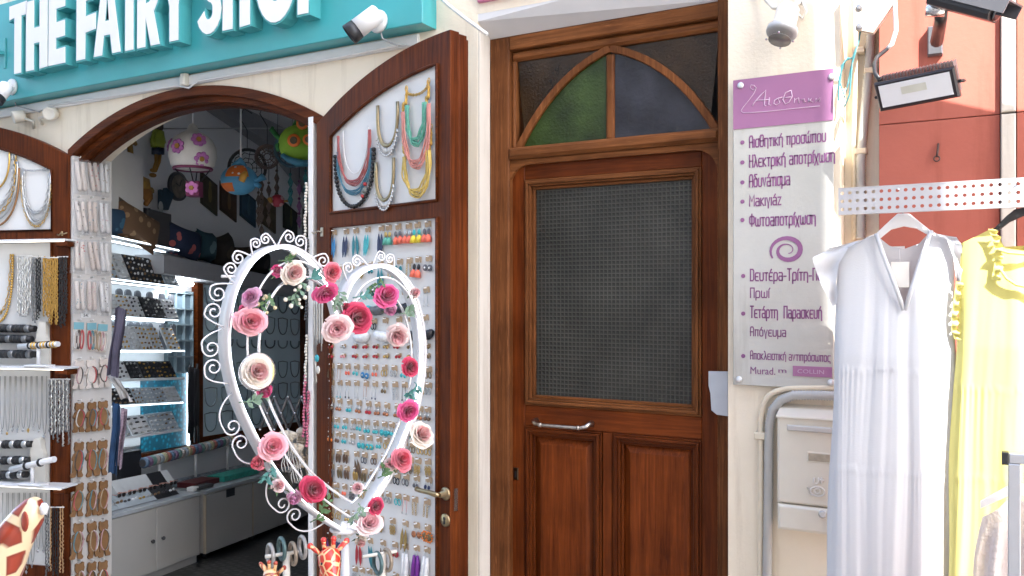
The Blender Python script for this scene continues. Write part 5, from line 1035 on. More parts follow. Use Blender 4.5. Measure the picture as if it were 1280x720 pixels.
right_ = Vector((cos(TH), sin(TH), 0)); fwd_ = Vector((-sin(TH), cos(TH), 0))
def onball(c, R_, ang, el): d = (right_*sin(ang)-fwd_*cos(ang))*cos(el)+Vector((0, 0, 1))*sin(el); return c+d*R_, d
for ang, el, q in ((-.30, .10, 10), (.62, .42, 10), (.75, -.42, 10), (-1.5, .3, 9), (2.6, .1, 10)):
    p0, nrm = onball(c-Vector((0, 0, 4*s)), 29*s, ang, el); ux = nrm.cross(Vector((0, 0, 1))).normalized(); uz = ux.cross(nrm); m = MB()
    for k in range(7): a = 2*pi*k/7; m.lathe(p0+(ux*cos(a)+uz*sin(a))*q*.62*s-nrm*.9*s, nrm, [(0, q*.34*s), (1.4*s, q*.32*s), (1.9*s, q*.18*s)], 0, 10)
    m.lathe(p0-nrm*.3*s, nrm, [(0, q*.34*s), (2.2*s, q*.30*s)], 1, 10); m.build('flower', [PINKP, OCH], t)
bk = c+Vector((0, 0, -50*s))+right_*2*s
m = MB()
for a in (.6, 2.2, 3.8, 5.4): m.tube([c+Vector((21*s*cos(a), 21*s*sin(a), -26*s)), bk+Vector((6*s*cos(a), 6*s*sin(a), 7*s))], .0045, 0, 5)
m.build('strings', BLACK, t)
m = MB(Frame((bk.x, bk.y), TH)); h_ = 8*s; m.box(-h_, h_, -h_, h_, bk.z-h_*1.25, bk.z+h_*1.1, 0, .006); m.build('basket', PURP, t)
m = MB()
for k in range(6): a = 2*pi*k/6+.5; m.lathe(bk-fwd_*(h_+.001)+(right_*cos(a)+Vector((0, 0, 1))*sin(a))*h_*.68, -fwd_, [(0, h_*.42), (.012, h_*.36)], 0, 10)
m.lathe(bk-fwd_*(h_+.002), -fwd_, [(0, h_*.4), (.02, h_*.34)], 1, 10); m.build('basket_flower', [plain('petal_pink', (.62, .20, .48), .7), OCH], t)
D = 5.9*KD; c = WP(301, 225, D); s = D/FPX; t = thing('fish_lamp', 'blue paper fish lamp with an orange spotted back hanging on a cord', 'lamp', c-Vector((0, 0, 20*s))); L3 = Frame((c.x, c.y), TH)
SKY = plain('fish_blue', (.09, .33, .52), .5, var=.15); ORA = plain('fish_orange', (.70, .16, .02), .5); YEL = plain('fish_yellow', (.75, .36, .05), .5)
m = MB(L3); m.ell((-2*s, 0, c.z), (23*s, 17*s, 19*s), 0, 20, 12); m.tube([(16*s, 0, c.z-1*s), (22*s, 0, c.z), (29*s, 0, c.z+4*s)], [9*s, 5*s, 9*s], 0, 8, flat=.5); m.tube([(17*s, 0, c.z-4*s), (24*s, 0, c.z-8*s)], [7*s, 6*s], 0, 8, flat=.5); m.build('body', SKY, t)
def shell(L, c, rx, ry, rz, u0, u1, v0, v1, mat, nm, par, add=1.012, nu=8, nv=6):
    m = MB(L); m.grid(lambda a, b: (c[0]+rx*add*sin(v0+(v1-v0)*b)*sin(u0+(u1-u0)*a), c[1]-ry*add*sin(v0+(v1-v0)*b)*cos(u0+(u1-u0)*a), c[2]+rz*add*cos(v0+(v1-v0)*b)), nu, nv); return m.build(nm, mat, par)
def spots(name, base, dot, sc=9):
    mm, nt_, p_ = newmat(name); L = nt_.links; tc_ = N(nt_, 'ShaderNodeTexCoord'); v_ = N(nt_, 'ShaderNodeTexVoronoi'); v_.inputs['Scale'].default_value = sc; v_.inputs['Randomness'].default_value = .4; L.new(tc_.outputs['Object'], v_.inputs['Vector']); r_ = N(nt_, 'ShaderNodeValToRGB'); r_.color_ramp.interpolation = 'CONSTANT'; r_.color_ramp.elements[0].color = (*dot, 1); r_.color_ramp.elements[1].color = (*base, 1); r_.color_ramp.elements[1].position = .27; L.new(v_.outputs[0], r_.inputs[0]); L.new(r_.outputs[0], p_.inputs['Base Color']); return mm
shell(L3, (-2*s, 0, c.z), 23*s, 17*s, 19*s, -.6, .75, .45, 1.45, spots('fish_dots', (.70, .16, .02), (.8, .78, .74), 20), 'back_patch', t); shell(L3, (-2*s, 0, c.z), 23*s, 17*s, 19*s, -1.3, -.15, 1.85, 2.5, ORA, 'belly_patch', t)
m = MB(L3); m.tube([(6*s, -17*s, c.z-4*s), (9*s, -18*s, c.z+3*s), (12*s, -17*s, c.z+8*s)], [5*s, 6*s, 3*s], 0, 8, flat=.5); m.build('fin', YEL, t); m = MB(L3); m.tube([(-10*s, 0, c.z+17*s), (0, 0, c.z+24*s), (5*s, 0, c.z+17*s)], [3*s, 5*s, 3*s], 0, 8); m.build('top_fin', SKY, t); m = MB(); m.tube([c+Vector((0, 0, 20*s)), c+Vector((0, 0, 1.0))], .007, 0, 6); m.build('cord', WHITE, t)
D = 5.4*KD; c = WP(373, 180, D); s = D/FPX; t = thing('fish_lantern', 'large lime green fish lantern with orange ringed eyes, cut by the right jamb', 'lantern', c-Vector((0, 0, 40*s))); L4 = Frame((c.x, c.y), TH)
LIME = plain('lime_felt', (.22, .40, .03), .8, var=.15); DGR = plain('green_felt', (.03, .17, .04), .85)
m = MB(L4); m.ell((0, 0, c.z), (25*s, 18*s, 24*s), 0, 18, 12); m.build('body', LIME, t)
m = MB(L4); m.tube([(-16*s, 0, c.z+3*s), (-26*s, 0, c.z+9*s), (-33*s, -2*s, c.z+18*s), (-31*s, -2*s, c.z+21*s)], [5*s, 8*s, 8*s, 4*s], 0, 10, flat=.4); m.tube([(-20*s, 0, c.z+3*s), (-26*s, -2*s, c.z-3*s), (-25*s, -2*s, c.z-9*s)], [6*s, 8*s, 4*s], 0, 10, flat=.4); m.tube([(-6*s, 0, c.z+22*s), (0, 0, c.z+30*s), (10*s, 0, c.z+33*s), (16*s, 0, c.z+24*s)], [4*s, 8*s, 8*s, 4*s], 0, 10, flat=.5); m.build('fin', DGR, t)
for dx, dz, r_ in ((-1, 5, 8), (8, 27, 7.5), (17, 6, 7)):
    m = MB(); o = c+right_*dx*s+Vector((0, 0, dz*s-4*s))-fwd_*(17.5*s if dz < 20 else 12*s); m.lathe(o, -fwd_, [(0, r_*s), (2*s, r_*s), (2.6*s, r_*.6*s)], 0, 16); m.lathe(o-fwd_*2.4*s, -fwd_, [(0, r_*.6*s), (1.5*s, r_*.5*s)], 1, 14); m.build('eye', [ORA, plain('eye_brown', (.10, .07, .03), .4)], t)
m = MB(L4); m.tube([(-17*s, -12*s, c.z-16*s), (-8*s, -14*s, c.z-22*s), (4*s, -14*s, c.z-26*s), (16*s, -12*s, c.z-26*s)], [3*s, 4*s, 5*s, 4*s], 0, 8); m.build('mouth', plain('fish_teal', (.03, .15, .22), .6), t); m = MB(); m.tube([c+Vector((0, 0, 24*s)), c+Vector((0, 0, 1.0))], .005, 0, 6); m.build('cord', BLACK, t)
# dream catchers
def catcher(label, px_, py_, r_, D, col, drops, web=True):
    D *= KD; c = WP(px_, py_, D); s = D/FPX; L = Frame((c.x, c.y), TH); t = thing('dream_catcher', label, 'dream catcher', c-Vector((0, 0, r_*s)), 'dream catchers'); R_ = r_*s
    m = MB(L); m.tube([(R_*cos(a), 0, c.z+R_*sin(a)) for a in [2*pi*k/26 for k in range(26)]], .014, 0, 6, closed=True); m.build('ring', col, t); m = MB(L)
    for q in (.75, .5, .28): m.tube([(R_*q*(1+.12*(k % 2))*cos(a), 0, c.z+R_*q*(1+.12*(k % 2))*sin(a)) for k, a in enumerate([2*pi*k/18 for k in range(18)])], .004, 0, 4, closed=True)
    for k in range(9): a = 2*pi*k/9; m.tube([(R_*.28*cos(a), 0, c.z+R_*.28*sin(a)), (R_*cos(a), 0, c.z+R_*sin(a))], .004, 0, 4)
    m.build('web', col, t); m = MB(L); m.tube([(0, 0, c.z+R_), (0, 0, c.z+R_+.16)], .004, 0, 4); m.tube([(0, 0, c.z+R_+.16), (-.06, 0, c.z+R_+.26), (-.03, 0, c.z+R_+.34), (.04, 0, c.z+R_+.30)], .004, 0, 4); m.build('hanger', BLACK, t)
    for dx, l, fc in drops:
        m = MB(L); x = dx*s; zt = c.z-math.sqrt(max(0, R_*R_-x*x)); m.tube([(x, 0, zt), (x, 0, zt-l*s)], .004, 0, 4)
        for q in (.35, .7, 1.0): m.prism([[(x, zt-l*s*q), (x+.022, zt-l*s*q-.05), (x+.004, zt-l*s*q-.11), (x-.02, zt-l*s*q-.05)]], -.01, .0, 1); m.ell((x, -.003, zt-l*s*q+.01), .013, 1, 6, 4)
        m.build('feather_string', [BLACK, fc], t)
FB = plain('feather_brown', (.10, .07, .055), .8, var=.4); FT = plain('feather_teal', (.03, .16, .17), .8, var=.5); FP = plain('feather_plum', (.14, .05, .13), .8, var=.4)
catcher('large black dream catcher behind the blue fish lamp', 309, 210, 23, 6.6, BLACK, [(14, 40, FB), (18, 56, FB)])
catcher('small brown dream catcher right of the large black one', 334, 196, 14, 6.5, plain('brown_ring', (.16, .11, .09), .7), [(-7, 44, FB), (2, 58, FB), (12, 34, FB)])
catcher('dream catcher with teal and plum feathers partly behind the green fish lantern', 366, 186, 22, 6.3, plain('blue_ring', (.04, .10, .14), .6), [(-3, 34, FT), (8, 62, FP), (16, 40, FT)])
D = 6.4*KD; c = WP(347, 251, D); s = D/FPX; t = thing('red_fish', 'small red spotted fish ornament hanging below the dream catchers', 'ornament', c-Vector((0, 0, 8*s))); L5 = Frame((c.x, c.y), TH); m = MB(L5); m.ell((0, 0, c.z), (9*s, 6*s, 8*s), 0, 12, 8); m.build('body', spots('red_dots', (.34, .02, .04), (.5, .3, .3), 16), t); m = MB(L5); m.tube([(7*s, 0, c.z-1*s), (13*s, 0, c.z)], [2*s, 3.4*s], 0, 6, flat=.5); m.tube([(-6*s, -5*s, c.z-3*s), (-9*s, -5*s, c.z+3*s)], [2*s, 3*s], 0, 6); m.build('fin', OCH, t); m = MB(); m.tube([c+Vector((0, 0, 8*s)), c+Vector((0, 0, 1.2))], .003, 0, 4); m.build('cord', BLACK, t)
a, b = WP(190, 161, 6.7*KD), WP(400, 160, 6.7*KD); m = MB(); m.tube([a, b], .006, 0, 6); tag(m.build('wire', GREY), 'thin taut wire strung across the shop that carries the dream catchers', 'wire')

# cabinets along the side wall
CABM = plain('cabinet_grey', (.44, .425, .40), .5, var=.04, scale=5); CY_ = -.53
xa, xb, xc, xd, xe = [sp_(v, 650, CY_)[0] for v in (133, 250, 256.7, 315.6, 361)]
zt = sp_(250, 614.4, CY_)[1]; zb = sp_(250, 703, CY_)[1]; GF = FZ
t = thing('cabinet', 'long grey two door cabinet nearest the entrance, topped with sunglasses and cards', 'cabinet', SHOP.pt((xa+xb)/2, -.28, GF))
x00 = xa+.0; MB(SHOP).box(xa, xb, CY_+.02, -.05, zb+.06, zt-.03).build('body', CABM, t); MB(SHOP).box(xa-.01, xb+.005, CY_-.01, -.04, zt-.0295, zt, 0, .004).build('top', plain('cabinet_top', (.40, .43, .46), .2, var=.03), t); MB(SHOP).box(xa+.002, xb-.002, CY_+.03, -.06, GF+.001, zb+.0595).build('plinth', CABM, t)
xm = sp_(196, 650, CY_)[0]
for x0, x1, kx in ((xa+.003, xm-.002, xm-.06), (xm+.002, xb-.004, xm+.06)):
    dr = MB(SHOP).box(x0, x1, CY_, CY_+.0195, zb+.065, zt-.034, 0, .002).build('door', CABM, t); kz = sp_(195, 675, CY_)[1]
    m = MB(); m.lathe(SHOP.pt(kx, CY_, kz), -SHOP.y, [(0, .008), (.012, .008), (.013, .015), (.022, .013)], 0, 12); m.build('knob', DARK, dr)
CREAMP = plain('cream_edge', (.52, .44, .32), .5)
for n_, (x0, x1, lab) in enumerate(((xc, xd, 'grey cabinet on castors with a slot handle, next to the two door cabinet'), (xd+.004, xe, 'second grey cabinet on castors, farther in behind the heart frame'), (xe+.06, xe+.75, 'last grey cabinet on castors deep inside the shop'))):
    t = thing('cabinet', lab, 'cabinet', SHOP.pt((x0+x1)/2, -.28, GF)); MB(SHOP).box(x0, x1, CY_+.02, -.05, zb+.055, zt-.03).build('body', CABM, t); MB(SHOP).box(x0+.012, x1-.002, CY_, CY_+.0195, zb+.05, zt-.045, 0, .002).build('door', CABM, t); MB(SHOP).box(x0, x0+.0115, CY_-.002, CY_+.0195, zb+.05, zt-.045).build('edge', CREAMP, t); MB(SHOP).box(x0, x1, CY_-.01, -.04, zt-.0295, zt, 0, .004).build('top', plain('cabinet_top', (.4, .43, .46), .2), t)
    if n_ == 0:
        h0, h1 = sp_(283, 612, CY_-.002), sp_(292, 618, CY_-.002); MB(SHOP).box(h0[0], h1[0]+.02, CY_-.002, CY_-.0005, h1[1]-.01, h0[1], 0).build('handle', BLACK, t)
    for x_ in (x0+.06, x1-.06):
        m = MB(); m.lathe(SHOP.pt(x_, CY_+.05, GF+.03)-SHOP.y*.02, SHOP.y, [(0, .02), (.006, .03), (.034, .03), (.04, .02)], 0, 14); m.build('castor', BLACK, t)
# goods on the cabinets
def ct_(x_, y_, yo): return sp_(x_, y_, yo)
def slab(label, xa, xb, y0, y1, z0, z1, mat, name, cat, group=None): return tag(MB(SHOP).box(xa, xb, y0, y1, z0, z1, 0, .004).build(name, mat), label, cat, group)
xx = lambda p, y: sp_(p, 620, y)[0]
slab('tall black display case with small pegs standing on the near cabinet', xx(146, -.12), xx(177, -.12), -.12, -.06, zt+.003, zt+.34, plain('black_pegs', (.02, .02, .025), .4, var=.5, scale=60), 'display_case', 'display case')
for k in range(9):
    x0 = xx(134+k*9.5, -.42); hh = random.uniform(.07, .10); t = thing('card_rack', f"leaning pack of hair clips, {NT[min(k, 7)] if k < 8 else 'last'} along the near cabinet front", 'accessory pack', SHOP.pt(x0, -.42, zt+.003), 'accessory packs on the near cabinet')
    m = MB(SHOP); i = [m.P(p) for p in ((x0, -.46, zt+.004), (x0+.085, -.46, zt+.004), (x0+.10, -.36, zt+hh), (x0+.015, -.36, zt+hh), (x0, -.45, zt+.003), (x0+.085, -.45, zt+.003), (x0+.10, -.35, zt+hh-.004), (x0+.015, -.35, zt+hh-.004))]
    for q in ((0, 1, 2, 3), (7, 6, 5, 4), (0, 4, 5, 1), (1, 5, 6, 2), (2, 6, 7, 3), (3, 7, 4, 0)): m.F([i[z] for z in q])
    m.build('pack', TR['black'] if k in (6, 7, 8) else TR['clear'], t); m = MB(SHOP); m.ell((x0+.03, -.42, zt+hh*.45), (.02, .006, .012), 0, 8, 4); m.ell((x0+.07, -.42, zt+hh*.5), (.018, .006, .012), 0, 8, 4); m.build('clip', BITS[(k*3) % 5], t)
for k in range(8):
    x0 = xx(140+k*9, -.25); hh = .16; m = MB(SHOP); i = [m.P(p) for p in ((x0, -.30, zt+.07), (x0+.09, -.30, zt+.07), (x0+.10, -.22, zt+hh), (x0+.01, -.22, zt+hh), (x0, -.20, zt+.003), (x0+.09, -.20, zt+.003), (x0+.09, -.19, zt+.003), (x0, -.19, zt+.003))]
    for q in ((0, 1, 2, 3), (3, 2, 5, 4), (4, 5, 6, 7), (0, 3, 4, 7), (1, 6, 5, 2)): m.F([i[z] for z in q])
    tag(m.build('card_rack', TR['black'] if k in (5, 6) else TR['white']), f"white tilted card of hair pieces, {NT[k]} in the back row on the near cabinet", 'card', 'tilted cards on the near cabinet')
for k in range(6):
    x0 = xx(146+k*13, -.36); m = MB(SHOP); m.ell((x0-.022, -.40, zt+.085), (.022, .006, .016), 0, 10, 5); m.ell((x0+.026, -.40, zt+.085), (.022, .006, .016), 0, 10, 5); m.tube([(x0-.044, -.395, zt+.09), (x0-.05, -.33, zt+.09)], .003, 1, 4); m.tube([(x0+.048, -.395, zt+.09), (x0+.054, -.33, zt+.09)], .003, 1, 4); m.tube([(x0-.044, -.401, zt+.10), (x0+.048, -.401, zt+.10)], .004, 1, 4); tag(m.build('sunglasses', [plain('lens', (.03, .025, .025), .1), plain('rose_frame', (.45, .22, .18), .3)]), f"small pair of dark sunglasses, {NT[k]} from the left on the near cabinet", 'sunglasses', 'sunglasses on the near cabinet')
slab('flat dark red box on the castor cabinet', xx(228, -.30), xx(272, -.40), -.42, -.25, zt+.003, zt+.045, plain('wine_box', (.09, .012, .015), .5, var=.3, scale=30), 'box', 'box')
slab('flat black box lying in front of the dark red box', xx(240, -.46), xx(262, -.46), -.5, -.43, zt+.003, zt+.03, DARK, 'box', 'box')
slab('flat tray of turquoise green packs beside the dark red box', xx(268, -.35), xx(318, -.40), -.45, -.28, zt+.003, zt+.05, plain('green_packs', (.03, .30, .24), .45, var=.5, scale=30), 'tray', 'tray')
slab('flat tray of dusty red packs at the far end of the cabinets', xx(322, -.35), xx(366, -.35), -.45, -.28, zt+.003, zt+.04, plain('rose_packs', (.32, .09, .09), .5, var=.4, scale=30), 'tray', 'tray')
slab('glass topped tray of blue grey beads along the wall side of the cabinets', xx(200, -.2), xx(340, -.2), -.245, -.08, zt+.003, zt+.03, plain('bead_tray', (.20, .26, .31), .2, var=.6, scale=26), 'tray', 'tray')
slab('small white box standing at the corner of the near cabinet', xx(239, -.48), xx(246, -.48), -.5, -.44, zt+.003, zt+.035, WHITE, 'box', 'box')
a, b = sp_(178, 579, -.15), sp_(300, 547, -.15); t = thing('bracelet_roll', 'long horizontal roll of colourful bracelets above the cabinets', 'bracelet stand', SHOP.pt(a[0], -.15, a[1])); MB(SHOP).tube([(a[0], -.15, a[1]), (b[0], -.15, b[1])], .03, 0, 14).build('bar', DARK, t); n = 30
RC = [(.10, .16, .25), (.35, .30, .28), (.30, .10, .08), (.12, .22, .20), (.40, .34, .20), (.16, .10, .18), (.30, .34, .38)]
for k in range(n):
    f = (k+.5)/n; x = a[0]+(b[0]-a[0])*f; z = a[1]+(b[1]-a[1])*f; w_ = (b[0]-a[0])/n*.42; MB(SHOP).tube([(x-w_, -.15, z), (x-w_*.5, -.15, z), (x+w_*.5, -.15, z), (x+w_, -.15, z)], [.034, .044, .044, .034], 0, 12).build('bangle', plain('roll_%d' % (k*5 % 7), RC[k*5 % 7], .5), t)
for f in (.15, .5, .85): x = a[0]+(b[0]-a[0])*f; z = a[1]+(b[1]-a[1])*f; MB(SHOP).tube([(x, -.15, z-.03), (x, -.15, zt+.004)], .012, 0, 8).build('post', WHITE, t)
# dark goods hanging left of the framed board
for k, (px_, c_) in enumerate(((236, (.012, .012, .016)), (243, (.02, .02, .024)))):
    m = MB(SHOP)
    for j in range(5):
        u, z0 = sp_(px_+j*1.2, 458+random.uniform(-4, 4), -.12); zb_ = sp_(px_+j*1.2, 556+random.uniform(-30, 0), -.12)[1]; m.tube([(u+.004*sin(q*1.3+j), -.12, z0+(zb_-z0)*q/8) for q in range(9)], .011, 0, 5)
    tag(m.build('belt_bunch', plain('dark_belt%d' % k, c_, .6)), f"bunch of black cords hanging by the necklace board, {'nearer the blue case' if k == 0 else 'nearer the board'}", 'cords')

# ------------------------------------------------------------------ folding gate, shells and chains by the right jamb
GATE = Frame((0, .10), 0); gp = lambda a, b, y=0.0: (lambda r: (r[0], y, r[1]))(GATE.pix(a, b, y))
t = thing('folding_gate', 'grey folding scissor gate of crossed flat bars inside the right side of the arch', 'gate', GATE.pt(*gp(360, 540)))
ZN = plain('gate_grey', (.20, .19, .19), .45, .5, var=.2)
m = MB(GATE); m2 = MB(GATE); m3 = MB(GATE)
xs = [325, 343, 360, 377, 394]
for k in range(4):
    a, b, c, d_ = gp(xs[k], 496, -.006), gp(xs[k+1], 537, -.006), gp(xs[k], 537, .006), gp(xs[k+1], 496, .006)
    m.tube([a, b], .012, 0, 4, flat=.25); m.tube([c, d_], .012, 0, 4, flat=.25); q = gp((xs[k]+xs[k+1])/2, 516.5, -.012); m2.ell(q, .007, 0, 8, 5)
for x_ in xs:
    for y_ in (496, 537): m2.ell(gp(x_, y_, -.012), .007, 0, 8, 5)
m.build('lattice', ZN, t); m2.build('pin', STEEL, t)
a, b = gp(399, 480), gp(399, 546); m3.tube([a, b], .013, 0, 8); m3.box(a[0]-.02, a[0]+.02, -.02, .02, a[2]-.03, a[2]-.015); m3.box(a[0]-.02, a[0]+.02, -.02, .02, b[2]+.02, b[2]+.035); m3.build('post', ZN, t)
SHELL = plain('shell_cream', (.55, .48, .38), .6, var=.25, scale=40); BEADSTR = plain('shell_beads', (.42, .34, .25), .6, var=.4, scale=60)
for k, (a, b, l, w_, kind, lab) in enumerate(((360, 545, 44, 13, 'fan', 'cream scallop shell with hanging pale cords, left one below the folding gate'), (371, 561, 42, 11, 'fan', 'cream scallop shell with cords, lower middle one below the folding gate'),
                                         (376, 540, 40, 10, 'disc', 'cream disc of shell with knotted cords between the scallop shells'), (388, 548, 50, 9, 'disc', 'cream pierced shell with three braided shell strings beside the door leaf'))):
    q = gp(a, b, -.16+.03*k); L = Frame((q[0], GATE.o.y+q[1]), TH*.7); s = 4.5/FPX; t = thing('shell_hanging', lab, 'shell hanging', L.pt(0, 0, q[2]-l*s), 'shell hangings below the gate'); m = MB(L)
    if kind == 'fan':
        n = 9
        for j in range(n):
            an = R(-70+140*j/(n-1)); m.tube([(0, 0, q[2]+7*s), (w_*.5*s*sin(an), -.012, q[2]+7*s-w_*.62*s*cos(an)), (w_*s*sin(an), -.006, q[2]+7*s-w_*1.15*s*cos(an))], [.004, .011, .012], 0, 6)
    else: m.lathe(L.pt(0, 0, q[2]), -L.y, [(0, w_*.62*s), (.008, w_*.58*s), (.012, .004)], 0, 9)
    m.build('shell', SHELL, t); m = MB(L)
    for j in range(5 if kind == 'fan' else 4):
        x = (j-2)*w_*.28*s
        if kind == 'fan': m.tube([(x+.006*sin(q_*1.7+j), -.004, q[2]-2*s-l*s*q_/8) for q_ in range(9)], .0035, 0, 4)
        else: beads(m, [(x+.008*sin(q_*1.2), -.004, q[2]-5*s-l*s*q_/8) for q_ in range(9)], .011, 0, .017, 6, 4)
    m.build('strings', BEADSTR if kind != 'fan' else plain('pale_cord', (.50, .47, .43), .7), t)
    m = MB(L); m.tube([(0, 0, q[2]+7*s), (0, 0.0, gp(a, 536)[2]+.02)], .003, 0, 4); m.build('loop', plain('pale_cord', (.5, .47, .43), .7), t)
q0 = LEAF.pix(396, 380, -.03); t = thing('necklace_bunch', 'bunch of thin silver chains with a turquoise charm at the door leaf hinge', 'necklaces', LEAF.pt(q0[0], -.03, q0[1])); m = MB(LEAF)
for j in range(7):
    a, b = LEAF.pix(393+j*1.7, 375, -.03), LEAF.pix(393.5+j*1.6, 430+random.uniform(-6, 10), -.03); m.tube([(a[0]+(b[0]-a[0])*k/8+random.uniform(-.001, .001), -.03+.003*(j % 2), a[1]+(b[1]-a[1])*k/8) for k in range(9)], .0035, 0, 5)
m.build('strand', SILVER, t); m = MB(LEAF); a = LEAF.pix(397, 455, -.035); m.ell((a[0], -.04, a[1]+.03), (.02, .006, .02)); m.ell((a[0]+.012, -.04, a[1]-.03), (.016, .006, .022), 1); m.tube([(a[0]-.02, -.035, a[1]+.03), (a[0]-.01, -.035, a[1]-.10)], .004, 1, 5); m.build('charm', [plain('turq', (.05, .40, .46), .4), OFFW], t)
a = LEAF.pix(398, 366, -.03); MB(LEAF).box(a[0]-.03, a[0]+.03, -.035, -.001, a[1]-.02, a[1]+.03, 0, .006).build('holder', OFFW, t)
t = thing('bead_strings', 'strings of pink and pale beads hanging along the edge of the right jamb board', 'bead strings', JAMB.pt(0, 0, 0)); t.location = (-1.15, -.03, 1.0)
for j, (c_, px0, ya, yb) in enumerate((('pale', 384.5, 230, 300), ('dark', 386, 300, 400), ('pale', 385, 420, 480), ('pink', 383, 470, 545), ('pink', 387, 490, 560))):
    m = MB(); a, b = WALL.pix(px0, ya, -.02), WALL.pix(px0-2, yb, -.02); beads(m, [(a[0]+(b[0]-a[0])*k/10+.004*sin(k*1.7), -.03, a[1]+(b[1]-a[1])*k/10) for k in range(11)], .009, 0, .017, 6, 4); m.build('strand', {'pale': OFFW, 'dark': DARK, 'pink': plain('bead_pink', (.55, .14, .22), .4, var=.4, scale=60)}[c_], t)

# ================================================================== HEART SHAPED LIGHT FRAME WITH ROSES
tip = WP(438, 668, 3.0); HEART = Frame((tip.x, tip.y), R(69))
hp = lambda a, b, y=0.0: HEART.pix(a, b, y)
OUT = [(438, 668), (405, 647), (372, 620), (340, 578), (314, 530), (298, 490), (289, 450), (288, 410), (295, 370), (307, 343), (323, 322), (342, 311), (362, 309), (382, 318), (399, 334), (412, 354), (421, 376), (428, 402)]
OUT2 = [(428, 402), (433, 376), (442, 354), (455, 340), (472, 333), (488, 334), (502, 343), (514, 358), (523, 382), (529, 410), (531, 440), (529, 475), (521, 515), (508, 550), (491, 590), (470, 625), (452, 653), (438, 668)]
def smooth(P, k=4):
    o = []
    for i in range(len(P)-1):
        p0, p1, p2, p3 = P[max(0, i-1)], P[i], P[i+1], P[min(len(P)-1, i+2)]
        for j in range(k):
            t = j/k; o.append(tuple(.5*((2*p1[c])+(-p0[c]+p2[c])*t+(2*p0[c]-5*p1[c]+4*p2[c]-p3[c])*t*t+(-p0[c]+3*p1[c]-3*p2[c]+p3[c])*t**3) for c in (0, 1)))
    return o+[P[-1]]
HO = smooth([hp(*p) for p in OUT])[:-1]+smooth([hp(*p) for p in OUT2])[:-1]
HT = thing('heart_frame', 'tall white heart shaped photo frame edged with light strips, scrolls and silk roses', 'heart frame', (tip.x, tip.y, GZ))
POWDER = plain('powder_white', (.66, .64, .64), .35, var=.04, coat=.2)
def sweep(loop, sec, name, mat, par):
    """closed loop of (x, z) swept with a section of (outward, depth) points"""
    K = len(loop); m = MB(HEART); rings = []
    for k in range(K):
        a, b = loop[k-1], loop[(k+1) % K]; l = math.hypot(b[0]-a[0], b[1]-a[1]); n = (-(b[1]-a[1])/l, (b[0]-a[0])/l)
        rings.append([m.P((loop[k][0]-n[0]*-o, y, loop[k][1]-n[1]*-o)) for o, y in sec])
    n = len(sec)
    for k in range(K):
        A, B = rings[k], rings[(k+1) % K]
        for j in range(n): m.F([A[j], A[(j+1) % n], B[(j+1) % n], B[j]], 0, True)
    return m.build(name, mat, par, bevel=0)
area = sum(HO[k-1][0]*HO[k][1]-HO[k][0]*HO[k-1][1] for k in range(len(HO))); SG = -1 if area > 0 else 1   # outward sign
band_ = sweep(HO, [(SG*.009, 0), (SG*.009, .078), (SG*.0, .078), (0, .0)], 'rim', POWDER, HT)
LEDH = plain('led_heart', (.90, .94, 1.0), .5, emit=1.0, var=0)
led = sweep(HO, [(SG*-.0005, .008), (SG*-.0005, .026), (SG*-.005, .026), (SG*-.005, .008)], 'light_strip', LEDH, HT)
hc = hp(425, 480)
def inner(f, dx=0, dz=0): return [(hc[0]+(p[0]-hc[0])*f+dx, hc[1]+(p[1]-hc[1])*f+dz) for p in HO]
for f, y, r_, mt, nm in ((.90, -.015, .0035, POWDER, 'inner_wire'), (.79, -.005, .005, plain('pale_tube', (.62, .62, .64), .25, .6), 'inner_tube')):
    m = MB(HEART); m.tube([(p[0], y, p[1]) for p in inner(f, .012)], r_, 0, 7, closed=True); m.build(nm, mt, HT)
# scrolls along the rim: pairs of curls leaning on each other
def scroll(i, j):
    a, b = Vector(HO[i]), Vector(HO[j % len(HO)]); mid = (a+b)/2; d = (b-a); L = d.length; d /= L; n = Vector((-d.y, d.x)); n = n if n.dot(mid-Vector(hc)) > 0 else -n
    mr = Vector(HO[(i+j)//2]); lift = max(0, (mr-mid).dot(n))+.004; Lh = L/2; r = min(.030, Lh*.40); h = lift+2*r+.012
    for sg in (-1, 1):
        c = Vector((-r*1.04, h-r)); st = c+Vector((cos(R(105)), sin(R(105))))*r; base = Vector((-Lh, .004)); ct = Vector((-Lh*.82, h*1.1)); P = []
        for k in range(9): t = k/9; P.append(base*(1-t)**2+ct*2*t*(1-t)+st*t*t)
        for k in range(27): t = k/26; an = R(105-500*t); P.append(c+Vector((cos(an), sin(an)))*r*(1-.78*t))
        m = MB(HEART); m.tube([(lambda q: (q.x, .035, q.y))(mid+d*(-sg*p.x)+n*p.y) for p in P], .0029, 0, 6); m.build('scroll', POWDER, HT)
for i, j in ((3, 11), (12, 20), (21, 28), (28, 34), (34, 40), (40, 46), (46, 53), (54, 61), (76, 83), (84, 91)): scroll(i, j)
m = MB(HEART); m.tube([(0, .035, hp(438, 655)[1]), (0, .035, GZ+.02)], .0145, 0, 14); m.build('pole', POWDER, HT); m = MB(); m.lathe(HEART.pt(0, .035, GZ+.002), (0, 0, 1), [(0, .20), (.010, .20), (.018, .17), (.02, .03)], 0, 30); m.build('foot', POWDER, HT)
zt_ = hp(438, 662)[1]; m = MB(); m.lathe(HEART.pt(0.0, .035, zt_-.012), (0, 0, 1), [(0, .05), (.004, .055), (.010, .055), (.013, .045)], 0, 22); m.build('collar', POWDER, HT)
a = hp(283, 345); m = MB(HEART); m.tube([(a[0], .04, a[1]), (hp(300, 345)[0], .04, a[1])], .005, 0, 6); m.build('hook', POWDER, HT)
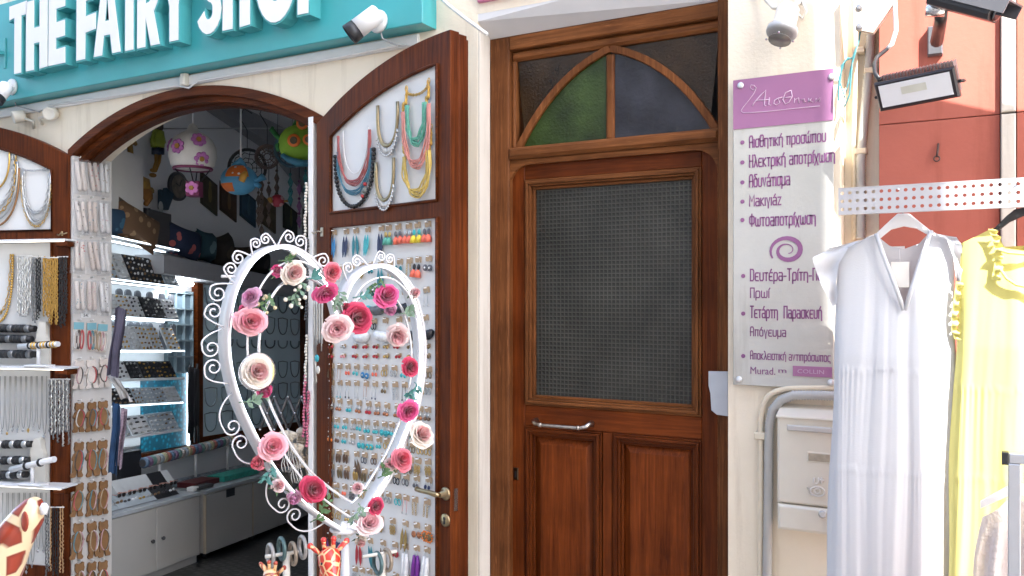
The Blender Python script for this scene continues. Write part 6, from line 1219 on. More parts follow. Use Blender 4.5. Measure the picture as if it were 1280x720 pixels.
x, z = hp(323, 465, -.03); m = MB(); m.lathe(HEART.pt(x, -.02, z), -HEART.y, [(0, .062), (.006, .062), (.009, .055), (.010, .0)], [0, 0, 1], 26); tag(m.build('mirror', [STEEL, plain('mirror_face', (.75, .75, .76), .06, 1, var=0)]), 'small round mirror behind the cream rose inside the heart frame', 'mirror')

# silk roses
PET = {'crimson': ((.42, .012, .055), (.58, .035, .10)), 'magenta': ((.58, .03, .17), (.74, .10, .28)), 'pink': ((.74, .20, .26), (.82, .42, .46)), 'pale': ((.76, .38, .40), (.84, .66, .64)), 'cream': ((.70, .36, .34), (.80, .70, .60)), 'coral': ((.70, .07, .12), (.74, .20, .25)), 'lilac': ((.62, .22, .40), (.74, .42, .56))}
PM = {}
for k, (a, b) in PET.items():
    for i, c in enumerate((a, b)): PM[k, i] = plain(f'petal_{k}_{i}', c, .6, var=.14, scale=30, sheen=.35)
LEAFG = plain('leaf_green', (.08, .16, .06), .6, var=.3, scale=40); SAGE = plain('sage_green', (.16, .25, .17), .6, var=.3, scale=40)
def rose_mesh(seed, open_=1.0):
    rnd = random.Random(seed); m = MB(Frame((0, 0), 0)); n = 24
    for k in range(n):
        f = k/(n-1); ph = k*2.39996+rnd.uniform(-.25, .25); w_ = (1.5-.75*f)*rnd.uniform(.9, 1.1); rr = (.10+.92*f**.85)*open_; h = (.62-.62*f**1.4); lip = .02+.16*f; tw = rnd.uniform(-.06, .06)
        def fn(a, b, ph=ph, w_=w_, rr=rr, h=h, lip=lip, tw=tw, f=f):
            s_ = 2*a-1; env = (1-abs(s_)**2.6*.55*b); r_ = rr*(.22+.78*b**.75)*(.9+.1*env)*(1+.03*sin(7*s_+ph)); an = ph+s_*w_*(.55+.45*b**.5)
            z = -.32+(h+.32)*b**(.8+.5*f)*env - (lip*max(0, b-.72)*3.0*f) + tw*s_*b + .02*sin(9*s_+ph)*b
            if b > .86: r_ += .05*(b-.86)/.14*(.4+f)
            return (r_*cos(an), r_*sin(an), z)
        m.grid(fn, 7, 6, 0 if f < .45 else 1)
    for k in range(5): a = 2*pi*k/5; m.prism([[(0, 0), (.5, .16), (.95, 0), (.5, -.16)]], 0, .01, 2) if 0 else None
    for k in range(5):
        a = 2*pi*k/5+.3; p = [m.P(q) for q in ((.12*cos(a-.6), .12*sin(a-.6), -.34), (.55*cos(a-.25), .55*sin(a-.25), -.36), (.98*cos(a), .98*sin(a), -.30), (.55*cos(a+.25), .55*sin(a+.25), -.36), (.12*cos(a+.6), .12*sin(a+.6), -.34))]; m.F(p, 2)
    m.ell((0, 0, -.38), (.18, .18, .14), 2, 8, 5)
    me = bpy.data.meshes.new('rose'); me.from_pydata([tuple(v) for v in m.v], [], m.f)
    for q in (PM['pink', 0], PM['pink', 1], LEAFG): me.materials.append(q)
    me.polygons.foreach_set('material_index', m.m); me.polygons.foreach_set('use_smooth', m.sm); me.update(); return me
RM = [rose_mesh(3), rose_mesh(8), rose_mesh(21)]
BUD = rose_mesh(5, .62)
toc = -HEART.y                                         # towards the viewer's side of the heart
ROSES = [(346, 338, 21, 'magenta', 'magenta rosebud at the top left of the heart beside the cream pink rose', (-.5, .5), 1), (367, 341, 33, 'cream', 'cream pink rose at the top of the heart, left of the jamb board', (.15, .1), 0), (313, 372, 28, 'lilac', 'lilac rose half hidden behind the left rim of the heart', (-.9, .2), 0),
         (304, 388, 17, 'magenta', 'dark magenta rosebud under the lilac rose at the left rim', (-.8, -.3), 1), (314, 402, 41, 'pink', 'large pink rose facing out on the left side of the heart', (.05, .05), 0), (331, 488, 26, 'magenta', 'magenta rosebud peeping from under the cream rose on the mirror', (.2, -.8), 1), (322, 464, 40, 'cream', 'cream rose with a pink heart in front of the round mirror', (.1, .1), 0),
         (341, 558, 38, 'pink', 'pale pink open rose low on the left side of the heart', (0, .2), 0), (322, 579, 24, 'coral', 'coral rosebud behind the left rim below the pale pink open rose', (-.9, -.2), 1), (392, 612, 35, 'crimson', 'crimson rose facing out near the bottom of the heart', (.1, .15), 0), (368, 622, 24, 'lilac', 'lilac rosebud below the crimson rose near the bottom', (-.4, -.7), 1),
         (416, 340, 26, 'coral', 'coral rose at the hinge side of the door leaf, upper right of the left lobe', (.3, .3), 0), (407, 367, 33, 'magenta', 'deep magenta rose turned away, below the coral rose', (.2, -.9), 0), (421, 411, 39, 'pale', 'large pale pink rose at the centre dip of the heart', (-.25, -.1), 0), (447, 398, 41, 'crimson', 'large crimson rose at the centre dip of the heart', (.15, .05), 0), (433, 386, 22, 'crimson', 'small crimson rosebud tucked behind the two centre roses', (-.4, .6), 1),
         (484, 369, 34, 'magenta', 'magenta rose near the top of the right lobe', (.2, .5), 0), (488, 387, 22, 'lilac', 'lilac pink rosebud hanging under the magenta rose of the right lobe', (.1, -.9), 1), (518, 366, 20, 'pale', 'small pale pink rosebud on the right rim beside the black puffy earring', (.8, .3), 1), (497, 420, 33, 'pale', 'pale pink rose facing down on the right lobe over the white puffy earrings', (-.2, -.7), 0),
         (513, 459, 25, 'crimson', 'crimson rose on the right side above the long light strip', (.25, .1), 0), (511, 514, 29, 'magenta', 'flat magenta rose seen from behind on the right rim', (.2, -.2), 0), (528, 543, 35, 'cream', 'cream pink rose at the right edge above the door handle', (.4, .6), 0), (503, 574, 30, 'coral', 'coral pink rose on the lower right side of the heart', (.2, .3), 0), (487, 581, 22, 'pale', 'pale pink rosebud beside the coral pink rose on the lower right', (-.5, .1), 1),
         (470, 633, 23, 'crimson', 'small crimson rose above the pale rose near the tip', (.2, .3), 0), (462, 654, 35, 'pale', 'pale pink rose at the bottom tip of the heart', (.1, .5), 0), (447, 610, 20, 'pale', 'pale half open rosebud with green sepals low on the right', (-.6, .4), 1), (451, 676, 20, 'cream', 'white rosebud hanging under the tip of the heart', (.1, -.9), 1), (348, 607, 22, 'pale', 'pale peach rosebud behind the left rim near the bottom', (.2, .3), 1)]
for k, (a, b, dpx, colr, lab, (tx, tz), kind) in enumerate(ROSES):
    y = -.045 if kind == 0 else -.01; x, z = HEART.pix(a, b, y); pos = HEART.pt(x, y, z); D = (pos-CAM).dot(fwd_); r_ = dpx/2*D/FPX
    o = bpy.data.objects.new('rose', BUD if kind else RM[k % 3]); COL.objects.link(o); o.location = pos; k_ = 1+.10*sin(k*2.7); o.scale = (r_*.97*k_, r_*.97*(2-k_), r_*(.85+.3*abs(sin(k*1.3)))) if not kind else (r_*1.2, r_*1.25, r_*1.5)
    tocam = (CAM-pos).normalized(); d = (tocam*.75+toc*.5+right_*tx+Vector((0, 0, tz))).normalized(); o.rotation_euler = (d.to_track_quat('Z', 'Y') @ Euler((0, 0, k*1.1)).to_quaternion()).to_euler()
    setmat(o, 0, PM[colr, 0]); setmat(o, 1, PM[colr, 1]); tag(o, lab, 'rose', 'silk roses on the heart frame')
# sprigs and small berries between the roses
SPR = [(358, 325, 20, 'sprig of tiny white flowers at the top of the heart beside the cream pink rose'), (372, 362, 26, 'sprig of green and white buds hanging below the cream pink rose'), (390, 346, 16, 'small twist of green leaves on the right of the left lobe'), (330, 378, 24, 'sprig of cream berries above the large pink rose'), (316, 500, 34, 'trailing green fern sprig below the round mirror'), (336, 590, 18, 'green sprig beside the pale pink open rose'),
       (400, 640, 34, 'teal green sprig along the lower left rim of the heart'), (446, 640, 22, 'green leaves at the bottom tip of the heart'), (455, 368, 34, 'green leaves inside the top of the right lobe'), (470, 355, 20, 'teal leaves and a red berry inside the right lobe'), (508, 390, 22, 'green leaves beside the magenta rose of the right lobe'), (516, 486, 18, 'thin green sprig between the two right hand roses'), (478, 590, 20, 'green leaves under the pale pink rosebud on the lower right'), (421, 372, 20, 'yellow green leaves behind the two centre roses')]
for k, (a, b, l, lab) in enumerate(SPR):
    x, z = hp(a, b, -.02); s = 2.95/FPX; t = thing('leaf_sprig', lab, 'sprig', HEART.pt(x, -.02, z), 'sprigs between the roses'); rnd = random.Random(k+40); m, m2 = MB(HEART), MB(HEART)
    ang = rnd.uniform(-.6, .6)-(pi/2 if k % 2 else -.2); P = [(x+cos(ang)*l*s*(q/6-.5)+.008*sin(q), -.02-.012*sin(q*.8), z+sin(ang)*l*s*(q/6-.5)) for q in range(7)]; m.tube(P, .0022, 0, 5)
    for q in range(1, 7):
        for sd in (-1, 1):
            c = P[q]; an = ang+sd*rnd.uniform(.5, 1.2); ln = rnd.uniform(.018, .034); tip_ = (c[0]+cos(an)*ln, c[1]-rnd.uniform(0, .02), c[2]+sin(an)*ln); nx, nz = -sin(an)*ln*.25, cos(an)*ln*.25
            mid = tuple((c[i]+tip_[i])/2 for i in range(3)); i_ = [m.P(v) for v in (c, (mid[0]+nx, mid[1]-.004, mid[2]+nz), tip_, (mid[0]-nx, mid[1]-.004, mid[2]-nz))]; m.F(i_, 0, True)
            if k in (0, 1, 3) and rnd.random() < .8: m2.ell(tip_, rnd.uniform(.005, .009), 0, 7, 5)
    m.build('leaves', (LEAFG, SAGE, plain('teal_leaf', (.06, .20, .18), .6))[k % 3], t)
    if m2.v: m2.build('berries', plain('berry_cream', (.70, .66, .55), .6) if k != 3 else plain('berry_mix', (.60, .50, .30), .6, var=.5), t)

# ------------------------------------------------------------------ wooden giraffes in front of the door leaf
def gir_mat(name, base, line_, sc, lw=.06):
    mm, nt_, p_ = newmat(name); L = nt_.links; tc_ = N(nt_, 'ShaderNodeTexCoord'); v_ = N(nt_, 'ShaderNodeTexVoronoi', feature='DISTANCE_TO_EDGE'); v_.inputs['Scale'].default_value = sc; L.new(tc_.outputs['Object'], v_.inputs['Vector'])
    r_ = N(nt_, 'ShaderNodeValToRGB'); r_.color_ramp.elements[0].position = lw; r_.color_ramp.elements[1].position = lw+.05; r_.color_ramp.elements[0].color = (*line_, 1); r_.color_ramp.elements[1].color = (*base, 1); L.new(v_.outputs[0], r_.inputs[0])
    n_ = N(nt_, 'ShaderNodeTexNoise'); n_.inputs['Scale'].default_value = 14; L.new(tc_.outputs['Object'], n_.inputs['Vector']); x_ = N(nt_, 'ShaderNodeMix', data_type='RGBA', blend_type='MULTIPLY'); x_.inputs[0].default_value = .6; L.new(r_.outputs[0], x_.inputs[6]); L.new(n_.outputs[0], x_.inputs[7])
    h_ = N(nt_, 'ShaderNodeMix', data_type='RGBA', blend_type='ADD'); h_.inputs[0].default_value = .35; L.new(x_.outputs[2], h_.inputs[6]); L.new(r_.outputs[0], h_.inputs[7]); L.new(h_.outputs[2], p_.inputs['Base Color']); p_.inputs['Roughness'].default_value = .28; p_.inputs['Coat Weight'].default_value = .5; return mm
def giraffe(c, s, mat, tipm, label, face=0.0, lean=0.0, muzzle_up=False):
    """carved standing giraffe; c = crown of the head, s = half width of the head"""
    L = Frame((c.x, c.y), TH+face); z = c.z; bz = GZ+(z-GZ)*.42; t = thing('giraffe_figure', label, 'giraffe figure', Vector((c.x, c.y, GZ)), 'carved wooden giraffes')
    m = MB(L); H = z-GZ
    m.tube([(0, .02*s/.05, z-.02*s/.05), (0, 0, z-.6*s), (0, -.3*s, z-1.2*s), (0, -.8*s, z-2.0*s), (0, -1.2*s, z-2.7*s), (0, -1.35*s, z-3.0*s)], [.5*s, .92*s, .9*s, .66*s, .52*s, .30*s], 0, 14)
    m.tube([(0, .1*s, z-.9*s), (0, .5*s, z-2.6*s), (0, 1.0*s, z-5*s), (0, 1.5*s, (z-5*s+bz)/2+.5*s), (0, 1.9*s, bz+.6*s)], [.62*s, .62*s, .75*s, .95*s, 1.2*s], 0, 14)
    m.tube([(0, .9*s, bz+1.6*s), (0, 2.0*s, bz+.6*s), (0, 4.0*s, bz), (0, 5.2*s, bz-.4*s)], [1.0*s, 1.7*s, 1.5*s, .7*s], 0, 14)
    for x_, y_ in ((-.8, 1.9), (.8, 1.9), (-.8, 4.2), (.8, 4.2)): m.tube([(x_*s, y_*s, bz), (x_*s, y_*s, GZ+.25), (x_*s, y_*s-.01, GZ+.002)], [.6*s, .34*s, .34*s], 0, 10)
    m.build('body', mat, t)
    for sg in (-1, 1):
        m = MB(L); m.tube([(sg*.34*s, 0, z-.2*s), (sg*.40*s, .05*s, z+.35*s), (sg*.42*s, .05*s, z+.62*s)], [.20*s, .17*s, .22*s], 0, 10); m.ell((sg*.42*s, .05*s, z+.62*s), .24*s, 1, 10, 7); m.build('horn', [mat, tipm], t)
        m = MB(L); m.tube([(sg*.6*s, .1*s, z-.55*s), (sg*1.05*s, .12*s, z-.12*s), (sg*1.42*s, .1*s, z+.22*s), (sg*1.55*s, .1*s, z+.36*s)], [.22*s, .34*s, .30*s, .12*s], 0, 10, flat=.6); m.ell((sg*1.50*s, .08*s, z+.28*s), (.26*s, .16*s, .26*s), 1, 10, 6); m.build('ear', [mat, tipm], t)
        m = MB(L); m.ell((sg*.72*s, -.62*s, z-1.05*s), .14*s, 0, 8, 6); m.build('eye', BLACK, t)
    return t
RTIP = plain('red_tip', (.60, .03, .015), .3, coat=.5); BTIP = plain('russet_tip', (.36, .045, .015), .3, coat=.5)
GD = 2.55
c = WP(411, 684, GD); giraffe(c, 15.5*GD/FPX, gir_mat('giraffe_red', (.58, .035, .015), (.78, .48, .24), 36, .06), RTIP, 'bright red wooden giraffe with cream lines under the tip of the heart', .5)
c = WP(340, 711, GD); giraffe(c, 12*GD/FPX, gir_mat('giraffe_cream', (.80, .50, .24), (.30, .06, .02), 20, .03), BTIP, 'cream wooden giraffe with russet spots, only its horns and ears in view', -.4)
def spot_mat(name, base, spot, sc, thr):
    mm, nt_, p_ = newmat(name); L = nt_.links; tc_ = N(nt_, 'ShaderNodeTexCoord'); v_ = N(nt_, 'ShaderNodeTexVoronoi', feature='DISTANCE_TO_EDGE'); v_.inputs['Scale'].default_value = sc; L.new(tc_.outputs['Object'], v_.inputs['Vector'])
    r_ = N(nt_, 'ShaderNodeValToRGB'); e = r_.color_ramp.elements; e[0].position = thr; e[0].color = (*base, 1); e[1].position = thr+.05; e[1].color = tuple(.55*v for v in spot)+(1,); q = e.new(thr+.22); q.color = (*spot, 1); L.new(v_.outputs[0], r_.inputs[0]); L.new(r_.outputs[0], p_.inputs['Base Color']); p_.inputs['Roughness'].default_value = .3; p_.inputs['Coat Weight'].default_value = .5; return mm
GD2 = 2.5; q = lambda a, b, d=GD2: WP(a, b, d); s = GD2/FPX
t = thing('giraffe_figure', 'cream wooden giraffe with red brown patches raising its muzzle, cut by the picture corner', 'giraffe figure', Vector((q(0, 720).x, q(0, 720).y, GZ)), 'carved wooden giraffes')
m = MB(); m.tube([q(47, 624), q(44, 630), q(36, 644), (q(24, 662)), q(12, 682), q(2, 706), q(-8, 735), q(-22, 800, 2.6), q(-40, 1000, 2.7)], [6*s, 13*s, 19*s, 22*s, 25*s, 27*s, 26*s, 34*s, 60*s], 0, 18)
bz = q(-40, 1000, 2.7); m.tube([bz+Vector((0, 0, .05)), bz+Vector((-.12, .05, -.02)), bz+Vector((-.30, .10, -.05))], [.10, .14, .11], 0, 14)
for dx, dy in ((-.02, 0), (-.05, .12), (-.26, .04), (-.27, .16)): m.tube([bz+Vector((dx, dy, 0)), Vector((bz.x+dx, bz.y+dy, GZ+.002))], [.045, .026], 0, 10)
m.build('body', spot_mat('giraffe_patched', (.86, .66, .40), (.44, .06, .025), 13, .12), t); m = MB(); e_ = q(55, 634, GD2-.02); m.tube([e_-Vector((0, 0, .02)), e_, e_+Vector((0, 0, .012))], [.010, .013, .006], 0, 10); m.build('nose_tip', WHITE, t)
m = MB(); o = q(31, 652, GD2-.052); m.ell(tuple(o), (.016, .006, .03), 0, 12, 7); m.build('nostril', BTIP, t)
# stand of grey bangles behind the red giraffe
for k, (a, b, D) in enumerate(((338, 694, 3.3), (352, 686, 3.3), (366, 692, 3.3), (378, 684, 3.3), (472, 704, 3.35), (484, 700, 3.35))):
    c = WP(a, b, D); ax = (right_*.8+fwd_*.5); m = MB(); u_ = ax.normalized().orthogonal(); v2 = ax.normalized().cross(u_); m.tube([c+(u_*cos(g)+v2*sin(g))*.030 for g in [2*pi*h/20 for h in range(20)]], .008, 0, 8, closed=True); tag(m.build('bangle', plain('bangle_%d' % (k % 3), ((.40, .38, .36), (.10, .17, .17), (.34, .27, .20))[k % 3], .4, .3, var=.4, scale=50)), f"{('pale grey', 'dark teal', 'tan')[k % 3]} bangle, {NT[k]} from the left on the low rack behind the red giraffe", 'bangle', 'bangles on a low rack')
for a, D in ((358, 3.3), (478, 3.35)):
    c = WP(a, 692, D); m = MB(); m.tube([c-right_*.07-fwd_*.04, c+right_*.05+fwd_*.03], .007, 0, 10); m.tube([c, Vector((c.x, c.y, GZ+.02))], .014, 0, 10); m.lathe((c.x, c.y, GZ+.002), (0, 0, 1), [(0, .11), (.018, .10)], 0, 20); tag(m.build('bangle_rack', OFFW), f"low pale rack carrying bangles {'left' if a < 400 else 'right'} of the heart pole", 'rack')

# ================================================================== NEIGHBOUR'S WALL ON THE RIGHT
nb = thing('neighbour_building', 'neighbouring shop front of terracotta panels and cream pilaster in the sun', 'building', (3, .1, GZ))
JZ = 2.303
for x0, x1, y0 in ((1.668, 2.066, .020), (2.118, 3.0, .012)):
    MB().box(x0, x1, y0, .28, JZ+.0015, 7, 0, .002).build('panel', TERRA, nb); MB().box(x0, x1, y0, .28, GZ, JZ-.0015, 0, .002).build('panel', TERRA, nb)
MB().box(2.069, 2.115, .0, .28, JZ+.004, 7, 0, .004).build('pilaster', CREAM2, nb); MB().box(2.069, 2.115, .0, .28, GZ, JZ-.004, 0, .004).build('pilaster', CREAM2, nb)
MB().box(1.66, 3.0, .10, .27, GZ, 7).build('backing', DARK, nb); MB().box(3.003, 7.0, .012, .28, GZ, 7).build('side_panel', CREAM2, nb)
MB().box(1.668, 7.0, .281, 4, 6.6, 7.0).build('roof', TERRA, nb)
# unseen sheet added above the frame, outlined to shade the lower panel
AW = (SUN_H.x/SUN_H.y, -math.tan(SUN_EL)/SUN_H.y)       # drift in x and z of a ray per metre towards the wall
def up_ray(x, z, y): return (x+AW[0]*y, y, z+AW[1]*y)
aw = thing('sun_blocker', 'unseen cream sheet added above the clothes rail to shade the lower terracotta panel', 'sun_blocker', (2.6, -.6, 3.0))
m = MB()
ya = -.75
c = [up_ray(1.64, 2.36, ya), up_ray(1.86, 2.40, ya), up_ray(2.10, 2.315, ya), up_ray(4.2, 2.2, ya), up_ray(4.2, 1.76, ya), up_ray(1.64, 1.76, ya)]
fr_, bk_ = [m.P(p) for p in c], [m.P((p[0], p[1]+.01, p[2])) for p in c]
m.F(fr_); m.F(bk_[::-1])
for k in range(6): m.F([fr_[k], fr_[(k+1) % 6], bk_[(k+1) % 6], bk_[k]])
m.build('shading_sheet', plain('canvas', (.66, .58, .46), .9), aw)
zt2 = max(p[2] for p in c); m = MB()
for x in (c[0][0]+.6, c[3][0]-.1): m.tube([(x, .012, zt2+.05), (x, ya, c[3][2]-.06)], .014, 0, 8)
m.build('arm', GREY, aw)

# spotlight above the beauty sign
def wp(a, b, y): x, z = WALL.pix(a, b, y); return Vector((x, y, z))
t = thing('spotlight', 'cream outdoor spotlight with a grey lens ring above the beauty sign', 'spotlight', wp(978, 55, -.12))
a, b = wp(986, 9, -.08), wp(976.5, 43, -.125); ax = (b-a); Ln = ax.length
m = MB(); m.lathe(a, ax, [(0, .035), (.008, .043), (Ln*.78, .046), (Ln*.80, .050)], 0, 20); m.build('body', OFFW, t)
m = MB(); m.lathe(a+ax*.80, ax, [(0, .058), (Ln*.12, .060), (Ln*.2, .056), (Ln*.2, .040)], 0, 22); m.lathe(a+ax*1.203, ax, [(0, .043), (.002, .043), (.003, .001)], 1, 18)
for k in range(4): an = k*pi/2+.7; u = ax.orthogonal().normalized(); v = ax.normalized().cross(u); m.lathe(a+ax*1.2+(u*cos(an)+v*sin(an))*.050, ax, [(0, .005), (.004, .004)], 2, 8)
m.build('lens_ring', [plain('ring_grey', (.50, .50, .50), .45, .2), plain('lens_dim', (.16, .15, .14), .12), STEEL], t)
m = MB(); m.tube([wp(1000, 4, -.01), wp(992, 6, -.05), a], .009, 0, 8); m.tube([wp(942, -14, -.01), wp(957, 0, -.03), wp(966, 10, -.05), a], .007, 0, 8); m.build('arm', OFFW, t)
m = MB(); m.tube([wp(1003, 2, -.015), wp(1008, 14, -.02), wp(1003, 24, -.02), wp(998, 18, -.03)], .006, 0, 6); m.build('cable', OFFW, t)

# pipes and cables in the sun
def ribbed(P, r, step=.010):
    """points of a corrugated conduit along P with alternating radius"""
    out, rr = [], []
    for k in range(len(P)-1):
        a, b = Vector(P[k]), Vector(P[k+1]); n = max(1, int((b-a).length/step))
        for j in range(n): out += [tuple(a.lerp(b, j/n)), tuple(a.lerp(b, (j+.55)/n))]; rr += [r, r*.80]
    return out, rr
PGREY = plain('conduit_grey', (.50, .49, .47), .55); PBEI = plain('pipe_beige', (.74, .65, .50), .6)
P, r_ = ribbed([tuple(wp(*q, .098)) for q in ((1088, -30), (1089, 40), (1086, 85), (1083, 120), (1080, 150), (1076, 200), (1076, 300))], .019); m = MB(); m.tube(P, r_, 0, 10); tag(m.build('conduit', PGREY), 'grey corrugated conduit running down the sunny wall beside the terracotta panel', 'conduit')
m = MB(); m.tube([tuple(wp(*q, .105)) for q in ((1071, -10), (1070, 60), (1068, 150), (1068, 300))], .010, 0, 8); tag(m.build('pipe', PBEI), 'thin beige pipe beside the grey conduit on the sunny wall', 'pipe')
for k, (a, b) in enumerate(((1073, 63), (1076, 189), (1088, 88))): x, z = WALL.pix(a, b, .09); tag(MB().box(x-.022, x+.022, .078, .124, z-.011, z+.011, 0, .004).build('pipe_clip', PBEI), f"beige clip holding the pipes, {('topmost', 'lowest', 'middle')[k]} on the sunny wall", 'clip')
m = MB(); m.prism([[WALL.pix(*q, -.06) for q in ((1068, -30), (1126, -30), (1118, 5), (1092, 42), (1070, 38))]], -.075, -.045); br = m.build('bracket_plate', plain('plate_dusty', (.55, .49, .42), .6, var=.15)); tag(br, 'dusty cream bracket plate with two bolts at the top of the sunny wall', 'bracket')
m = MB()
for b in (9, 33): o = wp(1075, b, -.0755); m.lathe(o, (0, -1, 0), [(0, .013), (.004, .013), (.007, .006)], 0, 12)
m.build('bolt', STEEL, br)
m = MB(); loop = [(1076, 33), (1074, 50), (1066, 72), (1056, 76), (1049, 98), (1048, 125), (1056, 133), (1062, 118), (1064, 92), (1066, 74), (1060, 72), (1052, 82), (1050, 104), (1056, 122), (1060, 104), (1064, 84), (1068, 70), (1073, 52)]
m.tube([tuple(wp(a, b, -.05-.003*(k % 3))) for k, (a, b) in enumerate(loop)], .0032, 0, 6); tag(m.build('wire', plain('teal_wire', (.06, .22, .24), .5)), 'loop of thin teal wire hanging from the bracket plate bolts', 'wire')
m = MB(); m.tube([tuple(wp(*q, -.07)) for q in ((1117, -20), (1119, 15), (1120, 38), (1115, 55), (1108, 62))], .008, 0, 8); m.tube([tuple(wp(*q, -.07-.03*k)) for k, q in enumerate(((1109, 61), (1096, 72), (1093, 80), (1094, 92), (1101, 102)))], .008, 1, 8); tag(m.build('cable', [WHITE, BLACK]), 'cable from the bracket plate to the floodlight, white above and black below', 'cable')

# floodlight
class Loc:
    def __init__(s, o, rot): s.m = Matrix.Translation(o) @ rot.to_matrix().to_4x4()
    def pt(s, x, y, z): return s.m @ Vector((x, y, z))
o = wp(1144, 113, -.24); FL = Loc(o, Euler((R(24), R(-10), R(-20)), 'ZXY'))
t = thing('floodlight', 'black LED floodlight with cooling fins tilted down over the clothes rail', 'floodlight', o-Vector((0, 0, .06)))
W_, H_ = .135, .052
m = MB(FL); m.box(-W_, W_, 0, .02, -H_, H_, 0, .006); m.box(-W_+.012, W_-.012, .0205, .035, -H_+.006, H_-.004); m.build('housing', plain('flood_black', (.022, .016, .018), .3), t)
m = MB(FL); m.box(-W_+.016, W_-.016, -.0025, -.0005, -H_+.014, H_-.012); m.build('glass', plain('flood_glass', (.78, .78, .79), .12, var=.03), t)
m = MB(FL); m.box(-.045, .04, -.0035, -.0027, -.004, .022); m.build('chip_plate', plain('led_chip', (.62, .61, .52), .4), t)
m = MB(FL)
for k in range(22): x = -W_+.014+k*(2*W_-.028)/21; m.box(x-.0018, x+.0018, .0355, .07, -H_+.01, H_+.012)
m.build('fins', plain('fin_grey', (.24, .24, .25), .4, .5), t)
m = MB(FL); m.tube([(-W_-.006, .012, 0), (-W_-.006, .05, -.01), (-W_*.6, .11, -.02), (W_*.6, .11, -.02), (W_+.006, .05, -.01), (W_+.006, .012, 0)], .006, 0, 6); m.tube([(0, .11, -.02), (0, .20, -.02)], .012, 0, 8); m.build('yoke', BLACK, t)

# black camera on its arm
t = thing('security_camera', 'large black box camera on a wall arm above the floodlight', 'security camera', wp(1215, 30, -.35))
a, b = wp(1168, -6, -.33), wp(1246, 14, -.40); ax = (b-a).normalized(); q = ax.to_track_quat('Y', 'Z'); CC = Loc(b, q.to_euler()); l = (b-a).length
m = MB(CC); m.prism([[(-.030, -.034), (.030, -.034), (.042, -.018), (.042, .022), (-.042, .022), (-.042, -.018)]], -l*1.0, 0); m.build('body', plain('cam_black', (.025, .025, .028), .35), t, bevel=.004)
m = MB(CC); m.prism([[(-.052, -.006), (-.048, -.006), (-.048, .032), (.048, .032), (.048, -.006), (.052, -.006), (.052, .038), (-.052, .038)]], -l*.95, .045); m.build('sun_shield', plain('cam_grey', (.12, .12, .13), .35), t)
m = MB(CC); m.lathe(CC.pt(0, .002, -.005), ax, [(0, .026), (.004, .026), (.006, .018)], 0, 16); m.build('lens', plain('lens_glass', (.012, .014, .02), .05), t)
m = MB(); m.tube([wp(1176, 10, -.30), wp(1176, 24, -.26), wp(1171, 52, -.06)], [.022, .020, .022], 0, 10); m.build('arm', BLACK, t); x, z = WALL.pix(1170, 50, -.0); m = MB(); m.box(x-.028, x+.022, -.012, .018, z-.055, z+.05, 0, .004); m.build('wall_plate', plain('plate_grey', (.10, .10, .11), .4), t)
m = MB(); m.tube([wp(1158, 12, -.30), wp(1182, 12, -.30)], .024, 0, 12); m.tube([wp(1172, 5, -.30), wp(1180, 3, -.32)], .026, 0, 10); m.build('joint', STEEL, t)
x, z = WALL.pix(1172, 190, .018); m = MB(); m.tube([(x+.003, .012, z+.03), (x, .006, z-.005), (x-.002, .004, z-.02)], .004, 0, 6); m.tube([(x-.002+.010*cos(a_), .004, z-.026+.010*sin(a_)) for a_ in [2*pi*k/10 for k in range(10)]], .003, 0, 5, closed=True); tag(m.build('hook', plain('rust_hook', (.10, .06, .05), .6, .5)), 'small dark metal hook in the middle of the terracotta wall', 'hook')

# white bullet camera on the turquoise sign, and small fittings at the far left
def bullet(label, a, b, r_, base, y):
    t = thing('security_camera', label, 'security camera', b-Vector((0, 0, .05))); ax = b-a; l = ax.length
    m = MB(); m.lathe(a, ax, [(0, r_*.7), (.01, r_*.95), (l*.72, r_)], 0, 18); m.build('body', WHITE, t); m = MB(); m.lathe(a+ax*.722, ax, [(0, r_*1.02), (l*.26, r_*1.08), (l*.28, r_*.95), (l*.22, r_*.8), (l*.22, .001)], 0, 18); m.build('front', BLACK, t)
    m = MB(); m.tube([base, base.lerp(a.lerp(b, .3), .6)+Vector((0, 0, .0)), a.lerp(b, .35)], r_*.42, 0, 10); m.lathe(base, Vector((0, -1, 0)), [(0, r_*1.2), (.015, r_*1.15), (.022, r_*.6)], 0, 18); m.build('mount', WHITE, t); return t
t = bullet('white bullet camera with a black front on the right end of the turquoise sign', wp(474, 15, -.20), wp(436, 44, -.28), .048, wp(473, 27, -.122), 0)
m = MB(); m.tube([wp(473, 30, -.13), wp(478, 48, -.10), wp(492, 55, -.06), wp(508, 57, -.03)], .005, 0, 6); m.build('cable', GREY, t)
bullet('white bullet camera with a black front at the left end of the turquoise sign', wp(10, 106, -.20), wp(-6, 126, -.28), .045, wp(16, 109, -.122), 0)
for k, (a, b, lab) in enumerate(((22, 146, 'round cream wall lamp head above the left door leaf, nearer the picture edge'), (63, 142, 'round cream wall lamp head above the left door leaf, nearer the arch'))):
    o = wp(a, b, -.06); t = thing('wall_lamp', lab, 'lamp', o-Vector((0, 0, .04)), 'small lamp heads over the left leaf'); ax = Vector((.5 if k else -.35, -.8, -.25)); m = MB(); m.lathe(o-ax*.05, ax, [(0, .036), (.012, .040), (.07, .042), (.075, .038), (.07, .030), (.07, .001)], 0, 18); m.build('head', OFFW, t); m = MB(); m.tube([o+Vector((0, .02, .0)), wp(a+(20 if k == 0 else -14), b+6, -.03), wp(a+(20 if k == 0 else -10), b+14, -.005)], .009, 0, 8); m.build('arm', OFFW, t)
m = MB(); m.tube([wp(16, 118, -.10), wp(20, 132, -.06), wp(34, 136, -.03), wp(50, 140, -.04)], .005, 0, 6); tag(m.build('cable', GREY), 'thin grey cable looping from the left bullet camera to the lamp heads', 'cable')

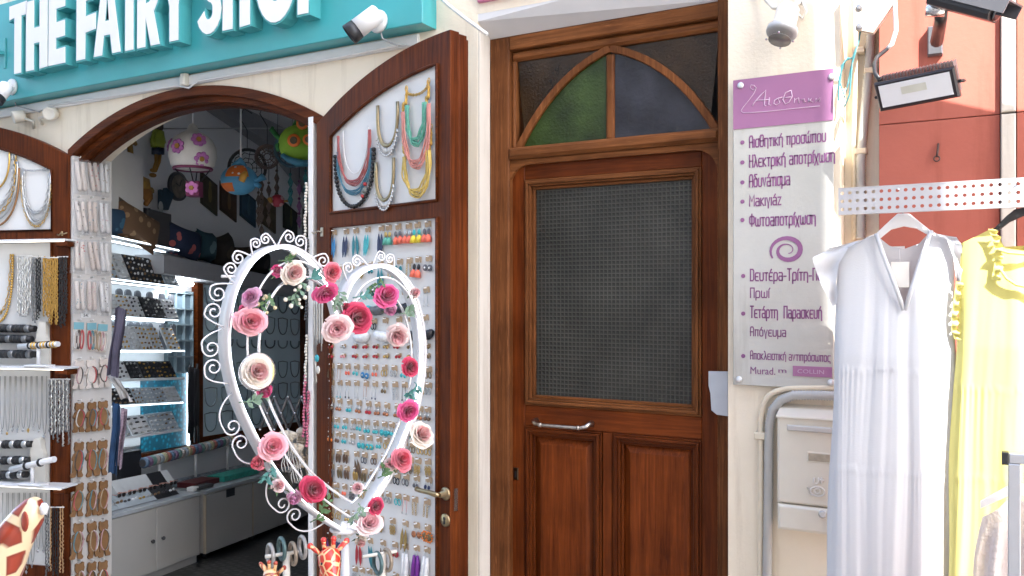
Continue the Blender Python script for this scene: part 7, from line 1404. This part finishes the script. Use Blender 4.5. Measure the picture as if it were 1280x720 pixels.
# ------------------------------------------------------------------ mailbox and the pipes round it
MBX = plain('mailbox_beige', (.72, .67, .57), .4, var=.03, coat=.2)
x0, zt3 = WALL.pix(971, 508, -.10); _, zb3 = WALL.pix(971, 661, -.10); x1 = x0+.30
t = thing('mailbox', 'pale beige wall mailbox with a slot, name window and post horn emblem, half hidden', 'mailbox', ((x0+x1)/2, -.05, zb3)); zf = WALL.pix(971, 628, -.10)[1]
m = MB(); m.box(x0, x1, -.10, -.001, zf, zt3-.03, 0, .008); m.build('body', MBX, t, bevel=.003)
m = MB(); i = [m.P(p) for p in ((x0-.003, -.108, zt3-.034), (x1+.003, -.108, zt3-.034), (x1+.003, -.001, zt3+.004), (x0-.003, -.001, zt3+.004), (x0-.003, -.108, zt3-.044), (x1+.003, -.108, zt3-.044), (x1+.003, -.001, zt3-.03), (x0-.003, -.001, zt3-.03))]
for q in ((0, 1, 2, 3), (7, 6, 5, 4), (0, 4, 5, 1), (1, 5, 6, 2), (2, 6, 7, 3), (3, 7, 4, 0)): m.F([i[k] for k in q])
m.build('lid', MBX, t, bevel=.004)
m = MB(); m.box(x0+.002, x1-.002, -.106, -.001, zb3, zf-.003, 0, .010); m.build('lower_flap', MBX, t, bevel=.003)
sx0, sz = WALL.pix(984, 534, -.105); m = MB(); m.box(sx0, x1-.02, -.112, -.1005, sz-.012, sz+.010, 0, .004); m.build('slot_flap', plain('flap_grey', (.56, .54, .51), .4), t)
wx0, wz = WALL.pix(1010, 571, -.102); m = MB(); m.box(wx0, wx0+.08, -.1035, -.1005, wz-.016, wz+.016, 0, .002); m.build('name_window', plain('window_amber', (.42, .36, .27), .15, var=.3, scale=60), t); m = MB(); m.box(wx0-.004, wx0+.084, -.1025, -.1002, wz-.020, wz+.020, 0, .002); m.build('window_frame', MBX, t)
ex, ez = WALL.pix(1022, 613, -.102); EMB = plain('emblem_white', (.74, .71, .66), .4); m = MB(); m.tube([(ex+.026*cos(a_), -.103, ez-.004+.018*sin(a_)) for a_ in [2*pi*k/16 for k in range(16)]], .0035, 0, 6, closed=True); m.tube([(ex+.010*cos(a_), -.103, ez-.002+.010*sin(a_)) for a_ in [2*pi*k/12 for k in range(12)]], .003, 0, 6, closed=True); m.tube([(ex-.022, -.103, ez-.014), (ex-.038, -.103, ez+.010), (ex-.030, -.103, ez-.018), (ex-.018, -.103, ez-.020)], .003, 0, 6); m.tube([(ex-.012, -.103, ez+.046), (ex-.014, -.103, ez+.028), (ex-.002, -.103, ez+.024), (ex+.004, -.103, ez+.03), (ex+.004, -.103, ez+.048)], .0033, 0, 6); m.tube([(ex+.014, -.103, ez+.05), (ex+.014, -.103, ez+.026)], .0033, 0, 6); m.tube([(ex+.006, -.103, ez+.04), (ex+.024, -.103, ez+.04)], .0033, 0, 6); m.build('emblem', EMB, t)
kx_, kz_ = WALL.pix(1028, 643, -.108); m = MB(); m.lathe((kx_, -.106, kz_), (0, -1, 0), [(0, .014), (.006, .014), (.008, .010)], 0, 14); m.build('lock', STEEL, t)
P = [(958, 760), (960, 660), (961, 560), (962, 530), (966, 512), (976, 500), (992, 494), (1020, 494), (1070, 496)]
Pr, rr = ribbed([tuple(wp(a, b, -.035)) for a, b in P], .020); m = MB(); m.tube(Pr, rr, 0, 10); tag(m.build('conduit', PGREY), 'grey corrugated conduit bending round the corner of the mailbox', 'conduit')
P = [(950, 760), (951, 600), (951, 530), (954, 508), (962, 494), (978, 487), (1000, 485), (1070, 485)]
m = MB(); m.tube([tuple(wp(a, b, -.022)) for a, b in smooth(P, 3)], .012, 0, 10); tag(m.build('pipe', PBEI), 'beige pipe bending over the grey conduit beside the mailbox', 'pipe')
x, z = WALL.pix(950, 545, -.03); tag(MB().box(x-.022, x+.024, -.040, -.001, z-.014, z+.014, 0, .004).build('pipe_clip', PBEI), 'beige clip on the bent pipe left of the mailbox', 'clip')

# ------------------------------------------------------------------ clothes rail with the dresses
RY = -.41
ra, rb = WALL.pix(1048, 238, RY), WALL.pix(1048, 268, RY); RX0 = ra[0]; RZ1, RZ0 = 2.0, 1.915
rt, rbz = WALL.pix(1048, 238, RY)[1], WALL.pix(1048, 268, RY)[1]; rt2, rb2 = WALL.pix(1280, 222, RY)[1], WALL.pix(1280, 256, RY)[1]
RZ1, RZ0 = (rt+rt2)/2, (rbz+rb2)/2
rl = thing('perforated_rail', 'grey perforated metal rail holding the hanging dresses', 'rail', (RX0+.5, RY, RZ0))
m = MB(); CW = .0245; nx_ = 44; nz_ = 3; CH = (RZ1-RZ0)/nz_; hr = .0062
for i in range(nx_):
    for j in range(nz_):
        cx, cz = RX0+(i+.5)*CW, RZ0+(j+.5)*CH; oc = [(cx+hr*cos(2*pi*k/8+pi/8), cz+hr*sin(2*pi*k/8+pi/8)) for k in range(8)]
        sq = [(cx+CW/2, cz+CH*.2), (cx+CW*.2, cz+CH/2), (cx-CW*.2, cz+CH/2), (cx-CW/2, cz+CH*.2), (cx-CW/2, cz-CH*.2), (cx-CW*.2, cz-CH/2), (cx+CW*.2, cz-CH/2), (cx+CW/2, cz-CH*.2)]; co = {0: (cx+CW/2, cz+CH/2), 2: (cx-CW/2, cz+CH/2), 4: (cx-CW/2, cz-CH/2), 6: (cx+CW/2, cz-CH/2)}
        for y in (RY, RY+.003):
            I = [m.P((p[0], y, p[1])) for p in oc]; O = [m.P((p[0], y, p[1])) for p in sq]; Cn = {k: m.P((p[0], y, p[1])) for k, p in co.items()}
            for k in range(8):
                n = (k+1) % 8; m.F([I[k], I[n], O[n], Cn[k], O[k]] if k in Cn else [I[k], I[n], O[n], O[k]])
            if y == RY: I0 = I
            else:
                for k in range(8): m.F([I0[k], I0[(k+1) % 8], I[(k+1) % 8], I[k]])
m.build('sheet', plain('galvanised', (.48, .48, .50), .4, .35, var=.06, scale=30), rl)
m = MB(); XE = RX0+nx_*CW
m.box(RX0, XE, RY-.0008, RY+.02, RZ1+.0002, RZ1+.004); m.box(RX0, XE, RY-.0008, RY+.02, RZ0-.004, RZ0-.0002); m.build('flange', plain('galvanised', (.48, .48, .50), .4, .35), rl)
m = MB(); m.box(XE-.06, XE-.03, RY+.0205, .012, RZ0+.02, RZ0+.05); m.build('bracket', GREY, rl)

def fabric(name, c, tr=.25, bump=.045, sc=260):
    mm, nt_, p_ = newmat(name); L = nt_.links; p_.inputs['Base Color'].default_value = (*c, 1); p_.inputs['Roughness'].default_value = .9; p_.inputs['Specular IOR Level'].default_value = .15; p_.inputs['Sheen Weight'].default_value = .2
    tc_ = N(nt_, 'ShaderNodeTexCoord'); n_ = N(nt_, 'ShaderNodeTexNoise'); n_.inputs['Scale'].default_value = sc; n_.inputs['Detail'].default_value = 2; n2 = N(nt_, 'ShaderNodeTexNoise'); n2.inputs['Scale'].default_value = 16; n2.inputs['Detail'].default_value = 5; mp = N(nt_, 'ShaderNodeMapping'); mp.inputs['Scale'].default_value = (2.2, 2.2, .5); L.new(tc_.outputs['Object'], mp.inputs[0]); L.new(mp.outputs[0], n2.inputs['Vector']); L.new(tc_.outputs['Object'], n_.inputs['Vector'])
    ad = N(nt_, 'ShaderNodeMath', operation='MULTIPLY_ADD'); ad.inputs[1].default_value = 2.5; L.new(n2.outputs[0], ad.inputs[0]); L.new(n_.outputs[0], ad.inputs[2])
    b_ = N(nt_, 'ShaderNodeBump'); b_.inputs['Strength'].default_value = bump; b_.inputs['Distance'].default_value = .02; L.new(ad.outputs[0], b_.inputs['Height']); L.new(b_.outputs[0], p_.inputs['Normal'])
    tl = N(nt_, 'ShaderNodeBsdfTranslucent'); tl.inputs[0].default_value = (*c, 1); mx = N(nt_, 'ShaderNodeMixShader'); mx.inputs[0].default_value = tr; out = nt_.nodes['Material Output']; L.new(p_.outputs[0], mx.inputs[1]); L.new(tl.outputs[0], mx.inputs[2]); L.new(mx.outputs[0], out.inputs[0]); return mm
def lerp_tab(tab, z):
    if z >= tab[0][0]: return tab[0][1]
    for (z0, a), (z1, b) in zip(tab, tab[1:]):
        if z >= z1: return a+(b-a)*(z0-z)/(z0-z1)
    return tab[-1][1]
def dress(t, Y, left, right, topf, topb, seams, zbot, mat, depth=.05, nfold=9, amp=.010, seed=1):
    """front and back cloth of a hanging dress; left/right: (px, py) outlines, topf/topb: neckline pixels from left to right"""
    Lt = sorted([(WALL.pix(a, b, Y)[1], WALL.pix(a, b, Y)[0]) for a, b in left], reverse=True); Rt = sorted([(WALL.pix(a, b, Y)[1], WALL.pix(a, b, Y)[0]) for a, b in right], reverse=True)
    rnd = random.Random(seed); ph = [rnd.uniform(0, 6.28) for _ in range(12)]; SZ = [WALL.pix(1110, q, Y)[1] for q in seams]
    def topz(tab, x):
        T = [WALL.pix(a, b, Y) for a, b in tab]
        if x <= T[0][0]: return T[0][1]
        for p, q in zip(T, T[1:]):
            if x <= q[0]: return p[1]+(q[1]-p[1])*(x-p[0])/max(1e-6, q[0]-p[0])
        return T[-1][1]
    xl, xr = WALL.pix(*topf[0], Y)[0], WALL.pix(*topf[-1], Y)[0]; zsh = max(Lt[0][0], Rt[0][0])
    for nm, sg, tab in (('front', -1, topf), ('back', 1, topb)):
        def fn(u, v, sg=sg, tab=tab):
            zt = topz(tab, xl+(xr-xl)*u); z = zt+(zbot-zt)*v; l, r = lerp_tab(Lt, z), lerp_tab(Rt, z); x = l+(r-l)*u
            k = sum(1 for q in SZ if z < q); drop = max(0, zsh-z); f = nfold*(1+.55*k); env = min(1, drop/.25)
            gath = 0
            if k: d_ = SZ[k-1]-z; gath = .0025*math.exp(-d_/.010)
            tw = u+.03*sin(2.1*z+ph[7])+.012*sin(6.3*z+9*u+ph[8]); g_ = .25+.75*abs(sin(3.3*u+ph[9]+.8*z))
            w_ = amp*env*(.3+1.2*min(1, drop/1.2))*g_*(1.5*sin(2*pi*4.3*tw*.7+ph[0])+.9*sin(2*pi*nfold*tw*.9+ph[1])+.18*sin(2*pi*nfold*2.3*tw+ph[2]))
            if k: w_ += amp*.55*math.exp(-(SZ[k-1]-z)/.16)*sin(2*pi*(nfold*3.1+4*k)*tw+ph[k+3]+2*sin(11*u))*(.4+.6*sin(7*u+k))
            edge = math.sqrt(max(0, 1-(2*u-1)**2)); y = Y+sg*depth*(.25+.75*min(1, drop/.4))*edge**.8 + sg*-(0) + (w_ + (-gath if sg < 0 else gath))*min(1, edge*2)
            return (x+.004*env*sin(9*z+ph[2])*(1-edge), y, z)
        m = MB(); m.grid(fn, 96, 110); m.build(nm, mat, t)
    return SZ
WD = fabric('white_gauze', (.63, .635, .655), .10)
DYW = -.315
t = thing('white_dress', 'long white tiered cotton dress with flutter sleeves on a white hanger', 'dress', (1.75, DYW, .2))
Lw = [(1046, 300), (1047, 330), (1046, 380), (1042, 450), (1040, 520), (1037, 600), (1033, 700), (1028, 840)]; Rw = [(1192, 300), (1194, 340), (1195, 400), (1195, 470), (1194, 560), (1192, 650), (1190, 720), (1188, 840)]
TF = [(1046, 314), (1072, 303), (1095, 293), (1104, 318), (1117, 352), (1130, 388), (1140, 358), (1152, 322), (1164, 289), (1180, 297), (1194, 306)]; TB = [(1046, 314), (1095, 293), (1112, 307), (1130, 311), (1150, 304), (1164, 289), (1194, 306)]
zb_ = WALL.pix(1110, 800, DYW)[1]; SZw = dress(t, DYW, Lw, Rw, TF, TB, (462, 586), zb_, WD, .05, 7, .0030, 4)
def cap(side, pts_in, pts_out, nm):
    """flutter sleeve between the armhole line and its ruffled outer edge"""
    A = [WALL.pix(a, b, DYW) for a, b in pts_in]; B = [WALL.pix(a, b, DYW) for a, b in pts_out]; K = len(A)-1
    def fn(u, v):
        i = min(K-1, int(u*K)); f = u*K-i; a = (A[i][0]+(A[i+1][0]-A[i][0])*f, A[i][1]+(A[i+1][1]-A[i][1])*f); b = (B[i][0]+(B[i+1][0]-B[i][0])*f, B[i][1]+(B[i+1][1]-B[i][1])*f)
        return (a[0]+(b[0]-a[0])*v, DYW-.03+.012*sin(v*3)+.014*v*sin(u*15), a[1]+(b[1]-a[1])*v+.01*v*sin(pi*v)*0)
    m = MB(); m.grid(fn, 30, 10); m.build(nm, WD, t)
cap(-1, [(1078, 300), (1062, 310), (1050, 330), (1047, 352), (1048, 378)], [(1040, 310), (1018, 322), (1022, 342), (1030, 358), (1042, 384)], 'sleeve'); cap(1, [(1172, 293), (1184, 300), (1192, 320), (1195, 345)], [(1196, 297), (1203, 308), (1203, 340), (1199, 368)], 'sleeve')
m = MB()                                               # collar band along the V
V1 = [(1095, 292), (1104, 318), (1117, 352), (1130, 388)]; V2 = [(1164, 288), (1152, 322), (1141, 356), (1131, 388)]
for V in (V1, V2): m.tube([tuple(wp(a, b, DYW-.048+.028*(k == 0)+.006*(k == 1))) for k, (a, b) in enumerate(V)], .007, 0, 6, flat=.5)
m.build('neck_band', WD, t)
m = MB(); m.tube([tuple(wp(a, b, DYW-.04+.03*(k in (0, 2)))) for k, (a, b) in enumerate(((1095, 293), (1086, 296), (1074, 303), (1060, 309)))], .004, 0, 5, flat=.5); m.build('shoulder_seam', WD, t)
o = wp(1119, 311, DYW+.03); m = MB(); m.box(o.x-.03, o.x+.03, o.y-.002, o.y, o.z-.010, o.z+.008); nl = m.build('neck_label', WHITE, t); mb = text_mesh('S M L', MB(), o.x-.012, o.x+.014, o.z-.004, o.z+.002, o.y-.0032, o.y-.0024); mb.build('print', BLACK, t)
o = wp(1125, 343, DYW-.02); m = MB(); m.box(o.x-.028, o.x+.028, o.y-.002, o.y, o.z-.044, o.z+.042, 0, .001); tg = m.build('price_tag', plain('tag_paper', (.74, .71, .66), .6, var=.03), t); m = MB(); m.tube([(o.x, o.y, o.z+.04), (o.x-.004, o.y+.02, o.z+.085)], .0012, 0, 4); m.build('string', WHITE, t)
def hanger(label, pts, hookp, mat, Y, th=.012):
    """shaped plastic hanger: pts lower/upper outline pixels"""
    t = thing('clothes_hanger', label, 'hanger', wp(*hookp[0], Y)); m = MB(); m.prism([[WALL.pix(a, b, Y) for a, b in pts]], Y-th/2, Y+th/2); m.build('body', mat, t, bevel=.004); m = MB(); m.tube([tuple(wp(a, b, Y+(RY-Y-.012)*(k/(len(hookp)-1)))) for k, (a, b) in enumerate(hookp)], .0026, 0, 6); m.build('hook', STEEL, t); return t
hanger('white shaped plastic hanger holding the white dress under the perforated rail', [(1060, 312), (1092, 295), (1112, 276), (1122, 267), (1137, 267), (1148, 276), (1163, 288), (1196, 304), (1196, 308), (1160, 294), (1146, 286), (1130, 283), (1114, 287), (1098, 300), (1062, 317)], [(1129, 268), (1128, 258), (1128, 246), (1126, 238), (1122, 236)], WHITE, DYW)
YD = fabric('yellow_gauze', (.62, .565, .19), .12)
DYY = -.335
t = thing('yellow_dress', 'long pale yellow tiered dress with ruffled straps, cut by the picture edge', 'dress', (2.2, DYY, .2))
Ly = [(1203, 280), (1202, 310), (1199, 360), (1195, 420), (1191, 480), (1188, 560), (1186, 640), (1184, 720), (1182, 840)]; Ry = [(1345, 280), (1350, 360), (1362, 480), (1372, 600), (1380, 720), (1386, 840)]
TFy = [(1203, 304), (1222, 295), (1242, 285), (1247, 306), (1258, 311), (1280, 314), (1300, 306), (1308, 284), (1330, 290), (1346, 300)]; TBy = [(1203, 304), (1242, 285), (1256, 308), (1296, 306), (1308, 284), (1346, 300)]
dress(t, DYY, Ly, Ry, TFy, TBy, (478, 583), WALL.pix(1200, 800, DYY)[1], YD, .055, 6, .0045, 9)
def ruffle(P, y, w_, nm):
    m = MB(); Q = [wp(a, b, y) for a, b in P]; K = len(Q)-1
    def fn(u, v):
        i = min(K-1, int(u*K)); c = Q[i].lerp(Q[i+1], u*K-i); return (c.x+(v-.3)*w_+.004*sin(u*34)*v, c.y-.012*sin(u*40)*v-.008, c.z-.2*w_*v)
    m.grid(fn, 40, 6); m.build(nm, YD, t)
ruffle([(1238, 286), (1243, 296), (1246, 312), (1246, 330), (1242, 350)], DYY-.035, .022, 'ruffle'); ruffle([(1198, 352), (1195, 372), (1192, 392), (1192, 412), (1196, 424)], DYY-.01, .02, 'ruffle')
m = MB(); m.tube([tuple(wp(a, b, DYY-.06)) for a, b in ((1250, 336), (1258, 348), (1270, 356), (1300, 362))], .010, 0, 6, flat=.5); m.tube([tuple(wp(a, b, DYY-.058)) for a, b in ((1246, 312), (1260, 316), (1282, 318), (1302, 310))], .009, 0, 6, flat=.5); m.build('neck_band', YD, t)
hanger('black shaped hanger holding the yellow dress at the picture edge', [(1200, 308), (1240, 288), (1258, 270), (1268, 262), (1284, 258), (1300, 262), (1330, 288), (1346, 300), (1330, 294), (1296, 274), (1280, 270), (1262, 278), (1244, 292), (1203, 314)], [(1281, 259), (1281, 248), (1281, 238), (1278, 228), (1273, 227)], BLACK, DYY)
# folding rack post and the lace top in the corner
RKY = -.95
t = thing('garment_rack', 'square steel garment rack with a black end cap in the lower right corner', 'garment rack', wp(1266, 720, RKY)); T0 = wp(1260, 567, RKY); T1 = wp(1276, 567, RKY); STL = plain('rack_steel', (.50, .51, .53), .3, .6, var=.05)
wq = (T1.x-T0.x); m = MB(); m.box(T0.x, T1.x, RKY, RKY+wq, GZ+.002, T0.z-.026, 0, .002); m.build('post', STL, t); m = MB(); m.box(T0.x+.002, T0.x+1.0, RKY+.001, RKY+wq, T0.z-.0255, T0.z, 0, .002); m.build('top_bar', STL, t); m = MB(); m.box(T0.x-.014, T0.x+.0015, RKY-.001, RKY+wq+.001, T0.z-.030, T0.z+.002, 0, .002); m.build('end_cap', BLACK, t)
m = MB(); m.box(T0.x+.96, T0.x+.96+wq, RKY+.001, RKY+wq, GZ+.002, T0.z-.026, 0, .002); m.build('post', STL, t); m = MB(); m.box(T0.x-.05, T0.x+1.06, RKY-.02, RKY-.001, GZ+.002, GZ+.035); m.build('foot', STL, t)
LACE = fabric('lace_cream', (.76, .68, .64), .2, .5, 60)
t = thing('lace_top', 'cream lace blouse hanging behind the steel rack post', 'blouse', wp(1240, 720, -.75)); Y_ = -.72
A = [(1228, 646), (1236, 640), (1246, 634), (1258, 624), (1264, 622)]; B = [(1214, 800), (1222, 800), (1232, 800), (1242, 800), (1256, 800)]
m = MB(); P0_, P1_ = [WALL.pix(a, b, Y_) for a, b in A], [WALL.pix(a, b, Y_) for a, b in B]
def fn(u, v): i = min(3, int(u*4)); f = u*4-i; a = Vector(P0_[i]).lerp(Vector(P0_[i+1]), f); b = Vector(P1_[i]).lerp(Vector(P1_[i+1]), f); c = a.lerp(b, v); return (c.x-.012*sin(pi*min(1, v*1.4))*(1-u), Y_-.03*sin(pi*u)-.012*sin(u*11+v*2)*min(1, v*4), c.y)
m.grid(fn, 30, 30); m.build('front', LACE, t); m = MB(); m.grid(lambda u, v: (WALL.pix(1262, 622, Y_)[0]+.02+.22*u, Y_-.035*sin(pi*u)-.01*sin(u*12), WALL.pix(1262, 618, Y_)[1]-.01-.03*u-.75*v), 20, 20); m.build('front', LACE, t)
m = MB(); m.grid(lambda u, v: (P0_[0][0]+.01+.40*u, Y_+.03*sin(pi*u), P0_[0][1]-.03-.66*v), 20, 10); m.build('back', plain('blouse_lining', (.50, .20, .13), .85), t)
m = MB(); q = wp(1276, 605, Y_+.03); m.prism([[(q.x-.10, q.z-.06), (q.x-.02, q.z+.0), (q.x+.05, q.z+.005), (q.x+.20, q.z-.08), (q.x+.20, q.z-.10), (q.x+.05, q.z-.03), (q.x-.02, q.z-.03), (q.x-.10, q.z-.08)]], q.y-.006, q.y+.006); o = m.build('hanger', WHITE); tag(o, 'white hanger carrying the lace blouse beside the steel post', 'hanger'); m = MB(); m.tube([q+Vector((.01, 0, 0)), q+Vector((.01, 0, .03)), q+Vector((.03, -.05, .07)), q+Vector((.03, RKY-q.y+wq/2, T0.z-q.z-.01))], .003, 0, 6); m.build('hook', STEEL, o)
